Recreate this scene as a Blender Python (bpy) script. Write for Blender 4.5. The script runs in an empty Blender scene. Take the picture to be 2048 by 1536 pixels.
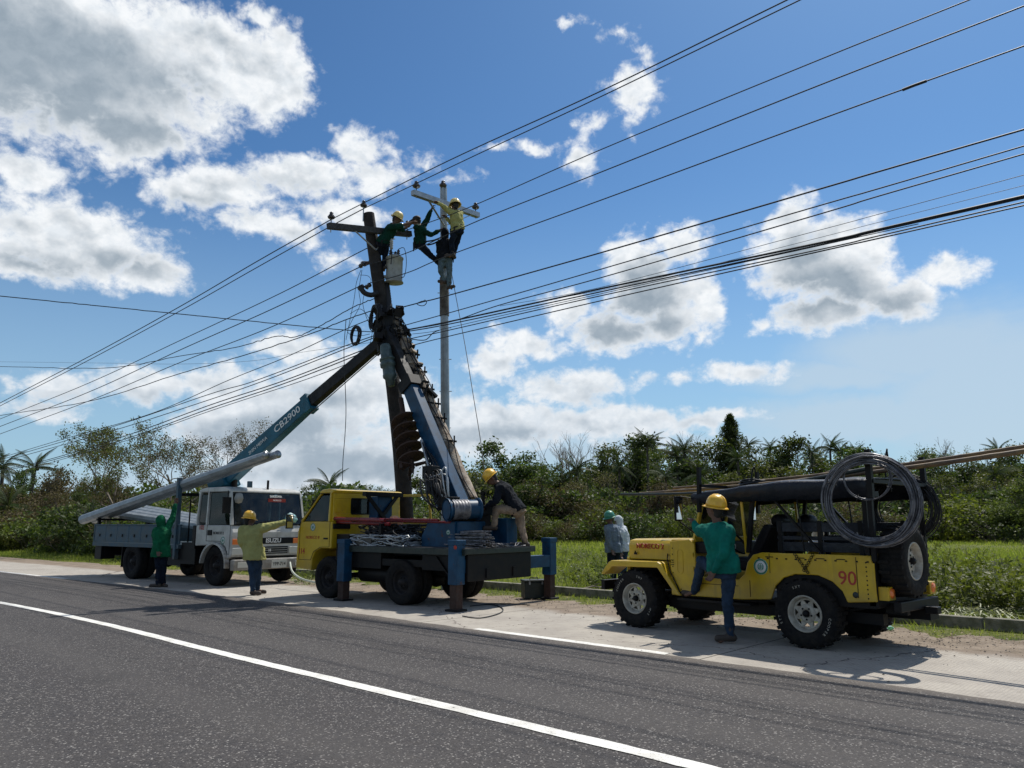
import bpy, bmesh, math, random
import numpy as np
from mathutils import Vector, Matrix, noise as mnoise
R = math.radians
PI = math.pi
random.seed(7)
sc = bpy.context.scene
C = sc.collection
# ------------------------------------------------------------------ camera
CH = 1.42; FPX = 1540.0
PITCH = math.atan(277 / FPX)
cp_, sp_ = math.cos(PITCH), math.sin(PITCH)
cd = bpy.data.cameras.new('camera'); cam = bpy.data.objects.new('camera', cd); C.objects.link(cam)
cam.location = (0, 0, CH); cam.rotation_euler = (PI / 2 + PITCH, 0, 0)
cd.sensor_width = 36; cd.lens = 36 * FPX / 2048; cd.clip_start = .05; cd.clip_end = 5000
sc.camera = cam

def ray(x, y):
    dx = (x - 1024) / FPX; dy = (768 - y) / FPX
    return Vector((dx, cp_ - dy * sp_, sp_ + dy * cp_))
def at(x, y, Y):                       # point seen at photo position x, y at distance Y ahead
    d = ray(x, y); t = Y / d.y
    return Vector((d.x * t, Y, CH + d.z * t))
def ground_at(x, y, z=0.0):
    d = ray(x, y); t = (z - CH) / d.z
    return Vector((d.x * t, d.y * t, z))

# ------------------------------------------------------------------ light
SUN_EL, SUN_AZ = R(58.5), R(37)          # azimuth right of the viewing direction
sun_dir = Vector((math.sin(SUN_AZ) * math.cos(SUN_EL), math.cos(SUN_AZ) * math.cos(SUN_EL), math.sin(SUN_EL)))
ld = bpy.data.lights.new('sun', 'SUN'); ld.energy = 4.8; ld.angle = R(.53); ld.color = (1, .95, .87)
lo = bpy.data.objects.new('sun', ld); C.objects.link(lo)
lo.rotation_euler = (-sun_dir).to_track_quat('-Z', 'Y').to_euler(); lo.location = (0, 0, 40)

sc.view_settings.view_transform = 'Standard'; sc.view_settings.look = 'None'
sc.view_settings.gamma = 1; sc.view_settings.use_curve_mapping = False
sc.view_settings.exposure = 0.0
sc.cycles.max_bounces = 6; sc.cycles.diffuse_bounces = 2; sc.cycles.glossy_bounces = 2; sc.cycles.transparent_max_bounces = 12

# ------------------------------------------------------------------ world: sky and clouds
W = bpy.data.worlds.new('World'); sc.world = W; W.use_nodes = True
W.cycles.sampling_method = 'MANUAL'; W.cycles.sample_map_resolution = 256
nt = W.node_tree
for n in list(nt.nodes): nt.nodes.remove(n)

class NG:
    """tiny helper to write node graphs"""
    def __init__(s, t): s.t = t
    def n(s, ty, **kw):
        nd = s.t.nodes.new(ty)
        for k, v in kw.items(): setattr(nd, k, v)
        return nd
    def put(s, sock, v):
        if hasattr(v, 'is_linked') or isinstance(v, bpy.types.NodeSocket): s.t.links.new(v, sock)
        elif v is not None: sock.default_value = v
    def m(s, op, a, b=None, c=None, clamp=False):
        nd = s.n('ShaderNodeMath', operation=op); nd.use_clamp = clamp
        s.put(nd.inputs[0], a); s.put(nd.inputs[1], b)
        if c is not None: s.put(nd.inputs[2], c)
        return nd.outputs[0]
    def v(s, op, a, b=None, c=None):
        nd = s.n('ShaderNodeVectorMath', operation=op); s.put(nd.inputs[0], a); s.put(nd.inputs[1], b)
        if c is not None: s.put(nd.inputs[2], c)
        return nd.outputs['Value'] if op in ('LENGTH', 'DOT_PRODUCT') else nd.outputs[0]
    def mr(s, v, a, b, c=0., d=1., smooth=True):
        nd = s.n('ShaderNodeMapRange'); nd.interpolation_type = 'SMOOTHSTEP' if smooth else 'LINEAR'
        s.put(nd.inputs[0], v)
        for i, q in enumerate((a, b, c, d)): s.put(nd.inputs[1 + i], q)
        return nd.outputs[0]
    def noise(s, vec, scale, det=4, rough=.5, dist=0, out=0, lac=2.0):
        nd = s.n('ShaderNodeTexNoise'); s.put(nd.inputs['Vector'], vec); s.put(nd.inputs['Scale'], scale)
        nd.inputs['Detail'].default_value = det; nd.inputs['Roughness'].default_value = rough
        nd.inputs['Distortion'].default_value = dist; nd.inputs['Lacunarity'].default_value = lac
        return nd.outputs[out]
    def mix(s, f, a, b, mode='MIX'):
        nd = s.n('ShaderNodeMix'); nd.data_type = 'RGBA'; nd.blend_type = mode
        s.put(nd.inputs[0], f); s.put(nd.inputs[6], a); s.put(nd.inputs[7], b)
        return nd.outputs[2]

def uv_of(x, y):
    d = ray(x, y).normalized()
    return math.atan2(d.x, d.y), math.asin(d.z)
CLOUDS = [  # photo x, y, half width, half height
 (130, 110, 430, 250), (430, 130, 190, 135), (500, 180, 120, 70), (565, 140, 85, 110), (260, 250, 190, 60), (520, 35, 60, 50),
 (40, 330, 130, 50), (140, 470, 260, 105), (300, 545, 110, 50), (40, 520, 130, 40),
 (430, 375, 150, 62), (600, 350, 150, 60), (725, 290, 75, 45), (540, 455, 140, 45), (750, 345, 85, 50), (850, 325, 50, 25), (910, 352, 40, 14), (700, 425, 90, 26), (665, 500, 45, 26),
 (1240, 75, 42, 22), (1288, 108, 24, 22), (1272, 180, 52, 42), (1285, 225, 35, 30), (1180, 240, 32, 28), (1165, 315, 42, 48), (1060, 300, 44, 14), (1155, 60, 30, 12), (980, 300, 30, 10),
 (1262, 495, 68, 46), (1362, 495, 62, 66), (1300, 585, 130, 68), (1240, 660, 155, 56), (1130, 615, 55, 36), (1400, 600, 35, 60), (1405, 670, 40, 24),
 (1590, 455, 92, 78), (1620, 530, 165, 100), (1680, 470, 80, 60), (1735, 500, 85, 78), (1650, 630, 140, 50), (1790, 590, 130, 52), (1890, 545, 80, 26), (1525, 665, 35, 18), (1560, 520, 90, 85), (1690, 570, 130, 80), (1280, 530, 90, 70), (1340, 640, 100, 60),
 (1050, 690, 105, 42), (985, 730, 80, 45), (1130, 775, 120, 52), (1020, 850, 210, 66), (880, 860, 180, 90), (1300, 748, 40, 20), (1370, 745, 34, 18), (1490, 748, 80, 22),
 (1230, 850, 230, 48), (1400, 838, 150, 22), (690, 780, 170, 110), (600, 690, 110, 40), (540, 850, 240, 100), (680, 930, 300, 70), (440, 765, 120, 50),
 (120, 775, 115, 42), (270, 770, 125, 45), (90, 820, 90, 20), (8, 770, 22, 30), (800, 770, 90, 60),
]
GREYS = [(60, 190, 300, 90), (120, 110, 300, 120), (210, 240, 200, 60), (330, 170, 110, 60), (400, 415, 90, 28), (250, 520, 130, 38), (60, 515, 150, 32), (1250, 640, 150, 70), (1300, 570, 110, 70), (1620, 590, 150, 95), (1600, 510, 80, 60),
 (540, 870, 240, 55), (700, 930, 220, 45), (330, 800, 110, 18), (120, 800, 90, 16), (600, 380, 70, 20), (1000, 880, 160, 30), (1180, 800, 60, 22), (1760, 600, 60, 30), (660, 800, 110, 26)]
VEILS = [(1850, 690, 330, 110), (1780, 840, 520, 70), (2000, 780, 400, 230), (1300, 900, 500, 40), (520, 1000, 600, 90), (1600, 990, 700, 70), (1700, 760, 260, 45)]

def field_group(name, items):
    g = bpy.data.node_groups.new(name, 'ShaderNodeTree')
    g.interface.new_socket('uv', in_out='INPUT', socket_type='NodeSocketVector')
    g.interface.new_socket('d', in_out='OUTPUT', socket_type='NodeSocketFloat')
    q = NG(g); gi = q.n('NodeGroupInput'); go = q.n('NodeGroupOutput')
    acc = None
    for (x, y, rx, ry) in items:
        rx, ry = (rx * 1.35, ry * 1.35) if rx * ry < 2600 else (rx, ry)
        u, v = uv_of(x, y); u2, _ = uv_of(x + rx, y); _, v2 = uv_of(x, y - ry)
        a = q.v('SUBTRACT', gi.outputs[0], (u, v, 0)); a = q.v('MULTIPLY', a, (1 / abs(u2 - u), 1 / abs(v2 - v), 0))
        l = q.v('LENGTH', a)
        val = q.m('MULTIPLY_ADD', l, -1.0, 1.0)
        # small clouds count less deep than big ones
        val = q.m('MULTIPLY', val, min(1.35, .55 + (rx * ry) ** .5 / 160) if rx * ry > 2600 else .50)
        if acc is None: acc = val
        else:
            nd = q.n('ShaderNodeMath', operation='SMOOTH_MAX'); q.put(nd.inputs[0], acc); q.put(nd.inputs[1], val); nd.inputs[2].default_value = .12
            acc = nd.outputs[0]
    q.put(go.inputs[0], acc)
    return g
q = NG(nt)
tc = q.n('ShaderNodeTexCoord').outputs['Generated']
sx = q.n('ShaderNodeSeparateXYZ'); q.put(sx.inputs[0], tc)
az = q.m('ARCTAN2', sx.outputs[0], sx.outputs[1]); el = q.m('ARCSINE', sx.outputs[2])
cx = q.n('ShaderNodeCombineXYZ'); q.put(cx.inputs[0], az); q.put(cx.inputs[1], el); uv = cx.outputs[0]
w1 = q.v('SUBTRACT', q.noise(uv, 9, 3, .55, out=1), (.5, .5, .5)); w2 = q.v('SUBTRACT', q.noise(uv, 38, 4, .6, out=1), (.5, .5, .5))
uvw = q.v('ADD', q.v('ADD', uv, q.v('MULTIPLY', w1, (.07, .05, 0))), q.v('MULTIPLY', w2, (.022, .018, 0)))
fg = field_group('cloud_field', CLOUDS)
def field(vec):
    nd = q.n('ShaderNodeGroup'); nd.node_tree = fg; q.put(nd.inputs[0], vec); return nd.outputs[0]
stretch = q.v('MULTIPLY', uv, (1, 1.25, 1))
n_big = q.noise(stretch, 13, 4, .6, .3); n_fine = q.noise(stretch, 46, 6, .66, .3)
r_a = q.noise(stretch, 17, 4, .5); r_b = q.noise(q.v('ADD', stretch, (.004, .018, 0)), 17, 4, .5)
billow = q.m('ABSOLUTE', q.m('SUBTRACT', q.noise(stretch, 21, 4, .55, .15), .5))
relief = q.m('MULTIPLY', q.m('SUBTRACT', r_a, r_b), 2.6)
# the rest of the sky, away from the clouds that are in view: broken cumulus of the same kind
inside = q.m('MAXIMUM', q.m('ABSOLUTE', q.m('DIVIDE', az, .70)), q.m('ABSOLUTE', q.m('DIVIDE', q.m('SUBTRACT', el, .17), .60)))
other = q.m('SUBTRACT', q.m('MULTIPLY', q.m('SUBTRACT', q.noise(stretch, 2.6, 3, .5), .5), 4.0), q.mr(inside, .95, 1.12, 2.0, -.05))
def shape(f):
    a = q.m('ADD', q.m('MAXIMUM', f, other), q.m('ADD', q.m('MULTIPLY', q.m('SUBTRACT', n_big, .47), .9), q.m('MULTIPLY', q.m('SUBTRACT', billow, .16), 1.5)))
    return q.m('ADD', a, q.m('MULTIPLY', q.m('SUBTRACT', n_fine, .5), .85))
F = field(uvw)
f0 = shape(F)
dens = q.mr(f0, -.12, .46)
gg = field_group('grey_field', GREYS)
gn = q.n('ShaderNodeGroup'); gn.node_tree = gg; q.put(gn.inputs[0], uvw)
n_low = q.noise(stretch, 7, 4, .55, .2)
greyness = q.m('MAXIMUM', gn.outputs[0], q.m('SUBTRACT', other, .5))
c1 = q.mr(q.m('ADD', greyness, q.m('MULTIPLY', q.m('SUBTRACT', n_low, .5), .7)), -.38, .85)
c2 = q.m('MULTIPLY', q.mr(F, .35, 1.2), .30)
core = q.m('SUBTRACT', q.m('MAXIMUM', c1, c2), q.m('MULTIPLY', relief, q.mr(c1, 0, 1, 1.0, .35, False)), clamp=True)
core = q.m('MULTIPLY', core, q.mr(f0, .1, .75))
lit = q.mr(n_fine, .3, .7, .35, 1.)
white = q.mix(lit, (7.0, 7.7, 8.4, 1), (9.6, 9.8, 10.0, 1))
grey = q.mix(lit, (2.7, 3.4, 4.1, 1), (3.7, 4.4, 5.1, 1))
cloud = q.mix(core, white, grey)
low = q.mr(el, .30, .06, 0., 1.)
cloud = q.mix(q.m('MULTIPLY', low, .30), cloud, (4.6, 5.7, 6.9, 1))
sky = q.n('ShaderNodeTexSky', sky_type='NISHITA'); sky.sun_disc = False
sky.sun_elevation = SUN_EL; sky.sun_rotation = SUN_AZ; sky.altitude = 10; sky.air_density = 1.0; sky.dust_density = .6; sky.ozone_density = 2.2
gmm = q.n('ShaderNodeGamma'); q.put(gmm.inputs[0], q.mix(1.0, sky.outputs[0], (.143, .143, .143, 1), 'MULTIPLY')); gmm.inputs[1].default_value = 1.3
skyc = q.mix(1.0, gmm.outputs[0], (4.9, 6.9, 7.6, 1), 'MULTIPLY')
skyc = q.mix(q.m('MULTIPLY', q.mr(el, .46, .0), .70), skyc, (4.0, 5.8, 7.5, 1))
vg = field_group('veil_field', VEILS)
vn = q.n('ShaderNodeGroup'); vn.node_tree = vg; q.put(vn.inputs[0], uvw)
veil = q.mr(q.m('ADD', vn.outputs[0], q.m('MULTIPLY', q.m('SUBTRACT', q.noise(q.v('MULTIPLY', uv, (1, 3, 1)), 5, 6, .6, .5), .5), .9)), -.15, .8, 0, .75)
skyv = q.mix(veil, skyc, (5.2, 6.5, 7.7, 1))
final = q.mix(dens, skyv, cloud)
bg = q.n('ShaderNodeBackground'); q.put(bg.inputs[0], final); bg.inputs[1].default_value = .1
wo = q.n('ShaderNodeOutputWorld'); nt.links.new(bg.outputs[0], wo.inputs[0])

# ------------------------------------------------------------------ materials
def mat(name, col, rough=.6, metal=0., var=.0, vscale=6., bump=0., bscale=40., col2=None, spec=.5, rust=None, rust_at=.62, rscale=5., coat=0., trans=0., island=False, local=True, mud=0.):
    m = bpy.data.materials.new(name); m.use_nodes = True
    t = m.node_tree; p = t.nodes['Principled BSDF']; g = NG(t)
    vec = g.n('ShaderNodeTexCoord').outputs['Object'] if local else g.n('ShaderNodeNewGeometry').outputs['Position']
    col = (*col, 1)
    c = col
    if island:
        rnd = g.n('ShaderNodeNewGeometry').outputs['Random Per Island']
        c2 = (*col2, 1) if col2 else tuple(x * .5 for x in col[:3]) + (1,)
        c = g.mix(rnd, col, c2)
        ob = g.n('ShaderNodeObjectInfo').outputs['Random']
        hs = g.n('ShaderNodeHueSaturation'); g.put(hs.inputs['Color'], c); g.put(hs.inputs['Value'], g.mr(ob, 0, 1, .75, 1.25, False)); g.put(hs.inputs['Hue'], g.mr(ob, 0, 1, .48, .515, False)); c = hs.outputs[0]
    elif col2 or var:
        c2 = (*col2, 1) if col2 else tuple(x * (1 - var) for x in col[:3]) + (1,)
        c = g.mix(g.mr(g.noise(vec, vscale, 6, .65), .35, .66), col, c2)
    if rust:
        f = g.mr(g.noise(vec, rscale, 9, .72, .2), rust_at, rust_at + .035)
        c = g.mix(f, c, (*rust, 1)); g.put(p.inputs['Roughness'], g.mr(f, 0, 1, rough, .9, False))
        g.put(p.inputs['Metallic'], g.mr(f, 0, 1, metal, 0, False))
    else:
        if var or col2:
            g.put(p.inputs['Roughness'], g.mr(g.noise(vec, vscale * 2.3, 5, .6), .3, .7, max(.05, rough - .12), min(1, rough + .12)))
        else: p.inputs['Roughness'].default_value = rough
        p.inputs['Metallic'].default_value = metal
    if mud:
        sz = g.n('ShaderNodeSeparateXYZ'); g.put(sz.inputs[0], vec)
        mf = g.m('MULTIPLY', g.mr(g.m('ADD', sz.outputs[2], g.m('MULTIPLY', g.m('SUBTRACT', g.noise(vec, 9, 6, .7), .5), .7)), .85, .40), .85 * mud)
        c = g.mix(mf, c, (.11, .085, .06, 1))
        gr = g.noise(g.v('MULTIPLY', vec, (14, 14, 1.5)), 1., 5, .7); c = g.mix(g.m('MULTIPLY', g.mr(gr, .52, .74), .5 * mud), c, (.10, .08, .05, 1))
        sc_ = g.mr(g.noise(vec, 34, 4, .8), .70, .73); c = g.mix(g.m('MULTIPLY', sc_, mud), c, (.05, .03, .02, 1))
        b0 = g.n('ShaderNodeBump'); b0.inputs['Strength'].default_value = .35; b0.inputs['Distance'].default_value = .03; g.put(b0.inputs['Height'], g.noise(vec, 2.6, 2, .5)); t.links.new(b0.outputs[0], p.inputs['Normal'])
    if isinstance(c, tuple): p.inputs['Base Color'].default_value = c
    else: g.put(p.inputs['Base Color'], c)
    p.inputs['Specular IOR Level'].default_value = spec
    p.inputs['Coat Weight'].default_value = coat
    if bump:
        b = g.n('ShaderNodeBump'); b.inputs['Strength'].default_value = bump; b.inputs['Distance'].default_value = .02
        g.put(b.inputs['Height'], g.noise(vec, bscale, 5, .6)); t.links.new(b.outputs[0], p.inputs['Normal'])
    if trans:
        tr = g.n('ShaderNodeBsdfTranslucent'); g.put(tr.inputs[0], c if not isinstance(c, tuple) else c)
        if not isinstance(c, tuple):
            k = g.mix(1.0, c, (1.7, 1.9, .7, 1), 'MULTIPLY'); g.put(tr.inputs[0], k)
        mx = g.n('ShaderNodeMixShader'); mx.inputs[0].default_value = trans
        t.links.new(p.outputs[0], mx.inputs[1]); t.links.new(tr.outputs[0], mx.inputs[2])
        t.links.new(mx.outputs[0], t.nodes['Material Output'].inputs[0])
    return m

def glass_mat(name, tint=(.6, .7, .7), op=.35):
    m = bpy.data.materials.new(name); m.use_nodes = True; t = m.node_tree; g = NG(t)
    for n in list(t.nodes): t.nodes.remove(n)
    tr = g.n('ShaderNodeBsdfTransparent'); tr.inputs[0].default_value = (*tint, 1)
    gl = g.n('ShaderNodeBsdfGlossy'); gl.inputs['Roughness'].default_value = .04
    df = g.n('ShaderNodeBsdfDiffuse'); df.inputs[0].default_value = (.25, .25, .22, 1)
    fr = g.n('ShaderNodeFresnel'); fr.inputs[0].default_value = 1.32
    m1 = g.n('ShaderNodeMixShader'); vec = g.n('ShaderNodeTexCoord').outputs['Object']
    g.put(m1.inputs[0], g.mr(g.noise(vec, 5, 5, .65), .3, .8, op * .1, op)); t.links.new(tr.outputs[0], m1.inputs[1]); t.links.new(df.outputs[0], m1.inputs[2])
    m2 = g.n('ShaderNodeMixShader'); g.put(m2.inputs[0], g.m('ADD', fr.outputs[0], .01)); t.links.new(m1.outputs[0], m2.inputs[1]); t.links.new(gl.outputs[0], m2.inputs[2])
    o = g.n('ShaderNodeOutputMaterial'); t.links.new(m2.outputs[0], o.inputs[0])
    return m

# asphalt
def asphalt_mat():
    m = bpy.data.materials.new('asphalt'); m.use_nodes = True; t = m.node_tree; p = t.nodes['Principled BSDF']; g = NG(t)
    pos = g.n('ShaderNodeNewGeometry').outputs['Position']
    v = g.n('ShaderNodeTexVoronoi'); g.put(v.inputs['Vector'], pos); v.inputs['Scale'].default_value = 90; v.inputs['Randomness'].default_value = 1
    sp = g.n('ShaderNodeSeparateColor'); g.put(sp.inputs[0], v.outputs['Color'])
    v2 = g.n('ShaderNodeTexVoronoi'); g.put(v2.inputs['Vector'], pos); v2.inputs['Scale'].default_value = 58
    sp2 = g.n('ShaderNodeSeparateColor'); g.put(sp2.inputs[0], v2.outputs['Color'])
    base = g.mix(g.mr(g.noise(pos, .7, 5, .6), .35, .65), (.052, .046, .042, 1), (.068, .060, .055, 1))
    base = g.mix(g.mr(g.noise(pos, 9, 5, .7), .35, .7), base, (.038, .036, .038, 1))
    c = g.mix(g.m('MULTIPLY', sp.outputs[0], .6), g.mix(.5, base, (.012, .012, .014, 1)), (.105, .096, .092, 1))
    c = g.mix(g.m('GREATER_THAN', sp.outputs[1], .945), c, (.22, .205, .19, 1))
    st = g.m('MULTIPLY', g.m('GREATER_THAN', sp2.outputs[1], .968), g.m('LESS_THAN', v2.outputs['Distance'], .0062 * 58))
    c = g.mix(st, c, (.30, .29, .27, 1))
    uvn = g.n('ShaderNodeUVMap').outputs[0]; su = g.n('ShaderNodeSeparateXYZ'); g.put(su.inputs[0], uvn)
    wob = g.m('ADD', su.outputs[1], g.m('MULTIPLY', g.noise(pos, .5, 3), .5))
    tr = None
    for w0 in (-.95, -2.45, -4.4, -5.9):
        k_ = g.mr(g.m('ABSOLUTE', g.m('SUBTRACT', wob, w0 + .25)), .42, .05); tr = k_ if tr is None else g.m('MAXIMUM', tr, k_)
    c = g.mix(g.m('MULTIPLY', tr, .30), c, (.085, .078, .073, 1))
    oil = g.m('MULTIPLY', g.mr(g.m('ABSOLUTE', g.m('SUBTRACT', wob, -1.45)), .35, .0), g.mr(g.noise(pos, 1.1, 5, .7), .42, .62)); c = g.mix(g.m('MULTIPLY', oil, .28), c, (.022, .020, .020, 1))
    blot = g.mr(g.noise(pos, .35, 7, .68), .56, .64); c = g.mix(g.m('MULTIPLY', blot, .28), c, (.028, .026, .026, 1))
    dust = g.mr(g.m('ADD', su.outputs[1], g.m('MULTIPLY', g.noise(pos, 3, 6, .7), .5)), -.1, .35); c = g.mix(g.m('MULTIPLY', dust, .5), c, (.20, .17, .14, 1))
    ck = g.n('ShaderNodeTexVoronoi', feature='DISTANCE_TO_EDGE'); g.put(ck.inputs['Vector'], g.v('ADD', pos, g.v('MULTIPLY', g.noise(pos, 2.2, 5, .65, out=1), (.9, .9, 0)))); ck.inputs['Scale'].default_value = .17
    c = g.mix(g.m('MULTIPLY', g.m('LESS_THAN', ck.outputs[0], .0011), g.mr(g.noise(pos, .5, 2), .5, .56)), c, (.010, .010, .010, 1))
    g.put(p.inputs['Base Color'], c); p.inputs['Roughness'].default_value = .82
    p.inputs['Specular IOR Level'].default_value = .25
    b = g.n('ShaderNodeBump'); b.inputs['Strength'].default_value = .55; b.inputs['Distance'].default_value = .006
    g.put(b.inputs['Height'], v.outputs['Distance']); b.invert = True
    t.links.new(b.outputs[0], p.inputs['Normal'])
    return m
def concrete_mat():
    m = bpy.data.materials.new('concrete_shoulder'); m.use_nodes = True; t = m.node_tree; p = t.nodes['Principled BSDF']; g = NG(t)
    uvn = g.n('ShaderNodeUVMap').outputs[0]
    pos = g.n('ShaderNodeNewGeometry').outputs['Position']
    s = g.n('ShaderNodeSeparateXYZ'); g.put(s.inputs[0], uvn)
    # broom grooves across the slab
    gw = g.m('SINE', g.m('MULTIPLY', g.m('ADD', s.outputs[0], g.m('MULTIPLY', g.noise(pos, 3, 3), .05)), 2 * PI / .035))
    c = g.mix(g.mr(g.noise(pos, 1.3, 6, .65), .3, .7), (.43, .395, .34, 1), (.33, .30, .262, 1))
    c = g.mix(g.mr(g.noise(pos, 7, 7, .75), .5, .72), c, (.25, .225, .195, 1))
    c = g.mix(g.m('MULTIPLY', g.mr(gw, .4, 1.), .35), c, (.22, .2, .175, 1))
    jt = g.m('LESS_THAN', g.m('ABSOLUTE', g.m('SUBTRACT', g.m('FRACT', g.m('DIVIDE', s.outputs[0], 4.5)), .5)), .0022)
    c = g.mix(jt, c, (.07, .06, .05, 1))
    crack = g.n('ShaderNodeTexVoronoi', feature='DISTANCE_TO_EDGE'); g.put(crack.inputs['Vector'], g.v('ADD', pos, g.v('MULTIPLY', g.noise(pos, 3, 4, .6, out=1), (.5, .5, 0)))); crack.inputs['Scale'].default_value = .28
    c = g.mix(g.m('LESS_THAN', crack.outputs[0], .0016), c, (.12, .10, .09, 1))
    dirt = g.mr(g.m('ADD', g.m('MULTIPLY', g.noise(pos, 2.2, 6, .7), .9), s.outputs[1]), 2.72, 3.15)
    c = g.mix(dirt, c, (.20, .155, .115, 1))
    g.put(p.inputs['Base Color'], c); p.inputs['Roughness'].default_value = .85; p.inputs['Specular IOR Level'].default_value = .25
    b = g.n('ShaderNodeBump'); b.inputs['Strength'].default_value = .5; b.inputs['Distance'].default_value = .004
    g.put(b.inputs['Height'], g.m('ADD', gw, g.m('MULTIPLY', g.noise(pos, 60, 4), 1.5))); t.links.new(b.outputs[0], p.inputs['Normal'])
    return m
def ground_mat():
    m = bpy.data.materials.new('field_ground'); m.use_nodes = True; t = m.node_tree; p = t.nodes['Principled BSDF']; g = NG(t)
    pos = g.n('ShaderNodeNewGeometry').outputs['Position']
    c = g.mix(g.mr(g.noise(pos, .12, 5, .6), .35, .65), (.15, .165, .042, 1), (.19, .18, .062, 1))
    c = g.mix(g.mr(g.noise(pos, 1.7, 6, .7), .4, .65), c, (.055, .08, .02, 1))
    c = g.mix(g.mr(g.noise(pos, 25, 4, .7), .5, .7), c, (.15, .15, .06, 1))
    g.put(p.inputs['Base Color'], c); p.inputs['Roughness'].default_value = .9; p.inputs['Specular IOR Level'].default_value = .1
    b = g.n('ShaderNodeBump'); b.inputs['Strength'].default_value = .8; b.inputs['Distance'].default_value = .1
    g.put(b.inputs['Height'], g.noise(pos, 14, 6, .7)); t.links.new(b.outputs[0], p.inputs['Normal'])
    return m
def line_mat():
    m = bpy.data.materials.new('road_paint'); m.use_nodes = True; t = m.node_tree; p = t.nodes['Principled BSDF']; g = NG(t)
    pos = g.n('ShaderNodeNewGeometry').outputs['Position']
    c = g.mix(g.mr(g.noise(pos, 3, 7, .7), .42, .7), (.74, .73, .68, 1), (.55, .53, .48, 1))
    c = g.mix(g.mr(g.noise(pos, 60, 5, .7), .57, .66), c, (.2, .19, .18, 1)); c = g.mix(g.mr(g.noise(pos, 6, 8, .8), .60, .66), c, (.16, .15, .14, 1))
    g.put(p.inputs['Base Color'], c); p.inputs['Roughness'].default_value = .7
    return m
M = {}
M['asphalt'] = asphalt_mat(); M['concrete'] = concrete_mat(); M['field'] = ground_mat(); M['line'] = line_mat()
M['dirt'] = mat('dirt', (.27, .22, .17), .95, var=.4, vscale=2.5, bump=.9, bscale=22, col2=(.18, .145, .11), local=False, spec=.1)
M['kerb'] = mat('kerb_concrete', (.26, .24, .2), .9, var=.4, vscale=5, bump=.6, bscale=30, col2=(.12, .12, .08), spec=.2)
M['yellow'] = mat('yellow_paint', (.57, .375, .008), .38, var=.25, vscale=4, col2=(.49, .31, .009), rust=(.07, .035, .015), rust_at=.665, rscale=7, coat=.25, mud=.45)
M['white'] = mat('white_paint', (.52, .52, .49), .4, var=.3, vscale=3, col2=(.38, .37, .34), rust=(.16, .09, .05), rust_at=.67, rscale=6, coat=.2, mud=.8)
M['blue'] = mat('blue_paint', (.005, .055, .125), .45, var=.4, vscale=5, col2=(.005, .032, .07), rust=(.10, .05, .03), rust_at=.62, rscale=6, spec=.3)
M['teal'] = mat('teal_crane_paint', (.010, .105, .165), .45, var=.3, vscale=4, col2=(.008, .07, .11), rust=(.10, .05, .03), rust_at=.68, rscale=6, spec=.3)
M['bedblue'] = mat('faded_blue_paint', (.035, .085, .125), .6, var=.3, vscale=5, col2=(.055, .08, .09), rust=(.10, .06, .04), rust_at=.62, rscale=8, mud=.8)
M['black'] = mat('black_steel', (.006, .0065, .008), .5, spec=.18, var=.4, vscale=8, col2=(.012, .010, .009), rust=(.035, .02, .013), rust_at=.66, rscale=9)
M['boomblack'] = mat('dark_boom_steel', (.008, .010, .014), .5, spec=.2, var=.4, vscale=3, col2=(.018, .015, .013))
M['canvas'] = mat('black_canvas', (.006, .009, .015), .42, spec=.3, var=.4, vscale=4, bump=.9, bscale=9, col2=(.013, .016, .024))
M['seat'] = mat('black_vinyl', (.006, .006, .008), .5, spec=.18, bump=.2, bscale=20)
M['rubber'] = mat('tyre_rubber', (.009, .009, .010), .85, spec=.18, var=.3, vscale=10, col2=(.018, .016, .014), bump=.3, bscale=60)
M['rim'] = mat('cream_rim_paint', (.42, .40, .34), .5, var=.3, vscale=12, col2=(.28, .25, .2), rust=(.12, .07, .04), rust_at=.66, rscale=12)
M['darkrim'] = mat('dark_rim_steel', (.018, .018, .02), .6, spec=.18, var=.4, vscale=12, col2=(.03, .026, .024))
M['chrome'] = mat('mirror_glass', (.7, .72, .74), .08, metal=1)
M['glass'] = glass_mat('window_glass', (.38, .47, .50), .12)
M['steel'] = mat('galvanised_steel', (.40, .42, .43), .42, metal=.75, var=.3, vscale=6, col2=(.28, .30, .31), rust=(.2, .13, .09), rust_at=.72, rscale=6)
M['steelpole'] = mat('pole_galvanised', (.34, .38, .41), .5, metal=.3, var=.3, vscale=4, col2=(.23, .26, .28), rust=(.16, .11, .08), rust_at=.67, rscale=3)
M['wire'] = mat('black_cable', (.010, .011, .014), .6)
M['coil'] = mat('aluminium_cable', (.20, .20, .215), .5, metal=.35, var=.5, vscale=9, col2=(.07, .07, .08))
M['wood'] = mat('weathered_wood_pole', (.026, .020, .017), .85, var=.5, vscale=3, bump=.8, bscale=26, col2=(.012, .010, .010))
M['palewood'] = mat('peeling_pale_pole', (.40, .34, .27), .85, col2=(.15, .10, .065), var=.5, vscale=5, bump=.8, bscale=24)
M['arm'] = mat('timber_crossarm', (.055, .055, .055), .85, var=.4, vscale=9, bump=.5, bscale=30, col2=(.028, .028, .03))
M['ceramic'] = mat('brown_porcelain', (.03, .022, .02), .25, coat=.4)
M['trafo'] = mat('transformer_grey_paint', (.34, .35, .33), .5, var=.3, vscale=4, col2=(.24, .23, .2), rust=(.14, .08, .05), rust_at=.66, rscale=7)
M['motor'] = mat('greenish_motor_paint', (.07, .11, .11), .45, var=.4, vscale=7, col2=(.03, .05, .05), rust=(.05, .03, .02), rust_at=.62, rscale=8)
M['rust'] = mat('rusty_auger_steel', (.05, .026, .018), .9, var=.5, vscale=6, bump=.7, bscale=18, col2=(.04, .022, .015))
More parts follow.
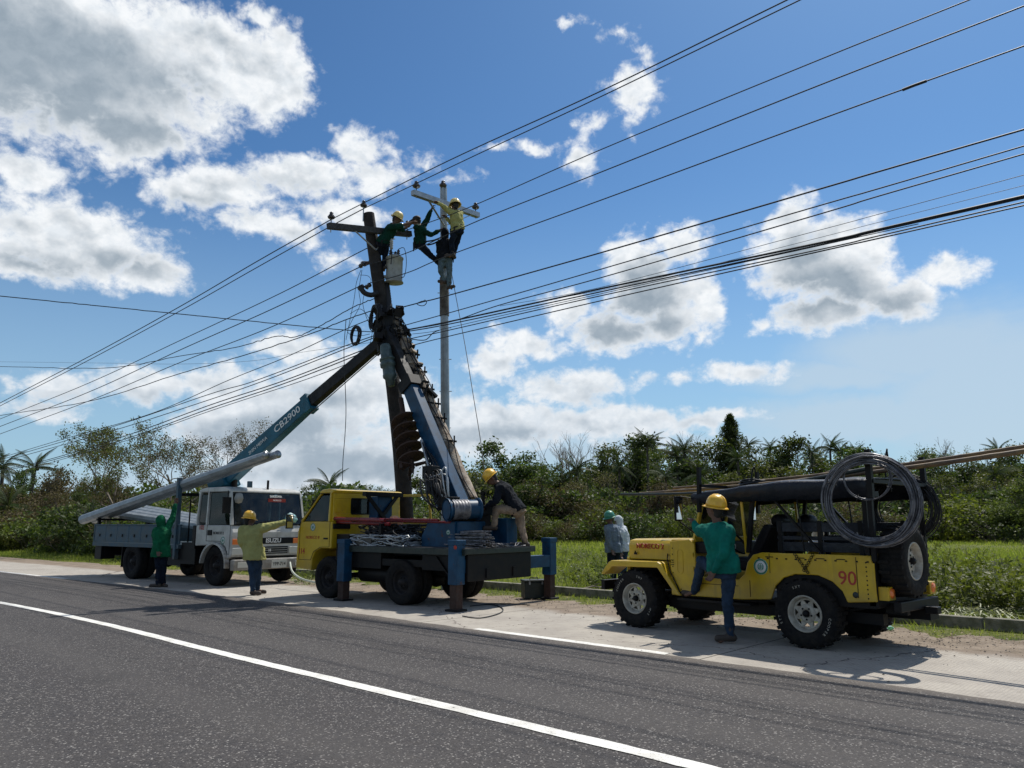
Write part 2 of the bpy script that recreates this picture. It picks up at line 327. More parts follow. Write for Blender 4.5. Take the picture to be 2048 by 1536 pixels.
M['red'] = mat('red_pipe_paint', (.20, .010, .012), .35, var=.3, vscale=5, col2=(.12, .008, .01))
M['redletter'] = mat('red_lettering', (.36, .03, .015), .55)
M['whiteletter'] = mat('white_lettering', (.7, .7, .68), .5)
M['blackletter'] = mat('black_lettering', (.02, .02, .022), .5)
M['greenletter'] = mat('green_ring', (.03, .20, .12), .5)
M['orange'] = mat('orange_lamp', (.75, .18, .03), .3, coat=.5)
M['lampglass'] = mat('lamp_glass', (.55, .55, .5), .15, coat=.6)
M['bamboo'] = mat('bamboo_pole', (.17, .11, .045), .55, var=.4, vscale=5, col2=(.08, .05, .028))
M['skin'] = mat('brown_skin', (.11, .055, .035), .6)
M['helmet'] = mat('yellow_helmet_plastic', (.80, .47, .03), .35, var=.2, vscale=8, col2=(.66, .36, .03), coat=.2)
M['palehelmet'] = mat('pale_yellow_helmet_plastic', (.72, .56, .20), .4, coat=.2)
M['greenhelmet'] = mat('green_helmet_plastic', (.03, .20, .13), .4, coat=.2)
M['orangehelmet'] = mat('faded_orange_helmet_plastic', (.70, .30, .14), .45)
def cloth(n, c, k=.6): return mat(n, c, .9, bump=.35, bscale=160, var=.2, vscale=5, col2=tuple(x * k for x in c), spec=.15)
M['teal_shirt'] = cloth('teal_cloth', (.006, .165, .125)); M['green_shirt'] = cloth('green_cloth', (.008, .125, .055)); M['darkgreen_shirt'] = cloth('dark_green_cloth', (.006, .042, .028))
M['lime_shirt'] = cloth('pale_lime_cloth', (.38, .37, .14), .8); M['navy'] = cloth('dark_navy_cloth', (.010, .013, .019)); M['grey_shirt'] = cloth('blue_grey_cloth', (.16, .20, .25)); M['white_shirt'] = cloth('white_cloth', (.62, .66, .70), .8)
M['blue_shirt'] = cloth('bright_blue_cloth', (.03, .18, .42))
M['jeans'] = cloth('blue_denim', (.026, .048, .085)); M['darkjeans'] = cloth('dark_denim', (.010, .015, .028)); M['paleblue'] = cloth('pale_denim', (.11, .16, .19)); M['khaki'] = cloth('khaki_cloth', (.30, .23, .17))
M['boot'] = mat('brown_boot_leather', (.045, .032, .024), .7); M['hair'] = mat('black_hair', (.01, .009, .008), .7)
M['leafdark'] = mat('dark_leaves', (.026, .044, .013), .6, island=True, col2=(.082, .105, .034), trans=.28, spec=.25)
M['leafmid'] = mat('mid_green_leaves', (.050, .068, .018), .6, island=True, col2=(.135, .148, .045), trans=.28, spec=.25)
M['leafbright'] = mat('bright_green_leaves', (.075, .105, .022), .6, island=True, col2=(.17, .20, .05), trans=.33, spec=.25)
M['leafdry'] = mat('dry_brown_leaves', (.065, .052, .030), .8, island=True, col2=(.18, .15, .09), trans=.15, spec=.1)
M['frond'] = mat('palm_frond', (.022, .036, .012), .6, island=True, col2=(.06, .08, .026), trans=.2, spec=.25)
M['grass'] = mat('grass_blades', (.12, .16, .026), .65, island=True, col2=(.32, .33, .095), trans=.3, spec=.15)
M['bark'] = mat('grey_bark', (.10, .085, .065), .9, var=.4, vscale=6, bump=.6, bscale=20, col2=(.05, .042, .033))
M['palebark'] = mat('pale_dry_bark', (.24, .20, .155), .9, var=.4, vscale=5, col2=(.14, .115, .09))
M['greenhose'] = mat('pale_hose_rubber', (.45, .48, .40), .5)
M['plastic'] = mat('white_plastic_bag', (.55, .68, .70), .35, trans=.3, var=.3, col2=(.2, .45, .55), vscale=9)
M['cooler'] = mat('blue_cooler_plastic', (.08, .22, .45), .4); M['coolerlid'] = mat('white_cooler_lid', (.6, .62, .64), .4)
M['olive'] = mat('dark_olive_steel', (.010, .020, .016), .5, var=.3, vscale=6, col2=(.018, .022, .016))
# ------------------------------------------------------------------ mesh helpers
class MB:
    def __init__(s): s.v = []; s.f = []; s.sm = []
    def add(s, vs, fs, smooth=False):
        o = len(s.v); s.v += [tuple(x) for x in vs]; s.f += [tuple(i + o for i in f) for f in fs]; s.sm += [smooth] * len(fs); return s
    def box(s, a, b, rot=None, about=None):
        (x0, y0, z0), (x1, y1, z1) = a, b
        vs = [Vector(q) for q in ((x0, y0, z0), (x1, y0, z0), (x1, y1, z0), (x0, y1, z0), (x0, y0, z1), (x1, y0, z1), (x1, y1, z1), (x0, y1, z1))]
        if rot is not None:
            c = Vector(about) if about is not None else sum(vs, Vector()) / 8
            vs = [rot @ (q - c) + c for q in vs]
        return s.add(vs, [(0, 3, 2, 1), (4, 5, 6, 7), (0, 1, 5, 4), (1, 2, 6, 5), (2, 3, 7, 6), (3, 0, 4, 7)])
    def beam(s, a, b, w, h, up=(0, 0, 1), w2=None, h2=None):
        a, b = Vector(a), Vector(b); d = (b - a).normalized(); u = Vector(up)
        x = d.cross(u)
        if x.length < 1e-3: x = d.cross(Vector((0, 1, 0)))
        x.normalize(); y = x.cross(d).normalized(); w2 = w2 or w; h2 = h2 or h
        vs = []
        for p, ww, hh in ((a, w, h), (b, w2, h2)):
            for sx_, sy_ in ((-1, -1), (1, -1), (1, 1), (-1, 1)): vs.append(p + x * sx_ * ww / 2 + y * sy_ * hh / 2)
        return s.add(vs, [(0, 3, 2, 1), (4, 5, 6, 7), (0, 1, 5, 4), (1, 2, 6, 5), (2, 3, 7, 6), (3, 0, 4, 7)])
    def tube(s, pts, rad, seg=8, caps=True, smooth=True, phase=0.):
        pts = [Vector(p) for p in pts]; n = len(pts)
        if not hasattr(rad, '__len__'): rad = [rad] * n
        d0 = (pts[1] - pts[0]).normalized(); ref = Vector((0, 0, 1)) if abs(d0.z) < .9 else Vector((1, 0, 0))
        x = d0.cross(ref).normalized(); vs = []
        for i, p in enumerate(pts):
            d = (pts[min(i + 1, n - 1)] - pts[max(i - 1, 0)])
            d = d.normalized() if d.length > 1e-9 else d0
            x = (x - d * x.dot(d)); x = x.normalized() if x.length > 1e-6 else d.cross(ref).normalized()
            y = d.cross(x)
            for k in range(seg):
                a = 2 * PI * k / seg + phase
                vs.append(p + (x * math.cos(a) + y * math.sin(a)) * rad[i])
        fs = [(i * seg + k, i * seg + (k + 1) % seg, (i + 1) * seg + (k + 1) % seg, (i + 1) * seg + k) for i in range(n - 1) for k in range(seg)]
        o = len(s.v); s.add(vs, fs, smooth)
        if caps: s.add([vs[k] for k in range(seg)], [tuple(reversed(range(seg)))]); s.add([vs[(n - 1) * seg + k] for k in range(seg)], [tuple(range(seg))])
        return s
    def cyl(s, a, b, r, r2=None, seg=16): return s.tube([a, b], [r, r2 if r2 is not None else r], seg)
    def prism(s, prof, a, b, axis='y'):
        """profile (p, q) extruded between a and b along axis; prof in the other two axes (x,z) / (y,z) / (x,y)"""
        def mk(p, t):
            return {'y': (p[0], t, p[1]), 'x': (t, p[0], p[1]), 'z': (p[0], p[1], t)}[axis]
        n = len(prof); vs = [mk(p, a) for p in prof] + [mk(p, b) for p in prof]
        return s.add(vs, [tuple(range(n)), tuple(reversed(range(n, 2 * n)))] + [(i, (i + 1) % n, n + (i + 1) % n, n + i) for i in range(n)])
    def lathe(s, prof, c=(0, 0, 0), axis=(0, 0, 1), seg=24, smooth=True, closed=False, caps=False):
        ax = Vector(axis).normalized(); ref = Vector((0, 0, 1)) if abs(ax.z) < .9 else Vector((1, 0, 0))
        x = ax.cross(ref).normalized(); y = ax.cross(x); c = Vector(c); n = len(prof); vs = []
        for r, h in prof:
            for k in range(seg):
                a = 2 * PI * k / seg; vs.append(c + ax * h + (x * math.cos(a) + y * math.sin(a)) * r)
        m = n if closed else n - 1
        fs = [(i * seg + k, i * seg + (k + 1) % seg, ((i + 1) % n) * seg + (k + 1) % seg, ((i + 1) % n) * seg + k) for i in range(m) for k in range(seg)]
        s.add(vs, fs, smooth)
        if caps: s.add(vs[:seg], [tuple(reversed(range(seg)))]); s.add(vs[-seg:], [tuple(range(seg))])
        return s
    def build(s, name, m, parent=None, bevel=0., loc=None):
        me = bpy.data.meshes.new(name); me.from_pydata(s.v, [], s.f)
        me.polygons.foreach_set('use_smooth', s.sm)
        me.materials.append(m); me.validate()
        b = bmesh.new(); b.from_mesh(me); bmesh.ops.recalc_face_normals(b, faces=b.faces); b.to_mesh(me); b.free()
        o = bpy.data.objects.new(name, me); C.objects.link(o)
        if parent is not None: o.parent = parent
        if loc is not None: o.location = loc
        if bevel:
            md = o.modifiers.new('bevel', 'BEVEL'); md.width = bevel; md.segments = 2; md.limit_method = 'ANGLE'; md.angle_limit = R(35); md.harden_normals = False
        return o
def tag(o, label=None, cat=None, group=None, kind=None):
    if label: o['label'] = label
    if cat: o['category'] = cat
    if group: o['group'] = group
    if kind: o['kind'] = kind
    return o
def empty(name, loc, rotz=0, label=None, cat=None, group=None):
    o = bpy.data.objects.new(name, None); o.empty_display_size = .3; C.objects.link(o); o.location = loc; o.rotation_euler = (0, 0, rotz)
    return tag(o, label, cat, group)
def rebase(o, loc):
    """put a world-coordinate mesh's origin at loc"""
    loc = Vector(loc); o.data.transform(Matrix.Translation(-loc)); o.location = loc; return o
def copy_tree(o, parent=None):
    c = o.copy(); C.objects.link(c)
    if parent is not None: c.parent = parent
    for ch in o.children: copy_tree(ch, c)
    return c
def text(s, size, loc, xd, up, parent, m, name='lettering', depth=.002, bold=0., align='CENTER', sx=1.):
    cu = bpy.data.curves.new(name, 'FONT'); cu.body = s; cu.size = size; cu.extrude = depth; cu.align_x = align; cu.align_y = 'CENTER'; cu.offset = bold; cu.resolution_u = 3
    t = bpy.data.objects.new('tmp', cu); C.objects.link(t); dg = bpy.context.evaluated_depsgraph_get()
    me = bpy.data.meshes.new_from_object(t.evaluated_get(dg)); bpy.data.objects.remove(t); bpy.data.curves.remove(cu)
    me.name = name; me.materials.clear(); me.materials.append(m)
    x = Vector(xd).normalized(); y = Vector(up).normalized(); z = x.cross(y)
    o = bpy.data.objects.new(name, me); C.objects.link(o); o.parent = parent
    o.matrix_local = Matrix.Translation(loc) @ Matrix((x * sx, y, z)).transposed().to_4x4()
    return o
def spline(pts, n=8):
    pts = [Vector(p) for p in pts]; out = []
    for i in range(len(pts) - 1):
        p0 = pts[max(i - 1, 0)]; p1 = pts[i]; p2 = pts[i + 1]; p3 = pts[min(i + 2, len(pts) - 1)]
        for k in range(n):
            t = k / n
            out.append(.5 * ((2 * p1) + (p2 - p0) * t + (2 * p0 - 5 * p1 + 4 * p2 - p3) * t * t + (-p0 + 3 * p1 - 3 * p2 + p3) * t ** 3))
    out.append(pts[-1]); return out
def raw_mesh(name, verts, faces_n, m, smooth=False):
    """verts (N,3) array; faces_n = verts per face, consecutive"""
    nf = len(verts) // faces_n; me = bpy.data.meshes.new(name)
    me.vertices.add(len(verts)); me.vertices.foreach_set('co', np.asarray(verts, np.float32).ravel())
    me.loops.add(nf * faces_n); me.loops.foreach_set('vertex_index', np.arange(nf * faces_n, dtype=np.int32))
    me.polygons.add(nf); me.polygons.foreach_set('loop_start', np.arange(0, nf * faces_n, faces_n, dtype=np.int32))
    try: me.polygons.foreach_set('loop_total', np.full(nf, faces_n, np.int32))
    except Exception: pass
    me.materials.append(m); me.update(calc_edges=True); return me

# ------------------------------------------------------------------ ground, road, shoulder
EDGE = [(-63, 60.5), (-40, 42.6), (-20.5, 27.4), (-12.89, 21.25), (-6.77, 16.35), (-3.6, 13.6), (-.83, 10.95), (1.05, 9.2), (2.77, 7.6), (4.05, 6.35), (9, 1.3), (20, -10), (40, -31)]
EP = spline([(x, y, 0) for x, y in EDGE], 10)
LEN = [0]
for i in range(1, len(EP)): LEN.append(LEN[-1] + (EP[i] - EP[i - 1]).length)
def nrm(i):
    d = EP[min(i + 1, len(EP) - 1)] - EP[max(i - 1, 0)]; d.normalize(); return Vector((-d.y, d.x, 0))   # points to the field side
def strip(name, n0, n1, z, m, ragged0=0., ragged1=0., thick=0., sub=4):
    vs = []; uv = []; k = 0
    fine = []
    for i in range(len(EP) - 1):
        near = -15 < EP[i].x < 8
        q_ = sub if near else 1
        for j in range(q_):
            t = j / q_; fine.append((EP[i].lerp(EP[i + 1], t), nrm(i).lerp(nrm(i + 1), t).normalized(), LEN[i] * (1 - t) + LEN[i + 1] * t))
    fine.append((EP[-1], nrm(len(EP) - 1), LEN[-1]))
    for p, n_, l in fine:
        r0 = ragged0 * mnoise.fractal((l * 2.1, n0, 0), 1, 2, 5); r1 = ragged1 * mnoise.fractal((l * 2.1, n1, 5), 1, 2, 5)
        a = p + n_ * (n0 + r0); b = p + n_ * (n1 + r1)
        vs += [(a.x, a.y, z), (b.x, b.y, z)]; uv += [(l, n0), (l, n1)]
        if thick: vs += [(a.x, a.y, z - thick), (b.x, b.y, z - thick)]; uv += [(l, n0), (l, n1)]
    w = 4 if thick else 2; fs = []
    for i in range(len(fine) - 1):
        a, b = i * w, (i + 1) * w
        fs.append((a, b, b + 1, a + 1))
        if thick: fs += [(a + 1, b + 1, b + 3, a + 3), (a, a + 2, b + 2, b)]
    me = bpy.data.meshes.new(name); me.from_pydata(vs, [], fs); me.materials.append(m)
    ul = me.uv_layers.new(name='UVMap')
    for lp in me.loops: ul.data[lp.index].uv = uv[lp.vertex_index]
    o = bpy.data.objects.new(name, me); C.objects.link(o); o['kind'] = 'structure'; return o
# field: one sheet out to the horizon, finer near by
gm = bpy.data.meshes.new('ground')
xs = sorted(set([-3000, -1200, -500, -200] + list(range(-100, 101, 4)) + [200, 500, 1200, 3000])); ys = sorted(set([-1500, -400, -100, -40] + list(range(-12, 121, 4)) + [200, 500, 1200, 3500]))
gv = []
for y in ys:
    for x in xs:
        far = min(1., max(0., (y - 22) / 20))
        gv.append((x, y, -.05 + far * .16 * mnoise.noise((x * .06, y * .06, 3)) if abs(x) < 150 and y < 140 else -.05))
nx = len(xs)
gm.from_pydata(gv, [], [(j * nx + i, j * nx + i + 1, (j + 1) * nx + i + 1, (j + 1) * nx + i) for j in range(len(ys) - 1) for i in range(nx - 1)])
gm.materials.append(M['field']); go_ = bpy.data.objects.new('ground', gm); C.objects.link(go_); tag(go_, kind='structure')
strip('dirt_verge', 2.45, 4.0, -.012, M['dirt'], .1, .55)
strip('concrete_shoulder', -.3, 2.72, 0, M['concrete'], 0, .22, .1)
strip('asphalt_road', -7.45, 0, .022, M['asphalt'], .02, .035, .04, sub=14)
strip('far_shoulder', -11, -7.4, .004, M['concrete'])
strip('centre_line', -3.27, -3.13, .027, M['line'], .012, .012, 0, sub=20)
# the painted edge line that survives in stretches on the concrete lip
def edge_mark(s0, s1):
    pts = []
    for i in range(len(EP)):
        if s0 <= LEN[i] <= s1: pts.append((EP[i] + nrm(i) * .10, EP[i] + nrm(i) * .24))
    vs = [(*p.xy, .005) for ab in pts for p in ab]
    me = bpy.data.meshes.new('edge_line'); me.from_pydata(vs, [], [(2 * i, 2 * i + 2, 2 * i + 3, 2 * i + 1) for i in range(len(pts) - 1)]); me.materials.append(M['line'])
    o = bpy.data.objects.new('edge_line', me); C.objects.link(o); o['kind'] = 'structure'
iA = min(range(len(EP)), key=lambda i: (EP[i] - Vector((-.6, 10.8, 0))).length)
edge_mark(LEN[iA], LEN[iA] + 3.0); edge_mark(0, LEN[iA] - 14)
# low concrete drain edge along the grass: cast in lengths
def drain_edge():
    s_ = LEN[iA] - 22; k = 0; root = empty('drain_edge', (0, 0, 0)); tag(root, 'low weathered concrete drain edge running through the grass beside the shoulder', 'kerb')
    while s_ < LEN[iA] + 16:
        i = max(j for j in range(len(LEN)) if LEN[j] <= s_); j2 = max(j for j in range(len(LEN)) if LEN[j] <= s_ + 2.96)
        t1 = (s_ - LEN[i]) / max(1e-6, LEN[i + 1] - LEN[i]); t2 = (s_ + 2.96 - LEN[j2]) / max(1e-6, LEN[j2 + 1] - LEN[j2])
        a = EP[i].lerp(EP[i + 1], t1) + nrm(i) * 5.25; b = EP[j2].lerp(EP[j2 + 1], t2) + nrm(j2) * 5.25
        MB().beam((a.x, a.y, .03), (b.x, b.y, .03 + random.uniform(-.008, .008)), .16, .17).build('kerb_block', M['kerb'], root, .012)
        s_ += 3.0
drain_edge()

# ------------------------------------------------------------------ wheels
def tyre_mb(r, w, rim, lugs=22, seg=44, road=False):
    """axis along +y, centred at origin"""
    mb = MB(); h = w / 2
    prof = [(rim, -h * .86), (rim + .02, -h), (rim + (r - rim) * .6, -h * 1.06), (r * .955, -h * .98), (r * .985, -h * .8), (r * .985, h * .8), (r * .955, h * .98), (rim + (r - rim) * .6, h * 1.06), (rim + .02, h), (rim, h * .86)]
    mb.lathe(prof, axis=(0, 1, 0), seg=seg)
    if road:
        for g in (-.5, -.17, .17, .5): mb.lathe([(r * .984, h * (g - .13)), (r * .997, h * (g - .12)), (r * .997, h * (g + .12)), (r * .984, h * (g + .13))], axis=(0, 1, 0), seg=seg)
        return mb
    for k in range(lugs * 2):
        a = 2 * PI * k / (lugs * 2); sd = 1 if k % 2 else -1
        c = Vector((math.cos(a) * r * .99, sd * h * .55, math.sin(a) * r * .99)); rot = Matrix.Rotation(-a, 3, 'Y')
        mb.box(c - Vector((.014, h * .44, PI * r / lugs * .34)), c + Vector((.014, h * .44, PI * r / lugs * .34)), rot)
    return mb
def spoke_rim_mb(r, depth, side):
    """eight-spoke steel wheel, outer face towards side*y"""
    mb = MB(); s = side
    mb.lathe([(r, -s * depth), (r, s * .03), (r * .985, s * .04), (r * .93, s * .04), (r * .9, s * .015), (r * .86, s * .005), (r * .84, -s * .06)], axis=(0, 1, 0), seg=40)
    y0 = -s * .035
    mb.lathe([(r * .84, y0), (r * .73, y0 + s * .012), (r * .715, y0 + s * .002)], axis=(0, 1, 0), seg=40)
    mb.lathe([(r * .52, y0 + s * .012), (r * .44, y0 + s * .03), (r * .20, y0 + s * .03), (r * .2, y0)], axis=(0, 1, 0), seg=32)
    for k in range(8):
        a0 = 2 * PI * k / 8
        pts = [(r * .73, a0 - .10), (r * .73, a0 + .10), (r * .51, a0 + .36), (r * .51, a0 - .36)]
        f = [Vector((math.cos(a) * q_, y0 + s * .012, math.sin(a) * q_)) for q_, a in pts]; b = [p - Vector((0, s * .02, 0)) for p in f]
        mb.add(f + b, [(0, 1, 2, 3), (7, 6, 5, 4), (0, 4, 5, 1), (1, 5, 6, 2), (2, 6, 7, 3), (3, 7, 4, 0)])
    return mb
def hub_mb(r, side):
    mb = MB(); s = side
    mb.lathe([(0, s * .06), (r * .13, s * .06), (r * .17, s * .045), (r * .18, -s * .01)], axis=(0, 1, 0), seg=16)
    for k in range(5):
        a = 2 * PI * k / 5; c = Vector((math.cos(a) * r * .32, 0, math.sin(a) * r * .32))
        mb.cyl(c - Vector((0, s * .02, 0)), c + Vector((0, s * .022, 0)), .012, seg=6)
    return mb
def dish_rim_mb(r, depth, side):
    mb = MB(); s = side
    mb.lathe([(r, -s * depth), (r, s * .02), (r * .94, s * .02), (r * .88, -s * .03), (r * .80, -s * .09), (r * .55, -s * .07), (r * .5, -s * .03), (r * .25, -s * .03), (r * .22, s * .05), (0, s * .05)], axis=(0, 1, 0), seg=32)
    for k in range(6):
        a = 2 * PI * k / 6; c = Vector((math.cos(a) * r * .37, -s * .03, math.sin(a) * r * .37)); mb.cyl(c, c + Vector((0, s * .03, 0)), .014, seg=6)
    return mb
WH = {}
def wheel(parent, loc, r, w, rimr, side, kind, spin=0., axis_x=False, letters=None):
    key = (r, w, rimr, side, kind)
    if key not in WH:
        t = tyre_mb(r, w, rimr, road=kind == 'dish').build('tyre', M['rubber']).data; bpy.data.objects.remove(bpy.data.objects[-1] if False else [o for o in bpy.data.objects if o.data is t][0])
        a = (spoke_rim_mb if kind == 'spoke' else dish_rim_mb)(rimr * 1.02, w * .8, side)
        a_o = a.build('rim', M['rim'] if kind == 'spoke' else M['darkrim']); ad = a_o.data; bpy.data.objects.remove(a_o)
        hd = None
        if kind == 'spoke':
            h_o = hub_mb(rimr, side).build('hub', M['black']); hd = h_o.data; bpy.data.objects.remove(h_o)
        WH[key] = (t, ad, hd)
    t, ad, hd = WH[key]
    wo_ = bpy.data.objects.new('wheel', t); C.objects.link(wo_); wo_.parent = parent; wo_.location = loc
    wo_.rotation_euler = (0, spin, 0) if not axis_x else (0, 0, PI / 2)
    yo = side * (w / 2 - .045)
    for nm, dd in (('rim', ad), ('hub', hd)):
        if dd is None: continue
        c = bpy.data.objects.new(nm, dd); C.objects.link(c); c.parent = wo_; c.location = (0, yo if nm == 'rim' else yo - side * .02, 0)
    if letters:
        # raised white letters round the sidewall
        for s_, a0, rad in letters:
            for i, ch in enumerate(s_):
                if ch == ' ': continue
                a = a0 - (i - (len(s_) - 1) / 2) * .125 * (-1)
                # angle measured clockwise as seen from outside
                x = -math.sin(a) * rad * side * 1.0; z = math.cos(a) * rad
                up = Vector((-math.sin(a) * side, 0, math.cos(a))); xd = Vector((-math.cos(a) * side, 0, -math.sin(a)))
                text(ch, .042, (x, side * (w / 2 * 1.06 + .001), z), xd, up, wo_, M['rim'], 'tyre_letter', .001)
    return wo_
# ------------------------------------------------------------------ jeep
def frame_of(origin, fw): return empty_frame(origin, fw)
def LW(root): return root.matrix_basis.copy()
def seal(parent, loc, xd, r):
    """round crest sticker: white disc, green ring, small emblem"""
    x = Vector(xd).normalized(); z = Vector((0, 0, 1)); n_ = x.cross(z); loc = Vector(loc)
    d = MB(); d.lathe([(0, .002), (r, .002), (r, 0)], loc, n_, 28); o = d.build('crest', M['whiteletter'], parent)
    g = MB(); g.lathe([(r * .98, .0022), (r * .98, .0045), (r * .78, .0045), (r * .78, .0022)], loc, n_, 28); g.build('crest_ring', M['greenletter'], o)
    e = MB(); e.lathe([(r * .45, .0022), (r * .45, .004), (r * .38, .004), (r * .38, .0022)], loc, n_, 20)
    for k in (-1, 0, 1): 
        c = loc + x * k * r * .22 + n_ * .003; e.box(c - x * .006 - z * r * .3 - n_ * .001, c + x * .006 + z * r * (.3 - .1 * abs(k)) + n_ * .001)
    e.build('emblem', M['greenletter'], o)
def pane(name, pts, parent, m=None, th=.006):
    pts = [Vector(p) for p in pts]; n_ = (pts[1] - pts[0]).cross(pts[2] - pts[0]).normalized() * th; k = len(pts)
    return MB().add(pts + [p + n_ for p in pts], [tuple(range(k)), tuple(reversed(range(k, 2 * k)))] + [(i, (i + 1) % k, k + (i + 1) % k, k + i) for i in range(k)]).build(name, m or M['glass'], parent)
def rim_frame(name, pts, w, parent, m, th=.03):
    """a frame of beams round a polygon"""
    mb = MB(); k = len(pts); pts = [Vector(p) for p in pts]; n_ = (pts[1] - pts[0]).cross(pts[2] - pts[0]).normalized()
    for i in range(k): mb.beam(pts[i], pts[(i + 1) % k], w, th, n_)
    return mb.build(name, m, parent, .005)

def make_jeep():
    J = empty('jeep', (3.11, 10.63, 0), math.atan2(.739, -.674), 'yellow open jeep numbered 90 with black canvas roof and spare wheel on its tail', 'jeep')
    Y = M['yellow']; K = M['black']
    # tub sides with wheel arch and door cut-out
    side = [(.66, .47), (.66, 1.17), (.34, 1.20), (.27, 1.14), (.26, .84), (.20, .73), (-.36, .72), (-.45, .79), (-.50, .94), (-.58, 1.03), (-.70, 1.06), (-2.02, 1.06), (-2.05, .57), (-1.72, .54),
            (-1.67, .66), (-1.56, .76), (-1.40, .82), (-1.12, .82), (-.97, .77), (-.86, .67), (-.79, .51), (-.4, .48)]
    tub = MB()
    for s in (1, -1): tub.prism(side, s * .69, s * .72)
    tub.box((.30, -.69, .55), (.33, .69, 1.19))
    tub.box((.33, -.69, 1.165), (.66, .69, 1.195))
    t = tub.build('body', Y, J, .012)
    MB().box((-2.05, -.69, .50), (-2.02, .69, 1.04)).build('tailgate', K, J, .005)
    fl = MB(); fl.box((-2.02, -.68, .49), (.60, .68, .52))
    for s in (1, -1): fl.box((-2.0, s * .42 - .06 if s > 0 else -.48, .3), (1.7, s * .42 + .06 if s > 0 else -.36, .42)); fl.box((-1.95, s * .45 if s > 0 else -.68, .52), (-.85, s * .68 if s > 0 else -.45, .84))
    fl.box((-.6, -.5, .28), (.9, .45, .46)); fl.cyl((-1.24, -.6, .385), (-1.24, .6, .385), .05); fl.cyl((1.24, -.6, .385), (1.24, .6, .385), .05)
    fl.lathe([(0, -.12), (.12, -.08), (.14, 0), (.12, .08), (0, .12)], (-1.24, 0, .385), seg=12); fl.box((-2.3, -.3, .34), (-1.6, -.05, .48)); fl.cyl((-.9, .3, .35), (-.2, .3, .35), .08); fl.beam((-1.9, .5, .5), (-1.24, .5, .33), .06, .03); fl.beam((-.6, .5, .5), (-1.24, .5, .33), .06, .03)
    fl.beam((.6, .5, .5), (1.24, .5, .33), .06, .03); fl.beam((1.8, .5, .5), (1.24, .5, .33), .06, .03)
    fl.build('chassis', K, J)
    # black rivet-edged strap along the tub rim, drop of chain
    st = MB()
    for s in (1, -1):
        for k in range(12): x = -.66 - k * .12; st.box((x - .012, s * .722 - .004, .985), (x + .012, s * .722 + .004, 1.0))
    st.build('rivets', K, J)
    for x in (-.78, -1.18, -1.42, -1.66): MB().box((x - .07, .722, 1.005), (x + .03, .726, 1.014)).build('slot', K, J)
    hood = MB(); hw0, hw1 = .40, .54
    prof = [(-1, .905), (-1, 1.12), (-.9, 1.175), (-.6, 1.195), (.6, 1.195), (.9, 1.175), (1, 1.12), (1, .905)]
    vs = [(1.63, p * hw0, z - .01) for p, z in prof] + [(1.15, p * (hw0 + hw1) / 2, z) for p, z in prof] + [(.67, p * hw1, z) for p, z in prof]; n = 8
    fs = [tuple(range(n)), tuple(reversed(range(2 * n, 3 * n)))] + [(j * n + i, j * n + (i + 1) % n, (j + 1) * n + (i + 1) % n, (j + 1) * n + i) for j in range(2) for i in range(n)]
    ho = hood.add(vs, fs).build('hood', Y, J, .012)
    MB().box((1.60, -.42, .56), (1.655, .42, .92)).build('grille_panel', Y, J, .01)
    gs = MB()
    for k in range(7): gs.box((1.655, -.2 + k * .055, .66), (1.662, -.172 + k * .055, .9))
    gs.build('grille_slots', K, J)
    for s in (1, -1): MB().lathe([(0, .02), (.08, .012), (.09, 0), (.09, -.03)], (1.665, s * .31, .80), (1, 0, 0), 20).build('headlight', M['lampglass'], J)
    MB().box((1.85, -.70, .46), (1.92, .70, .60)).box((1.6, -.42, .44), (1.86, -.34, .56)).box((1.6, .34, .44), (1.86, .42, .56)).build('front_bumper', K, J, .01)
    # black block added to stand in for the shade below the hood side
    MB().box((.70, -.38, .5), (1.58, .38, .90)).build('engine_bay_shade', K, J)
    # cowl side, oval emboss, hood latch, louvre marks
    for s in (1,):
        ov = [(.50 + .045 * math.cos(a) , .91 + (.11 if math.sin(a) > 0 else -.11) + .045 * math.sin(a), ) for a in [2 * PI * k / 20 for k in range(20)]]
        mb = MB()
        for i in range(20):
            a, b = ov[i], ov[(i + 1) % 20]; mb.beam((a[0], .722, a[1]), (b[0], .722, b[1]), .006, .006, (0, 1, 0))
        mb.build('emboss', M['yellow'], J)
        lv = MB()
        for k in range(3): lv.box((.60, .721, .86 + k * .03), (.65, .727, .868 + k * .03))
        lv.box((1.44, .448, .965), (1.49, .458, .995)); lv.box((1.46, .45, .99), (1.475, .46, 1.02)); lv.build('latches', K, J)
        MB().tube([(.86, .50, 1.0), (.80, .60, .93), (.66, .735, .78), (.50, .74, .50)], .008, 6).build('cable', K, J)
    for x, z0, z1 in ((-.52, .52, .72), (-.80, .82, 1.05), (-1.85, .60, 1.04)): MB().box((x - .003, .7205, z0), (x + .003, .7235, z1)).build('panel_seam', K, J)
    MB().box((-.36, .7205, .64), (.24, .7235, .646)).build('panel_seam', K, J)
    for z in (.80, .98): MB().box((.28, .722, z), (.36, .735, z + .045)).cyl((.285, .738, z - .005), (.285, .738, z + .05), .009, seg=8).build('hinge', Y, J)
    bl = MB()
    for k in range(9): bl.lathe([(0, .004), (.007, .003), (.009, 0)], (-1.96, .724, .60 + .048 * k), (0, 1, 0), 8)
    for k in range(8): bl.lathe([(0, .004), (.007, .003), (.009, 0)], (.50 + .0 * k, .722, .55 + .0 * k) if k == 0 else (.62, .722, .52 + .08 * k), (0, 1, 0), 8)
    bl.build('bolt_heads', K, J)
    
    # front fenders
    fp = [(1.86, .70), (1.71, .86), (1.66, .885), (.84, .895), (.79, .87), (.48, .47), (.555, .47), (.85, .815), (1.64, .80), (1.82, .675)]
    for s in (1, -1): MB().prism(fp, s * .40, s * .775).build('fender', Y, J, .018)
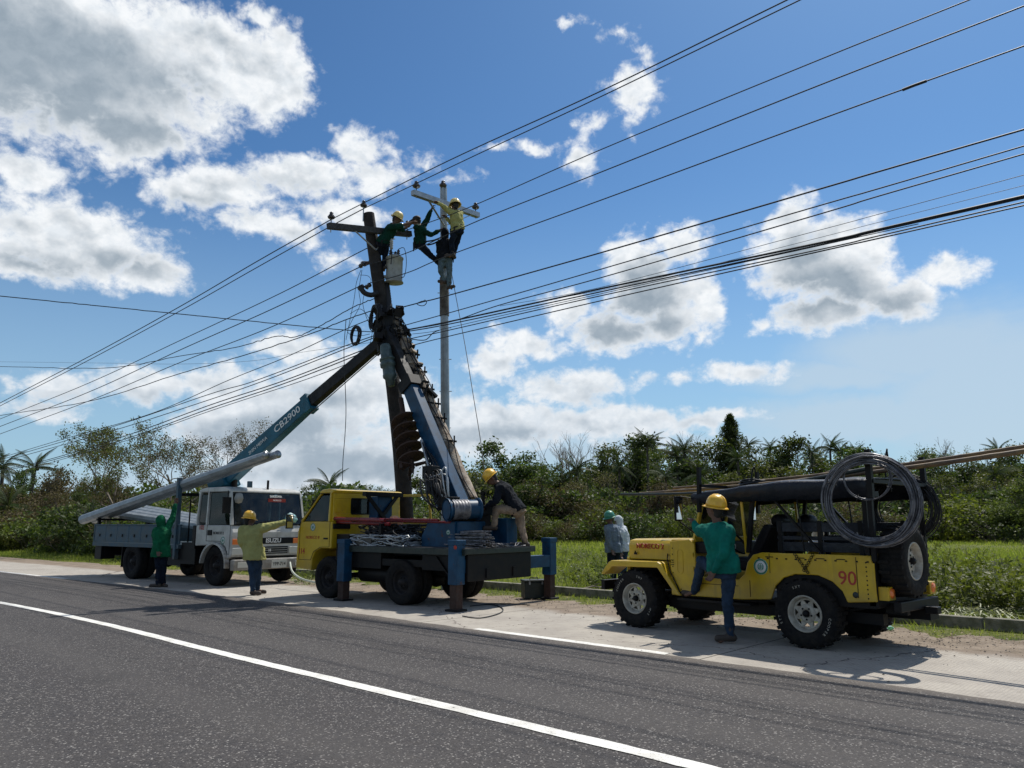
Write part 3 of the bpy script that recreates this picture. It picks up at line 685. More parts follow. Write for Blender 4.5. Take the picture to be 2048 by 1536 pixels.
    # skirt between fender and cowl
    for s in (1, -1): MB().prism([(.84, .88), (.48, .47), (.64, .47), (.67, .9)], s * .50, s * .60).build('fender_skirt', Y, J)
    for s in (1, -1): MB().box((-.55, s * .58 if s > 0 else -.79, .415), (.52, s * .79 if s > 0 else -.58, .445)).build('running_board', K, J, .006)
    # windscreen
    b0, b1 = (.30, 1.20), (.14, 1.80)
    wf = [(b0[0], -.66, b0[1]), (b0[0], .66, b0[1]), (b1[0], .64, b1[1]), (b1[0], -.64, b1[1])]
    f = rim_frame('windscreen_frame', wf, .06, J, Y, .035)
    pane('pane', [(b0[0] - .002, -.64, b0[1] + .01), (b0[0] - .002, .64, b0[1] + .01), (b1[0], .62, b1[1] - .01), (b1[0], -.62, b1[1] - .01)], f)
    MB().beam((.22, 0, 1.5), (.29, 0, 1.22), .03, .03).build('divider', Y, f)
    MB().box((.08, -.66, 1.02), (.30, .66, 1.17)).build('dashboard', K, J, .02)
    gp = MB()
    for k in range(3): gp.lathe([(.045, 0), (.045, .006), (.034, .006), (.034, 0)], (.078, .30 - k * .11, 1.10), (-1, 0, 0), 14)
    gp.build('dials', M['whiteletter'], J)
    MB().lathe([(.19 + .014 * math.cos(a), .014 * math.sin(a)) for a in [2 * PI * k / 8 for k in range(8)]], (-.10, .33, 1.17), (-.75, 0, .65), 26, closed=True).tube([(-.10, .33, 1.17), (.1, .33, 1.05)], .014).beam((-.1, .15, 1.17), (-.1, .51, 1.17), .02, .012).build('steering_wheel', K, J)
    # roof canvas
    def roofz(x, y, top=True):
        t = (.26 - x) / 2.7; e = abs(y) / .75
        z = 1.79 + .11 * min(1, t * 2.2) - .02 * max(0, t - .5) + .055 * (1 - e ** 3) + .012 * mnoise.noise((x * 3, y * 4, 1)) - .018 * abs(math.sin(t * 4 * PI)) * (1 - e * e)
        return z
    nxr, nyr = 34, 12; vs = []; fs = []
    for i in range(nxr + 1):
        x = .26 - 2.34 * i / nxr
        row = []
        for j in range(nyr + 1):
            y = -.75 + 1.5 * j / nyr; row.append((x, y, roofz(x, y)))
        lo_ = 1.665 + .02 * mnoise.noise((x * 4, 0, 2)) + .03 * (i / nxr)
        row = [(x, -.745, lo_), (x, -.765, roofz(x, .75) - .03)] + row + [(x, .765, roofz(x, .75) - .03), (x, .745, lo_)]
        vs += row
    w_ = nyr + 5
    fs = [(i * w_ + j, i * w_ + j + 1, (i + 1) * w_ + j + 1, (i + 1) * w_ + j) for i in range(nxr) for j in range(w_ - 1)]
    rf = MB().add(vs, fs, True).build('roof_canvas', M['canvas'], J); sm = rf.modifiers.new('t', 'SOLIDIFY'); sm.thickness = .02; sm.offset = -1
    # front header board
    MB().box((.10, -.66, 1.72), (.2, .66, 1.79)).build('header', Y, J, .01)
    posts = [((-.50, 1.05), (-.60, 1.76)), ((-1.98, 1.05), (-1.98, 1.80))]
    for s in (1, -1):
        for a, b in posts: MB().beam((a[0], s * .68, a[1]), (b[0], s * .68, b[1]), .05, .05).build('roof_post', K, J, .005)
        MB().beam((-.85, s * .69, 1.74), (-1.45, s * .69, 1.06), .035, .025).build('brace', K, J)
        MB().beam((-1.18, s * .69, 1.74), (-1.24, s * .69, 1.06), .014, .014).build('thin_stay', K, J)
        MB().beam((.16, s * .73, 1.55), (.14, s * .73, 2.14), .055, .04).build('front_rack_post', K, J)
        MB().beam((-.48, s * .69, 1.04), (-.44, s * .69, 1.70), .02, .03).build('door_post', Y, J)
    # seats
    for s in (1, -1):
        b = MB(); b.box((-.55, s * .34 - .24, .82), (-.08, s * .34 + .24, .98)); b.build('seat_cushion', M['seat'], J, .04)
        bk = MB(); bk.prism([(-.52, .90), (-.38, .95), (-.66, 1.40), (-.78, 1.38)], s * .34 - .24, s * .34 + .24); o = bk.build('seat_back', M['seat'], J, .03)
        MB().lathe([(0, -.14), (.07, -.13), (.085, -.08), (.085, .08), (.07, .13), (0, .14)], (-.78, s * .34, 1.44), (0, 1, 0), 16).build('headrest', M['seat'], o)
    # side benches: slatted backs along both sides
    for s in (1, -1):
        for k, (z0, z1) in enumerate(((1.08, 1.19), (1.215, 1.26), (1.31, 1.42))):
            MB().box((-1.92, s * .60 - .012, z0), (-.86, s * .60 + .012, z1)).build('bench_slat', M['canvas'], J, .005)
        for x in (-.90, -1.40, -1.88): MB().box((x - .025, s * .60 - .03, .85), (x + .025, s * .60 + .018, 1.44)).build('bench_post', K, J)
        MB().box((-1.95, s * .30 if s > 0 else -.60, .84), (-.88, s * .60 if s > 0 else -.30, .90)).build('bench_seat', M['seat'], J, .01)
    # rear rack posts, hooks, bumper, tail lamp
    for s in (1, -1):
        MB().beam((-2.10, s * .78, 1.68), (-2.10, s * .78, 2.22), .06, .06).box((-2.13, s * .65 if s > 0 else -.78, 1.70), (-2.07, s * .78 if s > 0 else -.65, 1.76)).build('rear_rack_post', K, J)
        MB().beam((-2.06, s * .72, 1.0), (-2.06, s * .72, 1.80), .05, .05).build('corner_post', K, J)
    MB().box((-2.14, -.78, 1.85), (-2.08, .78, 1.89)).box((.10, -.73, 1.88), (.16, .73, 1.915)).build('rack_bar', K, J)
    for x, z, h in ((-.25, 1.93, .22), (-2.0, 1.90, .36)):
        MB().tube(spline([(x, .10, z - .12), (x, .08, z + h * .6), (x - .02, .05, z + h), (x, 0, z + h * .98), (x, -.02, z + h * .5), (x, -.02, z - .12)], 5), .010, 6).build('hook', K, J)
    MB().box((-2.28, -.40, .47), (-2.20, .68, .58)).box((-2.24, -.42, .42), (-2.0, -.34, .54)).box((-2.24, .34, .42), (-2.0, .42, .54)).box((-2.42, -.06, .42), (-2.28, .06, .5)).build('rear_bumper', K, J, .01)
    for s in (1, -1):
        h = MB().box((-2.16, s * .50 if s > 0 else -.68, .585), (-2.05, s * .68 if s > 0 else -.50, .73)).build('lamp_housing', Y, J, .008)
        MB().lathe([(0, .02), (.05, .014), (.058, 0)], (-2.16, s * .59, .66), (-1, 0, 0), 16).build('tail_lamp', M['orange'], h)
    for s in (1, -1): MB().box((-2.05, s * .718 if s > 0 else -.724, .58), (-1.86, s * .724 if s > 0 else -.718, .98)).build('corner_plate', Y, J)
    MB().lathe([(0, .006), (.03, .006), (.034, 0)], (-1.82, .724, .63), (0, 1, 0), 14).build('fuel_cap', M['olive'], J)
    # mirrors on stalks
    for s in (1, -1):
        m_ = MB().tube([(.20, s * .68, 1.72), (.34, s * .90, 1.76), (.36, s * .92, 1.74)], .008, 6).tube([(.28, s * .68, 1.28), (.34, s * .90, 1.42), (.36, s * .92, 1.45)], .008, 6).box((.345, s * .92 - .075, 1.44), (.37, s * .92 + .075, 1.76)).build('mirror', K, J, .01)
        pane('mirror_glass', [(.343, s * .92 - .06, 1.46), (.343, s * .92 + .06, 1.46), (.343, s * .92 + .06, 1.74), (.343, s * .92 - .06, 1.74)], m_, M['chrome'], .001)
    # wheels
    lt = [('COOPER', -.75, .305), ('M+S', 2.3, .305), ('SXT', .55, .305)]
    lt2 = [('COOPER', 2.35, .305), ('STT', -1.5, .305), ('SXT', .1, .305)]
    wheel(J, (1.24, .665, .385), .385, .26, .205, 1, 'spoke', .2, letters=lt); wheel(J, (1.24, -.665, .385), .385, .26, .205, -1, 'spoke', .5)
    wheel(J, (-1.24, .665, .385), .385, .26, .205, 1, 'spoke', .35, letters=lt2); wheel(J, (-1.24, -.665, .385), .385, .26, .205, -1, 'spoke')
    sp = wheel(J, (-2.20, .30, 1.00), .385, .26, .205, 1, 'spoke', axis_x=True); sp.name = 'spare_wheel'; sp['label'] = 'spare wheel with cream rim mounted on the tail'
    MB().beam((-2.08, .3, .6), (-2.08, .3, 1.3), .08, .04).beam((-2.14, .3, 1.0), (-2.05, .3, 1.0), .2, .2).build('spare_carrier', K, J)
    # lettering
    text('NORECO 2', .10, (1.19, .470, 1.085), (-1, .146, 0), (0, 0, 1), J, M['redletter'], bold=.0, sx=1.1, depth=.006)
    text('90', .215, (-1.74, .7225, .80), (-1, 0, 0), (0, 0, 1), J, M['redletter'], bold=.001)
    seal(J, (-.68, .722, .89), (-1, 0, 0), .095)
    # cargo that is part of the jeep stays small: rope chain on the tub side
    ch = MB()
    for k in range(9):
        x = -1.14 - .018 * k; z = 1.05 - .025 * k; ch.lathe([(.016 + .004 * math.cos(a), .004 * math.sin(a)) for a in [2 * PI * q_ / 6 for q_ in range(6)]], (x, .735, z), (0, 1, .5 if k % 2 else -.5), 10, closed=True)
    for k in range(7):
        x = -1.36 + .02 * k; z = 1.05 - .03 * k; ch.lathe([(.016 + .004 * math.cos(a), .004 * math.sin(a)) for a in [2 * PI * q_ / 6 for q_ in range(6)]], (x, .735, z), (0, 1, .5 if k % 2 else -.5), 10, closed=True)
    ch.build('chain', K, J)
    return J
JEEP = make_jeep()
JW = LW(JEEP)
def coil(name, c, axis, R0, thick, n, label, wr=.006, m='coil', group=None, ties=4, sag=.0):
    """loose coil of wire: n turns wandering inside a ring"""
    mb = MB(); ax = Vector(axis).normalized(); x = ax.cross(Vector((0, 0, 1)) if abs(ax.z) < .95 else Vector((1, 0, 0))).normalized(); y = x.cross(ax).normalized()
    if y.z < 0: y = -y
    rs = random.Random(sum(map(ord, label)) + n); pts = []; N = 36
    for k in range(n):
        r_ = R0 + rs.uniform(-thick, thick); o_ = rs.uniform(-thick * 1.1, thick * 1.1); cx_ = rs.uniform(-thick, thick) * .7; cy_ = rs.uniform(-thick, thick) * .5 - sag
        pts = []
        for i in range(N + 1):
            a = 2 * PI * i / N; q_ = r_ * (1 + .012 * math.sin(3 * a + k)); pts.append(Vector(c) + x * (math.cos(a) * q_ + cx_) + y * (math.sin(a) * q_ + cy_) + ax * (o_ + .015 * math.sin(2 * a + k * 1.7)))
        mb.tube(pts, wr, 5, caps=False)
    o = mb.build(name, M[m]); tag(o, label, 'cable coil', group); rebase(o, Vector(c) - Vector((0, 0, R0)))
    if ties:
        for k in range(ties):
            a = 2 * PI * (k + .3) / ties; p = x * math.cos(a) * R0 + y * (math.sin(a) * R0 - sag) + Vector((0, 0, R0)); t_ = x * -math.sin(a) + y * math.cos(a)
            r2 = thick + .018; tb = MB(); prof = [(r2 + .003 * math.cos(b), .003 * math.sin(b)) for b in [2 * PI * q_ / 5 for q_ in range(5)]]
            tb.lathe(prof, p, t_, 12, closed=True).build('tie_wire', M['wire'], o)
    return o
nrm_j = (JW.to_3x3() @ Vector((0, 1, 0)))
coil('cable_coil', JW @ Vector((-2.12, .86, 1.655)), nrm_j + Vector((.25, .1, 0)), .452, .045, 42, 'large coil of grey aluminium cable hung on the near rear roof post of the jeep', .0065)
coil('cable_coil', JW @ Vector((-2.10, .84, 1.90)), nrm_j + Vector((.3, 0, .1)), .24, .012, 5, 'small inner coil of thin dark wire hung inside the large grey cable coil', .005)
coil('cable_coil', JW @ Vector((-1.84, -.74, 1.60)), nrm_j + Vector((.2, .1, 0)), .36, .05, 22, 'dark coil of cable hung on the far rear corner of the jeep', .008, 'wire')
# bamboo poles and pipes on the roof
def jeep_pole(a, b, r0, r1, m, label, cat='bamboo pole', knots=True):
    a = JW @ Vector(a); b = JW @ Vector(b); n = 26; mb = MB(); pts = []; rr = []
    for i in range(n * 3 + 1):
        t = i / (n * 3); p = a.lerp(b, t); p.z -= .10 * math.sin(PI * t) - .05; pts.append(p); rr.append((r0 + (r1 - r0) * t) * (1.13 if knots and i % 6 == 0 else 1))
    mb.tube(pts, rr, 9); o = mb.build('bamboo_pole' if knots else 'pipe', M[m]); tag(o, label, cat, 'long poles lashed on the jeep roof'); rebase(o, a)
jeep_pole((1.62, .12, 1.80), (-5.2, .05, 2.31), .020, .032, 'bamboo', 'longest bamboo pole on the jeep roof, sticking far out past its tail')
jeep_pole((1.10, -.02, 1.87), (-5.2, -.06, 2.39), .017, .026, 'bamboo', 'thinner bamboo pole lying above the others on the jeep roof')
jeep_pole((1.90, .22, 1.795), (-1.9, .30, 1.99), .020, .026, 'olive', 'olive pipe on the jeep roof whose front end sticks out over the hood', 'pipe', False)
jeep_pole((1.25, -.22, 1.86), (-1.2, -.2, 2.00), .018, .020, 'bamboo', 'short brown rod on the jeep roof beside the olive pipe')
coil('rope_roll', JW @ Vector((-.22, -.05, 1.96)), (0, 0, 1), .17, .025, 9, 'flat roll of black hose lying on the front of the jeep roof', .012, 'wire', ties=0)
cl = empty('water_cooler', JW @ Vector((-.50, -1.25, 0)), 0, 'blue water cooler with a white lid standing beyond the jeep', 'cooler')
MB().box((-.17, -.14, .55), (.17, .14, 1.10)).build('tank', M['cooler'], cl, .03); MB().box((-.18, -.15, 1.102), (.18, .15, 1.16)).build('lid', M['coolerlid'], cl, .02)
MB().cyl((0, 0, 1.16), (0, 0, 1.36), .12).build('bottle', M['coolerlid'], cl, .02)
stl = MB()
for sx_ in (-1, 1):
    for sy_ in (-1, 1): stl.beam((sx_ * .15, sy_ * .12, 0), (sx_ * .15, sy_ * .12, .545), .03, .03)
stl.box((-.18, -.15, .52), (.18, .15, .548)); stl.build('stand', M['black'], cl)

# ------------------------------------------------------------------ yellow crane truck
def make_crane():
    T = empty('crane_truck', (-2.21, 15.24, 0), math.atan2(.62, -.78), 'small yellow crane truck numbered 114 with blue boom and outriggers set down', 'crane truck')
    Y = M['yellow']; K = M['black']; B = M['blue']; L = LW(T).inverted()
    w = lambda x, y, d: L @ at(x, y, d)
    low = [(.87, .93), (.87, 1.44), (1.84, 1.44), (1.93, 1.25), (1.95, .54), (1.46, .50), (1.44, .72), (1.36, .86), (1.2, .93)]
    lo_ = MB(); lo_.prism(low, -.86, .92); lo_.build('cab', Y, T, .02)
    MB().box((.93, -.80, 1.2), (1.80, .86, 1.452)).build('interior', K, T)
    for s, y0 in ((1, .92), (-1, -.86)):
        MB().beam((1.82, y0 - s * .02, 1.44), (1.26, y0 - s * .05, 2.0), .06, .045).beam((.93, y0 - s * .02, 1.43), (.93, y0 - s * .05, 2.0), .12, .04, (1, 0, 0)).build('pillar', Y, T, .006)
        pane('side_window', [(1.76, y0 - s * .03, 1.45), (.99, y0 - s * .03, 1.45), (.99, y0 - s * .05, 1.94), (1.30, y0 - s * .05, 1.94)], T)
    # door outline on the near side
    d = MB(); dp = [(1.86, 1.42), (1.28, 1.98), (.93, 1.98), (.93, .96), (1.2, .95), (1.40, .86), (1.48, .70), (1.86, .70)]
    for i in range(len(dp)):
        a, b = dp[i], dp[(i + 1) % len(dp)]; d.beam((a[0], .921, a[1]), (b[0], .921, b[1]), .008, .008, (0, 1, 0))
    d.build('door_seam', K, T)
    MB().box((.98, .922, 1.10), (1.10, .935, 1.13)).build('door_handle', K, T)
    roof = MB().prism([(.86, 1.98), (.84, 2.045), (1.0, 2.075), (1.22, 2.055), (1.30, 1.98)], -.88, .93).build('roof', Y, T, .02)
    bk = MB(); bk.box((.87, -.84, 1.44), (.91, .90, 1.60)); bk.box((.87, -.84, 1.88), (.91, .90, 1.985)); bk.box((.87, .46, 1.60), (.91, .90, 1.88)); bk.box((.87, -.84, 1.60), (.91, -.46, 1.88)); bk.build('rear_wall', Y, T, .006)
    MB().box((.86, -.46, 1.575), (.875, .46, 1.60)).box((.86, -.46, 1.88), (.875, .46, 1.90)).box((.86, .45, 1.6), (.875, .475, 1.88)).box((.86, -.02, 1.6), (.875, .02, 1.88)).build('window_frame', K, T)
    pane('rear_window', [(.885, -.46, 1.60), (.885, .46, 1.60), (.885, .46, 1.88), (.885, -.46, 1.88)], T)
    pane('windscreen', [(1.80, -.84, 1.46), (1.80, .9, 1.46), (1.28, .86, 1.98), (1.28, -.82, 1.98)], T)
    # far door standing open
    fd = MB(); fd.box((.0, -.03, .0), (.80, .0, .62)); o = fd.build('open_door', Y, T, .01); o.location = (1.0, -.88, .86); o.rotation_euler = (0, 0, R(-158) )
    fr = rim_frame('window_frame', [(.02, -.015, .62), (.78, -.015, .62), (.74, -.015, 1.12), (.02, -.015, 1.12)], .05, o, Y)
    text('NORECO II', .085, (1.45, .9225, 1.13), (-1, 0, 0), (0, 0, 1), T, M['redletter'])
    text('114', .15, (1.78, .9225, .86), (-1, 0, 0), (0, 0, 1), T, M['redletter'], bold=.004, sx=.9)
    seal(T, (1.45, .922, 1.33), (-1, 0, 0), .075)
    m_ = MB().tube([(1.78, .92, 1.5), (1.98, 1.10, 1.55), (1.98, 1.10, 1.42)], .010, 6).box((1.96, 1.02, 1.30), (1.985, 1.18, 1.58)).build('mirror', K, T, .01)
    pane('mirror_glass', [(1.958, 1.035, 1.32), (1.958, 1.165, 1.32), (1.958, 1.165, 1.56), (1.958, 1.035, 1.56)], m_, M['chrome'], .001)
    # chassis, deck
    ch = MB()
    for s in (1, -1): ch.box((-2.6, s * .36 - .04, .50), (1.7, s * .36 + .04, .66))
    ch.box((-2.5, -.86, .66), (.8, .86, .78)); ch.cyl((-1.05, -.8, .40), (-1.05, .8, .40), .06); ch.cyl((.98, -.8, .40), (.98, .8, .40), .05); ch.lathe([(0, -.15), (.15, -.1), (.17, 0), (.15, .1), (0, .15)], (-1.05, 0, .4), seg=14)
    ch.cyl((-.55, .62, .48), (.25, .62, .48), .15); ch.box((-.35, -.85, .32), (.55, -.5, .64)); ch.box((-.5, .55, .6), (.35, .88, .88)); ch.box((-2.2, .55, .62), (-1.55, .88, .88)); ch.beam((-1.9, .9, .85), (-2.3, .9, .45), .03, .02); ch.box((.5, -.8, .64), (.86, .8, 1.2))
    ch.build('chassis', K, T)
    MB().box((-2.62, -.95, .90), (.30, .95, .985)).box((-2.62, .9505, .885), (.30, .965, .99)).build('deck', M['olive'], T, .006)
    for k in range(12): MB().box((.28 - k * .242 - .236, -.94, .986), (.28 - k * .242, .94, .998 + .002 * (k % 3))).build('deck_plank', M['arm'], T)
    # outriggers
    def leg(name, x, y, z0, z1, zs, lab=None):
        mb = MB().box((x - .10, y - .10, zs), (x + .10, y + .10, z1)).box((x - .11, y - .11, z1 - .07), (x + .11, y + .11, z1 + .015)); o = mb.build(name, B, T, .01)
        MB().box((x - .075, y - .075, z0 + .03), (x + .075, y + .075, zs + .1)).build('inner_leg', M['rust'], o)
        MB().box((x - .13, y - .13, 0.004), (x + .13, y + .13, z0 + .035)).build('foot_pad', K, o, .005)
        return o
    leg('outrigger', -2.44, .98, .0, 1.12, .42); leg('outrigger', .38, .98, 0, 1.10, .35); leg('outrigger', -2.44, -1.62, 0, 1.12, .45); leg('outrigger', .38, -1.0, 0, 1.10, .35)
    MB().box((-2.58, -.86, .46), (-2.30, .86, .90)).build('outrigger_housing', K, T, .01)
    MB().box((-2.53, -1.54, .60), (-2.36, .9, .82)).build('outrigger_beam', M['blue'], T, .008)
    MB().box((.27, -.92, .55), (.50, .90, .82)).build('outrigger_housing', K, T, .01)
    MB().lathe([(0, .012), (.03, .008), (.035, 0)], (-2.50, 1.081, 1.02), (0, 1, 0), 12).build('reflector', M['redletter'], T)
    # wheels
    for x in (.98,):
        for s in (1, -1): wheel(T, (x, s * .80, .39), .39, .20, .21, s, 'dish', .3)
    for s in (1, -1):
        wheel(T, (-1.05, s * .82, .39), .39, .20, .21, s, 'dish', .1); wheel(T, (-1.05, s * .59, .39), .39, .20, .21, s, 'dish', .1)
    # boom rest behind the cab with X braces
    br = MB(); br.box((.30, -.10, 1.0), (.55, .28, 1.92)); br.build('boom_rest', B, T, .01)
    x_ = MB()
    x_.beam((.28, -.25, 1.98), (.26, .62, 1.10), .07, .03, (1, 0, 0)); x_.beam((.24, .62, 1.95), (.22, -.25, 1.10), .07, .03, (1, 0, 0)); x_.box((.22, -.32, 1.92), (.32, .66, 2.0)); x_.build('brace', K, T)
    # turntable and crane base
    MB().box((-2.05, -.42, .99), (-1.28, .52, 1.44)).build('crane_base', B, T, .015)
    MB().prism([(-1.20, 1.0), (-1.20, 1.18), (-1.36, 1.43), (-2.0, 1.43), (-2.0, 1.0)], .5205, .56).build('crane_base_guard', B, T, .006)
    seal(T, (-1.85, .5605, 1.25), (-1, 0, 0), .045)
    MB().box((-2.35, -.75, 1.0), (-2.0, -.45, 1.5)).build('control_box', B, T, .01)
    MB().cyl((-1.66, .05, 1.42), (-1.66, .05, 1.62), .28, seg=24).build('turntable', K, T)
    tur = MB(); tur.box((-1.90, -.15, 1.60), (-1.55, .22, 1.80)); tur.box((-2.1, -.55, 1.55), (-1.7, -.1, 1.72)); tur.build('turret', K, T, .01)
    wn = MB(); a_ = w(893, 1020, 13.55); b_ = w(957, 1018, 13.85); ax_ = (b_ - a_); wn.cyl(a_, b_, .165, seg=20); wn.lathe([(.2, 0), (.2, .03), (0, .03)], a_, ax_, 20); wn.lathe([(0, -.03), (.2, -.03), (.2, 0)], b_, ax_, 20); wn.build('winch', B, T)
    rp = MB().lathe([(.175 + .008 * math.cos(k * 2.1), .08 + .02 * k) for k in range(17)], a_, ax_, 16); rp.build('winch_rope', M['coil'], T)
    # boom
    p0 = w(914, 1003, 14.75); p1 = w(817, 762, 15.85); p2 = w(768, 652, 16.45)
    d = (p1 - p0).normalized(); upv = Vector((0, 0, 1))
    MB().beam(p0 - d * .25, p1, .26, .36, upv, .23, .30).build('boom', B, T, .015)
    MB().beam(p1, p2, .19, .24, upv).build('boom_extension', M['boomblack'], T, .01)
    hd = MB(); hd.beam(p1 - d * .22, p1 + d * .03, .31, .40, upv); hd.beam(w(836, 765, 15.8), w(812, 752, 15.85), .12, .09); hd.box(p2 - Vector((.14, .14, .2)), p2 + Vector((.14, .14, .22)))
    hd.build('boom_head', K, T, .008); hd = MB(); hd.beam(w(826, 812, 15.7), w(846, 762, 15.75), .05, .05); hd.beam(w(838, 815, 15.7), w(857, 768, 15.75), .05, .05); hd.beam(w(846, 762, 15.75), w(858, 765, 15.75), .05, .05); hd.beam(w(826, 812, 15.7), w(838, 816, 15.75), .05, .05)
    hd.build('boom_bracket', K, T, .008)
    # lift cylinder and hydraulic hoses
    MB().cyl(w(880, 1018, 14.5), w(862, 950, 14.9), .06).build('lift_cylinder', B, T); MB().cyl(w(862, 950, 14.9), w(843, 880, 15.2), .033).build('cylinder_rod', M['steel'], T)
    vb = MB()
    vb.box(w(872, 975, 14.6) - Vector((.16, .12, .12)), w(872, 975, 14.6) + Vector((.14, .12, .12))); vb.box(w(862, 945, 14.6) - Vector((.12, .12, .12)), w(862, 945, 14.6) + Vector((.12, .12, .12))); vb.box(w(900, 1005, 14.2) - Vector((.14, .12, .1)), w(900, 1005, 14.2) + Vector((.2, .12, .1)))
    vb.build('valve_block', K, T, .01)
    rs = random.Random(5)
    for k in range(22):
        x0 = rs.uniform(848, 884); y0 = rs.uniform(940, 975); x1 = rs.uniform(866, 905); y1 = rs.uniform(1000, 1035); bx = rs.uniform(-20, 16)
        D = 14.3 + rs.uniform(-.2, .3)
        MB().tube(spline([w(x0, y0, D), w((x0 + x1) / 2 + bx - 5, y0 - rs.uniform(-4, 16), D), w((x0 + x1) / 2 + bx, (y0 + y1) / 2, D - .1), w(x1, y1, D)], 5), rs.choice((.011, .014, .018)), 6).build('hydraulic_hose', M['wire'] if k % 4 else M['steel'], T)
    for dx in (0, 9, 15):
        MB().tube(spline([w(845 + dx * .6, 885 + dx, 15.1), w(858 + dx, 925, 14.9), w(868 + dx, 965, 14.6), w(874 + dx, 1005, 14.4)], 5), .014, 6).build('hydraulic_hose', M['wire'], T)
    # auger drive and auger, hung beside the boom
    q0 = w(770, 690, 16.1); q1 = w(783, 772, 15.95); d2 = (q1 - q0)
    au = MB(); l = d2.length; au.lathe([(0, 0), (.10, 0), (.12, .08), (.13, l * .32), (.165, l * .34), (.165, l * .38), (.14, l * .39), (.14, l * .44), (.17, l * .45), (.17, l * .52), (.13, l * .55), (.14, l * .72), (.15, l * .73), (.15, l * .78), (.09, l * .86), (.07, l), (0, l)], q0, d2, 20); au.build('auger_motor', M['motor'], T)
    r0 = w(806, 824, 15.75); r1 = w(824, 932, 15.15); d3 = (r1 - r0); L3 = d3.length; d3.normalize(); ex = d3.cross(Vector((0, 1, 0))).normalized(); ey = d3.cross(ex)
    au = MB(); turns = 5.0; N = 120; vs = []; 
    for i in range(N + 1):
        t = i / N; a = t * turns * 2 * PI; rad = .275 * min(1, .75 + t * 2) 
        c = r0 + d3 * (L3 * (.04 + .9 * t)); e = ex * math.cos(a) + ey * math.sin(a)
        vs += [c + e * .05, c + e * rad, c + e * rad + d3 * .03, c + e * .05 + d3 * .03]
    fs = []
    for i in range(N):
        b = i * 4; fs += [(b, b + 4, b + 5, b + 1), (b + 1, b + 5, b + 6, b + 2), (b + 2, b + 6, b + 7, b + 3)]
    fs += [(0, 1, 2, 3), (N * 4, N * 4 + 3, N * 4 + 2, N * 4 + 1)]
    au.add(vs, fs); ao = au.build('auger', M['rust'], T)
    MB().cyl(r0 - d3 * .35, r1 + d3 * .05, .055, seg=10).build('auger_shaft', M['rust'], ao)
    tb = MB()
    for k in range(3):
        e = ex * math.cos(k * 2.1 + 2.6) + ey * math.sin(k * 2.1 + 2.6); tb.beam(r1 + e * .06, r1 + e * .36 + d3 * .02, .10, .03, d3, .05, .03); tb.beam(r1 + e * .3, r1 + e * .30 + d3 * .14, .05, .03)
    tb.cyl(r1, r1 + d3 * .2, .05, .008); tb.build('auger_teeth', M['rust'], ao)
    # red pipes racked along the near side
    for k, (y, z, r_, x0, x1) in enumerate(((.86, 1.495, .035, .95, -.55), (.80, 1.43, .03, .90, -.62), (.70, 1.50, .022, .80, -1.75), (.55, 1.46, .02, .6, -1.9))):
        MB().cyl((x0, y, z), (x1, y, z - .04), r_, seg=12).build('red_pipe', M['red'], T)
    MB().box((.83, .5, 1.30), (.90, .9, 1.40)).box((-.5, .5, 1.36), (-.44, .9, 1.40)).box((-.5, .84, 1.0), (-.44, .9, 1.38)).build('pipe_rack', K, T)
    # warning triangle sticker
    tri = MB(); c = w(951, 1045, 14.2); tri.add([c + Vector((0, .002, .07)), c + Vector((-.055, .002, -.03)), c + Vector((.055, .002, -.03)), c + Vector((0, .012, .07)), c + Vector((-.055, .012, -.03)), c + Vector((.055, .012, -.03))], [(0, 1, 2), (3, 5, 4), (0, 3, 4, 1), (1, 4, 5, 2), (2, 5, 3, 0)])
    return T
CRANE = make_crane(); CW = LW(CRANE)
# loose load on the deck
def heap(name, c, sx, sy, h, n, m, label, seed, wr=(.008, .016), straight=False, cat='cable heap'):
    rs = random.Random(seed); mb = MB()
    for k in range(n):
        z = rs.uniform(.01, h) ; f = 1 - .6 * z / h
        if straight:
            L = sx * rs.uniform(.7, 1.); y = rs.uniform(-sy, sy) * f; a = rs.uniform(-.05, .05); x0 = rs.uniform(-.1, .1) * sx
            mb.tube([(x0 - L, y - a, z + rs.uniform(-.03, .03)), (x0 + L, y + a, z + rs.uniform(-.02, .03))], rs.uniform(*wr), 6)
        else:
            p = [(rs.uniform(-sx, sx) * f, rs.uniform(-sy, sy) * f, z)]
            for _ in range(5): q_ = p[-1]; p.append((max(-sx, min(sx, q_[0] + rs.uniform(-.35, .35))), max(-sy, min(sy, q_[1] + rs.uniform(-.22, .22))), max(.01, min(h * 1.1, q_[2] + rs.uniform(-.09, .09)))))
            mb.tube(spline(p, 4), rs.uniform(*wr), 5)
    o = mb.build(name, M[m]); o.matrix_basis = Matrix.Translation(CW @ Vector(c)) @ CW.to_3x3().to_4x4(); tag(o, label, cat); return o
heap('cable_heap', (-.22, .30, 1.0), .62, .48, .34, 120, 'wire', 'tangled heap of black cable offcuts on the crane truck deck', 3)
heap('conductor_heap', (-.40, .70, 1.0), .70, .22, .17, 60, 'steel', 'shiny metal line fittings and wire ends along the near deck edge', 4, (.008, .02), cat='fittings heap')
heap('rod_bundle', (-2.25, .42, 1.0), .44, .22, .26, 90, 'coil', 'bound bundle of grey rods by the rear near outrigger', 6, (.008, .014), True, cat='rod bundle')
heap('rod_bundle', (-2.15, -.30, 1.0), .45, .55, .05, 40, 'coil', 'flat spread of grey rods along the tail of the crane truck deck', 8, (.008, .013), cat='rod bundle')
bx = MB().box((-.25, -.18, 0), (.25, .18, .16)).build('tool_crate', M['bedblue'], None, .01); bx.location = CW @ Vector((.02, .72, 1.0)); bx.rotation_euler = CRANE.rotation_euler; tag(bx, 'faded blue flat crate on the deck behind the yellow cab', 'crate')
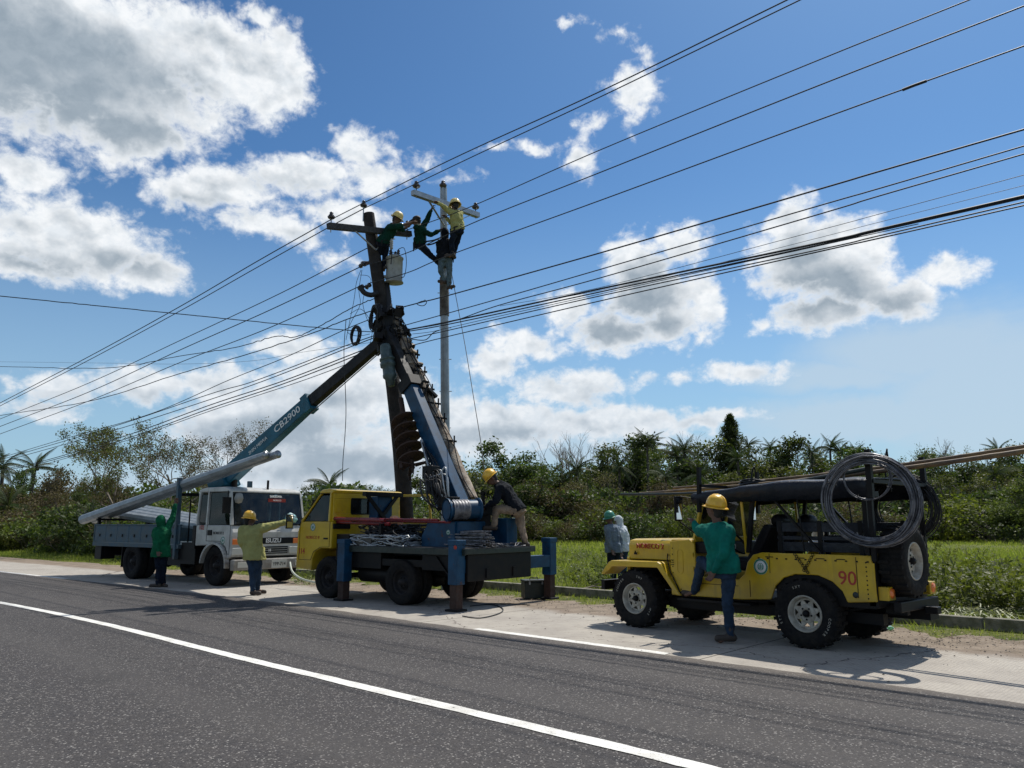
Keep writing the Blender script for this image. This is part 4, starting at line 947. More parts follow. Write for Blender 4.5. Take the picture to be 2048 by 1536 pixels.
def helmet_mesh(m, parent=None, r=.128):
    mb = MB(); prof = [(0, .150), (r * .2, .149), (r * .42, .143), (r * .64, .128), (r * .82, .103), (r * .94, .068), (r * 1.0, .03), (r * 1.02, .0)]
    mb.lathe(prof, seg=24)
    o = mb.build('helmet', m, parent); md = o.modifiers.new('s', 'SOLIDIFY'); md.thickness = .004
    vs = []; N = 28
    for i in range(N):
        a = 2 * PI * i / N; br = 1.16 + .16 * max(0, math.sin(a)) ** 2
        for q_, z in ((1.0, .004), (br, -.012), (br, -.018), (1.0, -.006)): vs.append((math.cos(a) * r * q_, math.sin(a) * r * q_ * 1.05, z))
    MB().add(vs, [(i * 4 + j, ((i + 1) % N) * 4 + j, ((i + 1) % N) * 4 + (j + 1) % 4, i * 4 + (j + 1) % 4) for i in range(N) for j in range(4)], True).build('brim', m, o)
    MB().tube([(0, -r * .98, .055), (0, -r * .8, .105), (0, -r * .45, .138), (0, 0, .148), (0, r * .45, .138), (0, r * .8, .105), (0, r * .98, .055)], [.006, .010, .011, .011, .011, .010, .006], 6).build('ridge', m, o)
    return o
hh = helmet_mesh(M['orangehelmet']); hh.location = CW @ Vector((-.22, .30, 1.40)); hh.rotation_euler = (R(35), R(-30), .4); tag(hh, 'faded orange hard hat left on the black cable heap', 'hard hat')

# ------------------------------------------------------------------ white truck
def make_white():
    T = empty('flatbed_truck', (-7.70, 19.93, 0), math.atan2(-.6, .8), 'white cab truck numbered 102 with blue side gates and a long blue crane boom', 'truck')
    Wm = M['white']; K = M['black']; L = LW(T).inverted(); w = lambda x, y, d: L @ at(x, y, d)
    prof = [(1.05, .88), (1.05, 1.36), (2.46, 1.36), (2.52, 1.20), (2.52, .66), (2.36, .60), (2.34, .74), (2.24, .88), (2.05, .96), (1.72, .96), (1.52, .90)]
    MB().prism(prof, -1.0, 1.0).build('cab', Wm, T, .02)
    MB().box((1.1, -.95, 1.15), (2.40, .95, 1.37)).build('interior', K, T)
    MB().prism([(1.03, 2.12), (1.03, 2.19), (1.3, 2.235), (2.1, 2.235), (2.33, 2.17), (2.35, 2.10)], -.98, .98).build('roof', Wm, T, .03)
    MB().box((1.04, -.97, 1.36), (1.08, .97, 2.13)).build('rear_wall', Wm, T)
    for s in (-1, 1):
        y0 = s * .985
        MB().beam((2.46, y0, 1.36), (2.31, y0 - s * .02, 2.13), .07, .06).build('pillar', Wm, T, .01)
        MB().beam((1.50, y0, 1.36), (1.50, y0 - s * .02, 2.13), .09, .05, (1, 0, 0)).beam((1.08, y0, 1.36), (1.13, y0 - s * .02, 2.13), .08, .05, (1, 0, 0)).build('pillar', Wm, T, .01)
        pane('side_window', [(2.40, y0, 1.37), (1.55, y0, 1.37), (1.55, y0 - s * .01, 2.1), (2.27, y0 - s * .01, 2.1)], T)
        pane('quarter_window', [(1.46, y0, 1.42), (1.14, y0, 1.42), (1.16, y0 - s * .01, 2.06), (1.46, y0 - s * .01, 2.06)], T)
        d = MB(); dp = [(2.44, 1.33), (2.29, 2.12), (1.53, 2.12), (1.50, 1.0), (2.06, 1.0), (2.28, .88), (2.38, .72), (2.44, .72)]
        for i in range(len(dp)):
            a, b = dp[i], dp[(i + 1) % len(dp)]; d.beam((a[0], s * 1.001, a[1]), (b[0], s * 1.001, b[1]), .010, .008, (0, 1, 0))
        d.build('door_seam', K, T); MB().box((1.56, s * 1.001 if s > 0 else -1.02, 1.13), (1.72, s * 1.02 if s > 0 else -1.001, 1.25)).build('door_handle', K, T)
        arch = [(.455 * math.cos(a) * 1.1 + 1.88, .45 + .455 * 1.1 * math.sin(a)) for a in [R(q_) for q_ in range(-5, 186, 12)]]
        fm = MB()
        for i in range(len(arch) - 1): fm.beam((arch[i][0], s * 1.0, arch[i][1]), (arch[i + 1][0], s * 1.0, arch[i + 1][1]), .05, .12, (0, 1, 0))
        fm.build('wheel_arch', Wm, T, .008)
        MB().box((2.521, s * .66 if s > 0 else -.99, .93), (2.54, s * .99 if s > 0 else -.66, 1.05)).build('indicator', M['orange'], T, .008)
        MB().box((2.521, s * .55 if s > 0 else -.99, .70), (2.55, s * .99 if s > 0 else -.55, .86)).build('headlight', M['lampglass'], T, .015)
        m_ = MB().tube([(2.32, s * 1.0, 2.1), (2.60, s * 1.22, 2.12), (2.62, s * 1.24, 1.75), (2.40, s * 1.0, 1.55)], .011, 6).box((2.58, s * 1.24 - .10, 1.62), (2.62, s * 1.24 + .10, 1.98)).build('mirror', K, T, .012)
        pane('mirror_glass', [(2.578, s * 1.24 - .085, 1.64), (2.578, s * 1.24 + .085, 1.64), (2.578, s * 1.24 + .085, 1.96), (2.578, s * 1.24 - .085, 1.96)], m_, M['chrome'], .001)
    MB().lathe([(0, -.12), (.07, -.1), (.10, 0), (.07, .1), (0, .12)], (2.66, -.98, 1.96), (0, 0, 1), 14).build('round_mirror', M['trafo'], T)
    pane('windscreen', [(2.485, -.93, 1.38), (2.485, .93, 1.38), (2.34, .91, 2.09), (2.34, -.91, 2.09)], T)
    ws = [(2.475, -.95, 1.37), (2.475, .95, 1.37), (2.33, .93, 2.10), (2.33, -.93, 2.10)]
    rim_frame('windscreen_seal', ws, .03, T, K, .02)
    wp = MB(); wp.beam((2.51, -.5, 1.40), (2.49, .1, 1.46), .015, .012); wp.beam((2.51, .3, 1.40), (2.49, .8, 1.46), .015, .012); wp.build('wiper', K, T)
    for a in (-.45, .45):
        s_ = MB().box((1.3, a - .25, 1.30), (1.42, a + .25, 2.0)).build('seat', M['seat'], T, .05)
    MB().box((2.05, -.9, 1.3), (2.4, .9, 1.42)).build('dashboard', K, T, .03)
    sv = MB(); sv.lathe([(0, .0), (.16, .02), (.2, .1), (.14, .2), (.03, .26), (0, .27)], (2.40, .62, 1.40), seg=11); o = sv.build('crumpled_sheet', M['plastic'], T)
    # front: black name band, grille, bumper, plate
    MB().box((2.5205, -.62, .93), (2.532, .96, 1.07)).build('name_band', K, T, .004)
    text('ISUZU', .135, (2.5335, .10, 1.0), (0, 1, 0), (0, 0, 1), T, M['whiteletter'], bold=.004, sx=1.15)
    MB().box((2.5205, -.52, .70), (2.528, .52, .87)).build('grille', K, T)
    for k in range(3): MB().box((2.529, -.5, .725 + k * .05), (2.54, .5, .74 + k * .05)).build('grille_bar', M['trafo'], T)
    MB().box((2.541, -.03, .755), (2.548, -.012, .815)).box((2.541, -.013, .78), (2.548, .013, .79)).box((2.541, .012, .755), (2.548, .03, .815)).build('emblem', M['whiteletter'], T)
    MB().box((2.50, -1.0, .36), (2.66, 1.0, .60)).build('bumper', Wm, T, .025)
    for s in (-1, 1): MB().box((2.661, s * .78 - .13, .42), (2.67, s * .78 + .13, .54)).build('fog_lamp', M['lampglass'], T, .006)
    pl = MB().box((2.662, -.02, .38), (2.672, .40, .56)).build('number_plate', M['lampglass'], T, .003)
    text('YFP-714', .105, (2.6735, .19, .47), (0, 1, 0), (0, 0, 1), pl, M['blackletter'], bold=.002)
    text('SAKEONA', .075, (2.37, .22, 2.03), (0, 1, 0), (-.2, 0, 1), T, M['whiteletter'], bold=.002)
    MB().box((2.36, .0, 1.90), (2.385, .5, 1.98)).build('visor_strip', M['redletter'], T); text('NORECO', .055, (2.387, .25, 1.94), (0, 1, 0), (-.2, 0, 1), T, M['whiteletter'])
    text('NORECO 2', .085, (1.98, -1.003, 1.18), (1, 0, 0), (0, 0, 1), T, M['blackletter'], bold=.002)
    text('102', .14, (1.28, -1.003, 1.30), (1, 0, 0), (0, 0, 1), T, M['redletter'], bold=.003)
    seal(T, (2.18, -1.002, 1.02), (1, 0, 0), .085)
    MB().cyl((2.2, .1, 2.2), (2.2, .1, 2.42), .028).build('roof_stub', K, T)
    # chassis
    ch = MB()
    for s in (1, -1): ch.box((-3.8, s * .4 - .05, .52), (2.4, s * .4 + .05, .74))
    ch.box((-3.85, -.9, .55), (-3.45, .9, .80)); ch.cyl((-1.81, -.85, .45), (-1.81, .85, .45), .07); ch.cyl((1.88, -.85, .45), (1.88, .85, .45), .055); ch.lathe([(0, -.2), (.18, -.12), (.21, 0), (.18, .12), (0, .2)], (-1.81, 0, .45), seg=14)
    ch.box((-.6, -.95, .4), (.4, -.5, .80)); ch.box((-.6, .5, .45), (.3, .9, .78)); ch.box((.4, -.95, .45), (1.0, .95, .95)); ch.box((2.2, -.8, .42), (2.5, .8, .62)); ch.box((-3.84, -.98, .45), (-3.5, -.6, .79))
    ch.build('chassis', K, T)
    MB().box((.92, -1.0, .82), (1.03, .95, 1.35)).build('front_board', K, T)
    MB().box((-3.92, -1.0, .80), (.38, 1.0, .90)).build('bed_floor', M['bedblue'], T)
    for s in (-1, 1):
        for k in range(7):
            x0 = -3.90 + k * .61; g_ = MB().box((x0 + .006, s * .965 if s > 0 else -1.0, .905), (x0 + .604, s * 1.0 if s > 0 else -.965, 1.34)).build('gate_panel', M['bedblue'], T, .006)
            MB().box((x0 + .28, s * 1.001 if s > 0 else -1.02, 1.05), (x0 + .32, s * 1.02 if s > 0 else -1.001, 1.12)).build('latch', K, g_)
        MB().box((-3.92, s * .955 if s > 0 else -1.015, 1.343), (.38, s * 1.015 if s > 0 else -.955, 1.375)).box((-3.92, s * 1.0 if s > 0 else -1.03, .80), (.38, s * 1.03 if s > 0 else -1.0, .90)).build('gate_rail', M['bedblue'], T, .006)
    MB().box((-3.96, -1.0, .905), (-3.925, 1.0, 1.36)).build('tail_gate', M['bedblue'], T)
    for y in (-.93, .45): MB().beam((-3.86, y, 1.3), (-3.86, y, 1.80), .07, .07).build('rear_rack_post', K, T)
    MB().box((-3.90, -1.0, 1.47), (-3.82, .95, 1.53)).build('rear_rack_bar', K, T, .005)
    MB().beam((.24, -1.0, .55), (.18, -1.0, 2.50), .11, .09).build('front_rack_post', M['bedblue'], T, .008)
    MB().beam((.24, .98, .55), (.18, .98, 2.50), .11, .09).build('front_rack_post', M['bedblue'], T, .008)
    MB().box((.14, -1.0, 2.06), (.22, 1.0, 2.13)).box((.10, .30, 2.0), (1.05, .38, 2.06)).build('front_rack_bar', K, T, .005)
    for k in range(4): MB().beam((.40, -.8 + k * .42, .9), (.40, -.8 + k * .42, 2.1), .025, .025).build('headboard_bar', K, T)
    MB().box((.37, -.95, 2.08), (.43, .95, 2.13)).build('headboard_bar', K, T)
    for s in (-1, 1):
        wheel(T, (1.88, s * .87, .45), .45, .24, .24, s, 'dish', .2); wheel(T, (-1.81, s * .90, .45), .45, .22, .24, s, 'dish'); wheel(T, (-1.81, s * .65, .45), .45, .22, .24, s, 'dish')
    MB().box((-2.35, -1.0, .28), (-2.33, -.7, .8)).build('mud_flap', K, T)
    # crane: column, boom
    Bc = M['teal']
    MB().box((.55, -.24, .95), (.98, .28, 2.30)).build('crane_column', Bc, T, .03)
    b0 = L @ at(447, 962, 19.35); b1 = L @ at(618, 808, 17.75); b2 = L @ at(762, 684, 16.55)
    u = (b1 - b0).normalized()
    hd = MB(); hd.beam((.75, 0, 2.25), b0 + Vector((0, 0, .12)), .42, .5, (1, 0, 0)); hd.beam(b0 - u * .35, b0 + u * .25, .44, .52); hd.build('crane_head', Bc, T, .03)
    MB().beam(b0 - u * .2, b1, .26, .48, (0, 0, 1), .22, .34).build('boom', Bc, T, .02)
    MB().beam(b1 - u * .1, b1 + u * .12, .27, .42).build('boom_collar', Bc, T, .01)
    MB().beam(b1, b2, .18, .27, (0, 0, 1), .16, .23).build('boom_extension', M['boomblack'], T, .01)
    MB().tube([b1 - Vector((0, 0, .26)), b2 - Vector((0, 0, .22))], .012, 6).build('boom_rope', M['coil'], T)
    MB().cyl((.95, 0, 1.6), b0 + u * .5 - Vector((0, 0, .22)), .07).build('lift_cylinder', K, T)
    # boom lettering on the face towards the road
    sd = u.cross(Vector((0, 0, 1))).normalized(); up_ = sd.cross(u).normalized()
    if sd.y > 0: sd = -sd
    c = b0.lerp(b1, .80) + sd * (.121); text('CB2900', .23, c, u, up_, T, M['whiteletter'], bold=.002, sx=1.3)
    c = b0.lerp(b1, .47) + sd * (.130); text('SHIN MEIWA', .125, c, u, up_, T, M['whiteletter'])
    return T
TRUCK = make_white(); TW = LW(TRUCK)
def steel_pole(a, b, ra, rb, label, seg=8):
    a = TW @ Vector(a); b = TW @ Vector(b); mb = MB(); mb.tube([a, b], [ra, rb], seg, smooth=False, phase=.2)
    o = mb.build('steel_pole', M['steelpole']); rebase(o, a); tag(o, label, 'steel pole', 'galvanised poles loaded on the white truck')
    d = (b - a).normalized(); c = MB().lathe([(0, .004), (rb * 1.08, .004), (rb * 1.08, -.02)], b - a, d, 16); c.build('end_cap', M['steel'], o)
steel_pole((-4.85, -.92, 1.50), (3.50, -.92, 2.90), .135, .085, 'near one of the two long steel poles slanting up over the white cab')
steel_pole((-4.75, -.64, 1.52), (3.62, -.70, 2.92), .135, .085, 'far one of the two long steel poles slanting up over the white cab')
for k, (y, z0, z1) in enumerate(((-.25, 1.70, 1.30), (.05, 1.74, 1.32), (.36, 1.78, 1.34), (.68, 1.80, 1.36))):
    steel_pole((-4.6 + .12 * k, y - .1, z0), (.30, y + .05, z1), .12, .10, ('nearest', 'second', 'third', 'farthest')[k] + ' of the four steel poles lying low in the truck bed')
# ------------------------------------------------------------------ utility poles
def mb_to(mb, name, m, parent, origin, **k):
    """mesh collected in world coordinates, hung under a parent whose origin is given"""
    o = mb.build(name, m, None, **k); o.data.transform(Matrix.Translation(-Vector(origin))); o.parent = parent; return o
YO = 17.0
obase = at(818, 1178, YO); obase.z = 0
OP = empty('utility_pole', obase, 0, 'old dark leaning timber pole with crossarm and transformer beside the crane truck', 'utility pole')
ppts = [(818, 1178), (806, 960), (790, 800), (768, 640), (754, 545), (737, 428)]
pw = [at(x, y, YO) for x, y in ppts]; pw[0].z = -.1
mb = MB(); sp_pts = spline(pw, 6); nP = len(sp_pts)
mb.tube(sp_pts, [(.19 - .055 * i / (nP - 1)) * (1 + .03 * mnoise.noise((i * .8, 0, 0))) for i in range(nP)], 16)
mb_to(mb, 'pole_shaft', M['wood'], OP, obase)
c0 = at(659, 456, YO - 1.0); c1 = at(822, 472, YO + .7)
ca = c0 + Vector((0, -.12, 0)); cb = c1 + Vector((0, -.12, 0))
mb_to(MB().beam(ca, cb, .12, .13), 'crossarm', M['arm'], OP, obase)
ctr = ca.lerp(cb, .5)
for q_, pp in ((.30, (752, 500)), (.72, (752, 500))):
    mb_to(MB().beam(ca.lerp(cb, q_) + Vector((0, -.04, -.05)), at(pp[0], pp[1], YO - .19), .045, .012), 'brace', M['steel'], OP, obase)
def pin_insulator(p, parent, origin, s=1., m='ceramic'):
    mb = MB(); mb.lathe([(.012, -.12), (.012, 0), (.05 * s, 0), (.075 * s, .015), (.085 * s, .05), (.05 * s, .06), (.06 * s, .085), (.045 * s, .10), (.032 * s, .115), (.045 * s, .13), (.03 * s, .155), (0, .16)], p, seg=16)
    return mb_to(mb, 'insulator', M[m], parent, origin)
INS = {}
INS['L'] = ca.lerp(cb, .03) + Vector((0, 0, .17)); INS['R'] = ca.lerp(cb, .955) + Vector((0, 0, .17)); INS['T'] = pw[-1] + Vector((-.10, -.1, .13))
for k in INS: pin_insulator(INS[k], OP, obase)
ptop = MB().cyl(INS['T'] - Vector((0, 0, .35)), INS['T'], .014); mb_to(ptop, 'pin', M['steel'], OP, obase)
for q_ in (.03, .955): mb_to(MB().cyl(ca.lerp(cb, q_) - Vector((0, 0, .14)), ca.lerp(cb, q_) + Vector((0, 0, .16)), .012), 'pin', M['steel'], OP, obase)
# secondary hardware: spool insulators, bent conduit, ribbed riser
for (x, y) in ((724, 530), (736, 572), (722, 575)): 
    a = at(x, y, YO - .1); mb_to(MB().lathe([(0, -.07), (.05, -.07), (.055, -.03), (.03, 0), (.055, .03), (.05, .07), (0, .07)], a, (.7, -.5, .3), 14), 'spool_insulator', M['ceramic'], OP, obase)
def ribbed(name, pts, r, parent=OP, m='wire'):
    sp2 = spline(pts, 14); mb_to(MB().tube(sp2, [r * (1 + .13 * (i % 2)) for i in range(len(sp2))], 10), name, M[m], parent, obase)
ribbed('conduit', [at(720, 572, YO - .3), at(728, 585, YO - .3), at(742, 590, YO - .25), at(756, 586, YO - .2)], .055)
ribbed('conduit', [at(772, 568, YO + .1), at(776, 600, YO), at(780, 640, YO - .1), at(790, 700, YO - .3)], .075)
ribbed('conduit', [at(760, 610, YO - .25), at(763, 640, YO - .25), at(768, 690, YO - .25)], .05)
# crusty hardware and tape lumps where pole, boom and services meet
rs = random.Random(11); hb = MB()
for k in range(70):
    p = at(rs.uniform(752, 800), rs.uniform(618, 705), YO - rs.uniform(.1, .75)); s_ = rs.uniform(.03, .10)
    hb.box(p - Vector((s_, s_ * .8, s_)), p + Vector((s_, s_ * .8, s_)), Matrix.Rotation(rs.uniform(0, 3), 3, Vector((rs.random(), rs.random(), rs.random()))))
mb_to(hb, 'clamps_and_brackets', M['black'], OP, obase)
# transformer
tb = at(788, 566, YO + .05); TR = empty('transformer', tb, 0, 'grey can transformer hung on the old timber pole', 'transformer')
MB().lathe([(0, 0), (.215, 0), (.215, .02), (.19, .03), (.19, .56), (.205, .57), (.205, .60), (.12, .66), (0, .67)], seg=28).build('tank', M['trafo'], TR)
for k in range(3): MB().lathe([(0, .0), (.022, 0), (.05, .03), (.022, .05), (.045, .08), (.022, .10), (.04, .13), (.015, .17), (0, .18)], ((-.09, .0, .09)[k], (-.05, .08, -.05)[k], .62), seg=12).build('bushing', M['ceramic'], TR)
MB().box((-.42, -.03, .38), (-.17, .03, .44)).build('mounting_bracket', M['trafo'], TR); MB().box((-.42, -.03, .12), (-.17, .03, .18)).build('mounting_bracket', M['trafo'], TR); MB().box((-.03, -.205, .30), (.0, -.188, .5)).build('name_plate', M['trafo'], TR)
MB().tube(spline([(.09, -.05, .80), (.22, -.05, .82), (.28, -.05, .5), (.24, -.05, .15), (.12, -.1, .1)], 6), .008, 6).build('lead', M['wire'], TR)
fz = at(783, 488, YO - .35); FZ = empty('fuse_cutout', fz, 0, 'fuse cutout with grey porcelain body hanging under the timber crossarm', 'fuse cutout')
MB().lathe([(0, -.12), (.035, -.12), (.04, -.09), (.025, -.07), (.045, -.04), (.025, -.02), (.045, .01), (.025, .03), (.045, .06), (.025, .09), (.02, .12), (0, .12)], seg=12).build('porcelain', M['trafo'], FZ)
MB().tube([(0, 0, -.12), (.02, 0, -.2), (.0, 0, -.48)], .010, 6).tube([(-.1, 0, -.22), (.16, 0, -.2)], .008, 6).tube([(0, 0, .12), (.04, .2, .2)], .012, 6).build('fuse_tube', M['black'], FZ)

# new steel pole
YS = 17.75
sbase = at(893, 1165, YS); sbase.z = 0
SP = empty('utility_pole', sbase, 0, 'new grey steel pole carrying a tilted steel crossarm and three linemen', 'utility pole')
sb = [at(893, 1165, YS), at(887, 376, YS)]; sb[0].z = -.05
mb_to(MB().tube([sb[0], sb[1]], [.118, .085], 12, smooth=False), 'pole_shaft', M['steelpole'], SP, sbase)
mb_to(MB().tube([sb[0].lerp(sb[1], .66), sb[0].lerp(sb[1], .76)], [.113, .109], 12), 'rusty_sleeve', mat('rust_patch', (.05, .038, .03), .8, var=.4, col2=(.14, .13, .11), vscale=4), SP, sbase)
for q_ in (.12, .2, .3, .38, .47, .55, .63, .72, .86, .92, .96):
    p = sb[0].lerp(sb[1], q_); s_ = 1 if int(q_ * 100) % 2 else -1
    mb_to(MB().cyl(p - Vector((.13 + .03 * (s_ < 0), 0, 0)), p + Vector((.13 + .03 * (s_ > 0), 0, 0)), .010, seg=6), 'step_bolt', M['steel'], SP, sbase)
s0 = at(827, 391, YS - .95); s1 = at(957, 436, YS + .55)
mb_to(MB().beam(s0 + Vector((0, -.16, 0)), s1 + Vector((0, -.16, 0)), .12, .12), 'crossarm', M['steel'], SP, sbase)
sa, sc_ = s0 + Vector((0, -.16, 0)), s1 + Vector((0, -.16, 0))
for q_ in (.23, .88): mb_to(MB().beam(sa.lerp(sc_, q_) - Vector((0, 0, .06)), at(889, 452, YS - .15), .045, .014), 'brace', M['steel'], SP, sbase)
for q_ in (.05, .955):
    p = sa.lerp(sc_, q_); mb_to(MB().cyl(p - Vector((0, 0, .1)), p + Vector((0, 0, .20)), .011), 'pin', M['steel'], SP, sbase); pin_insulator(p + Vector((0, 0, .15)), SP, sbase, 1.15)
p = at(886, 374, YS - .1); mb_to(MB().cyl(p - Vector((0, 0, .45)), p + Vector((0, 0, .05)), .02), 'pin', M['steel'], SP, sbase); pin_insulator(p, SP, sbase, 1.15)

# pale peeling pole held by the crane
l0 = at(938, 1003, 15.1); l1 = at(787, 640, 16.75)
LPm = MB(); pts = [l0.lerp(l1, i / 14) + Vector((.02 * mnoise.noise((i * .7, 0, 0)), 0, 0)) for i in range(15)]
LPm.tube(pts, [.185 - .045 * i / 14 for i in range(15)], 14)
LPo = LPm.build('salvaged_pole', M['palewood']); rebase(LPo, l0); tag(LPo, 'peeling pale timber pole leaning along the blue crane boom, clamps still on it', 'pole')
rs = random.Random(3)
for k in range(34):
    t = rs.uniform(.55, .97); p = l0.lerp(l1, t) + Vector((rs.uniform(-.16, .20), -rs.uniform(.08, .2), 0)) - l0; s_ = rs.uniform(.03, .075)
    mb = MB(); rot = Matrix.Rotation(rs.uniform(0, 3), 3, Vector((rs.random(), rs.random(), rs.random())))
    mb.box(p - Vector((s_ * 1.6, .03, s_ * .6)), p + Vector((s_ * 1.6, .03, s_ * .6)), rot); mb.build('clamp', M['black'] if k % 3 else M['palewood'], LPo)
for t in (.30, .42, .50, .58, .68, .78, .9):
    p = l0.lerp(l1, t) - l0; MB().beam(p + Vector((-.14, -.15, .03)), p + Vector((.27, -.15, -.02)), .05, .035).beam(p + Vector((.22, -.15, -.10)), p + Vector((.22, -.15, .10)), .03, .03).build('pole_step', M['black'], LPo)
for k, (x0, x1) in enumerate(((-.10, .10), (.02, .17), (.12, .20))):
    pr_ = [l0.lerp(l1, t / 10) + Vector((x0 + (x1 - x0) * t / 10 + .05 * math.sin(t * 2 + k), -.21, 0)) - l0 for t in range(11)]
    MB().tube(spline(pr_, 4), .011, 5).build('loose_wire', M['wire'], LPo)

def hang_coil(x, y, Y, R0, th, n, label, ax=(1, .55, 0)):
    return coil('cable_coil', at(x, y, Y), ax, R0, th, n, label, .012, 'wire', ties=3)
hang_coil(750, 635, YO - .45, .27, .035, 14, 'thick black cable coil hung on the old timber pole near its middle')
hang_coil(711, 671, YO - .75, .19, .02, 10, 'small black cable coil hanging from the wires left of the timber pole', (1, .8, 0))

# ------------------------------------------------------------------ wires: each follows the line of the road through the poles
def wire_plane(p0, d):
    n_ = Vector((-d[1], d[0], 0)).normalized(); return Vector(p0), n_
def wire(px, label, r=.012, plane=None, name='power_line', ext0=None, ext1=None, cat='power line', n=10, group=None, wig=0.):
    p0, n_ = plane; pts = []
    for x, y in px:
        d = ray(x, y); o = Vector((0, 0, CH)); t = (p0 - o).dot(n_) / d.dot(n_); pts.append(o + d * t)
    if ext0: d = (pts[0] - pts[1]).normalized(); pts.insert(0, pts[0] + d * ext0)
    if ext1: d = (pts[-1] - pts[-2]).normalized(); pts.append(pts[-1] + d * ext1)
    s_ = spline(pts, n)
    if wig:
        s_ = [p + Vector((0, 0, wig * mnoise.noise((i * .9, r * 1000, 0)))) for i, p in enumerate(s_)]
    o = MB().tube(s_, r, 5, caps=False).build(name, M['wire']); rebase(o, s_[0]); tag(o, label, cat, group); return o
DR = (.73, -.68); DL = (-.78, .62)
pp = (pw[-1].x, pw[-1].y)
plR = wire_plane((*INS['T'].xy, 0), DR); plL = wire_plane((*INS['T'].xy, 0), DL)
plRl = wire_plane((*INS['L'].xy, 0), DR); plLl = wire_plane((*INS['L'].xy, 0), DL)
plRr = wire_plane((*INS['R'].xy, 0), DR); plLr = wire_plane((*INS['R'].xy, 0), DL)
G1 = 'bare lines on the timber crossarm'
wire([(664, 438), (900, 320), (1200, 183), (1574, 0)], 'upper of the two close parallel lines rising from the timber crossarm left end', .010, plRl, ext1=6, group=G1)
wire([(664, 438), (512, 524), (360, 613), (180, 712), (0, 806)], 'upper of the two close parallel lines running down left from the timber crossarm', .012, plLl, ext1=20, group=G1)
wire([(728, 417), (950, 311), (1200, 194), (1600, 0)], 'line rising right from the insulator on top of the timber pole', .010, plR, ext1=6, group=G1)
wire([(728, 417), (655, 456), (512, 536), (360, 622), (180, 719), (0, 812)], 'line running down left from the insulator on top of the timber pole', .012, plL, ext1=20, group=G1)
wire([(817, 459), (940, 414), (1200, 300), (1640, 119), (1938, 0)], 'line rising right from the right end of the timber crossarm', .010, plRr, ext1=6, group=G1)
wire([(817, 459), (733, 497), (560, 587), (360, 681), (180, 765), (0, 838)], 'line running down left from the right end of the timber crossarm', .012, plLr, ext1=20, group=G1)
G2 = 'lines tied to the upper shaft of the timber pole'
wire([(722, 533), (816, 505), (960, 440), (1200, 345), (1640, 170), (2048, 12)], 'second line below the crossarm on the right, crossing behind the climbers', .010, plR, ext1=6, group=G2)
wire([(722, 533), (540, 620), (360, 700), (180, 783), (0, 853)], 'second line below the crossarm, running down to the left', .012, plL, ext1=20, group=G2)
wire([(740, 566), (816, 545), (900, 510), (1200, 401), (1640, 239), (2048, 92)], 'third line below the crossarm on the right, with a dark splice near the frame edge', .010, plR, ext1=6, group=G2)
wire([(1805, 180), (1828, 171), (1853, 162)], 'dark splice sleeve clamped on the third line near the right edge', .020, plR, name='splice', cat='splice')
wire([(716, 574), (540, 655), (360, 725), (180, 801), (0, 868)], 'third line below the crossarm, running down to the left', .011, plL, ext1=20, group=G2)
plT = wire_plane((*at(780, 630, YO - .4).xy, 0), DR); plTL = wire_plane((*at(760, 640, YO - .4).xy, 0), DL)
G3 = 'service cables strung right from the timber pole'
def tel(px, label, r): wire(px, label, r, plT, 'service_cable', ext1=5, cat='cable', group=G3)
tel([(795, 617), (845, 604), (900, 590), (1200, 506), (1640, 378), (1748, 346), (2048, 259)], 'topmost of the service cables on the right, with a small loop beside the poles', .013)
tel([(805, 652), (1000, 597), (1200, 539), (1640, 411), (1748, 380), (2048, 292)], 'second service cable from the top on the right side', .010)
tel([(805, 661), (900, 644), (1000, 610), (1200, 556), (1640, 428), (1748, 395), (2048, 308)], 'third service cable from the top on the right side', .010)
tel([(1000, 612), (1200, 575), (1640, 460), (1748, 431), (2048, 350)], 'thin cable just above the thick black bundle on the right', .0045)
tel([(1100, 600), (1300, 560), (1640, 475), (1748, 447), (2048, 371)], 'thinnest cable touching the top of the thick black bundle on the right', .0035)
tel([(808, 661), (900, 643), (1200, 578), (1640, 486), (1748, 461), (2048, 392)], 'thick black cable, upper strand of the heaviest bundle on the right', .017)
tel([(808, 664), (900, 648), (1200, 584), (1640, 490), (1748, 464), (2048, 396)], 'thick black cable, lower strand of the heaviest bundle on the right', .012)
tel([(818, 678), (900, 660), (1200, 592), (1640, 499), (1748, 474), (2048, 404)], 'cable just below the heavy bundle on the right', .010)
tel([(820, 692), (900, 672), (1200, 602), (1640, 503), (1748, 479), (2048, 411)], 'lowest of the service cables on the right', .010)
tel([(825, 668), (860, 664), (900, 655), (1000, 632), (1200, 588)], 'slack grey strand between the lower cables just right of the timber pole', .006)
wire([(845, 604), (850, 600), (853, 605), (848, 611), (840, 611), (834, 607), (845, 602)], 'small cable loop hanging just right of the timber pole', .009, plT, 'cable_loop', cat='cable loop')
wire([(822, 678), (850, 680), (866, 666), (880, 660)], 'slack black tail curling under the service cables right of the pole', .010, plT, 'cable_tail', cat='cable')
G4 = 'service cables strung left from the timber pole'
def tl(px, label, r, wig=0.): wire(px, label, r, plTL, 'service_cable', ext1=14, cat='cable', group=G4, wig=wig)
tl([(750, 597), (705, 615), (640, 652), (590, 674), (550, 673), (470, 695), (360, 712), (210, 736), (0, 733)], 'kinked sagging cable that levels out towards the left edge', .011, .03)
tl([(757, 617), (690, 640), (620, 668), (490, 710), (360, 747), (180, 802), (0, 831)], 'twisted cable leaving the pole above the small coil, down left', .012, .02)
tl([(752, 634), (688, 660), (570, 715), (458, 760), (300, 828), (120, 880), (20, 910)], 'uppermost of the four lower cables running to the left palms', .010)
tl([(755, 669), (690, 692), (610, 724), (500, 765), (420, 788), (230, 852), (30, 911)], 'cable running left just under the small black coil', .011)
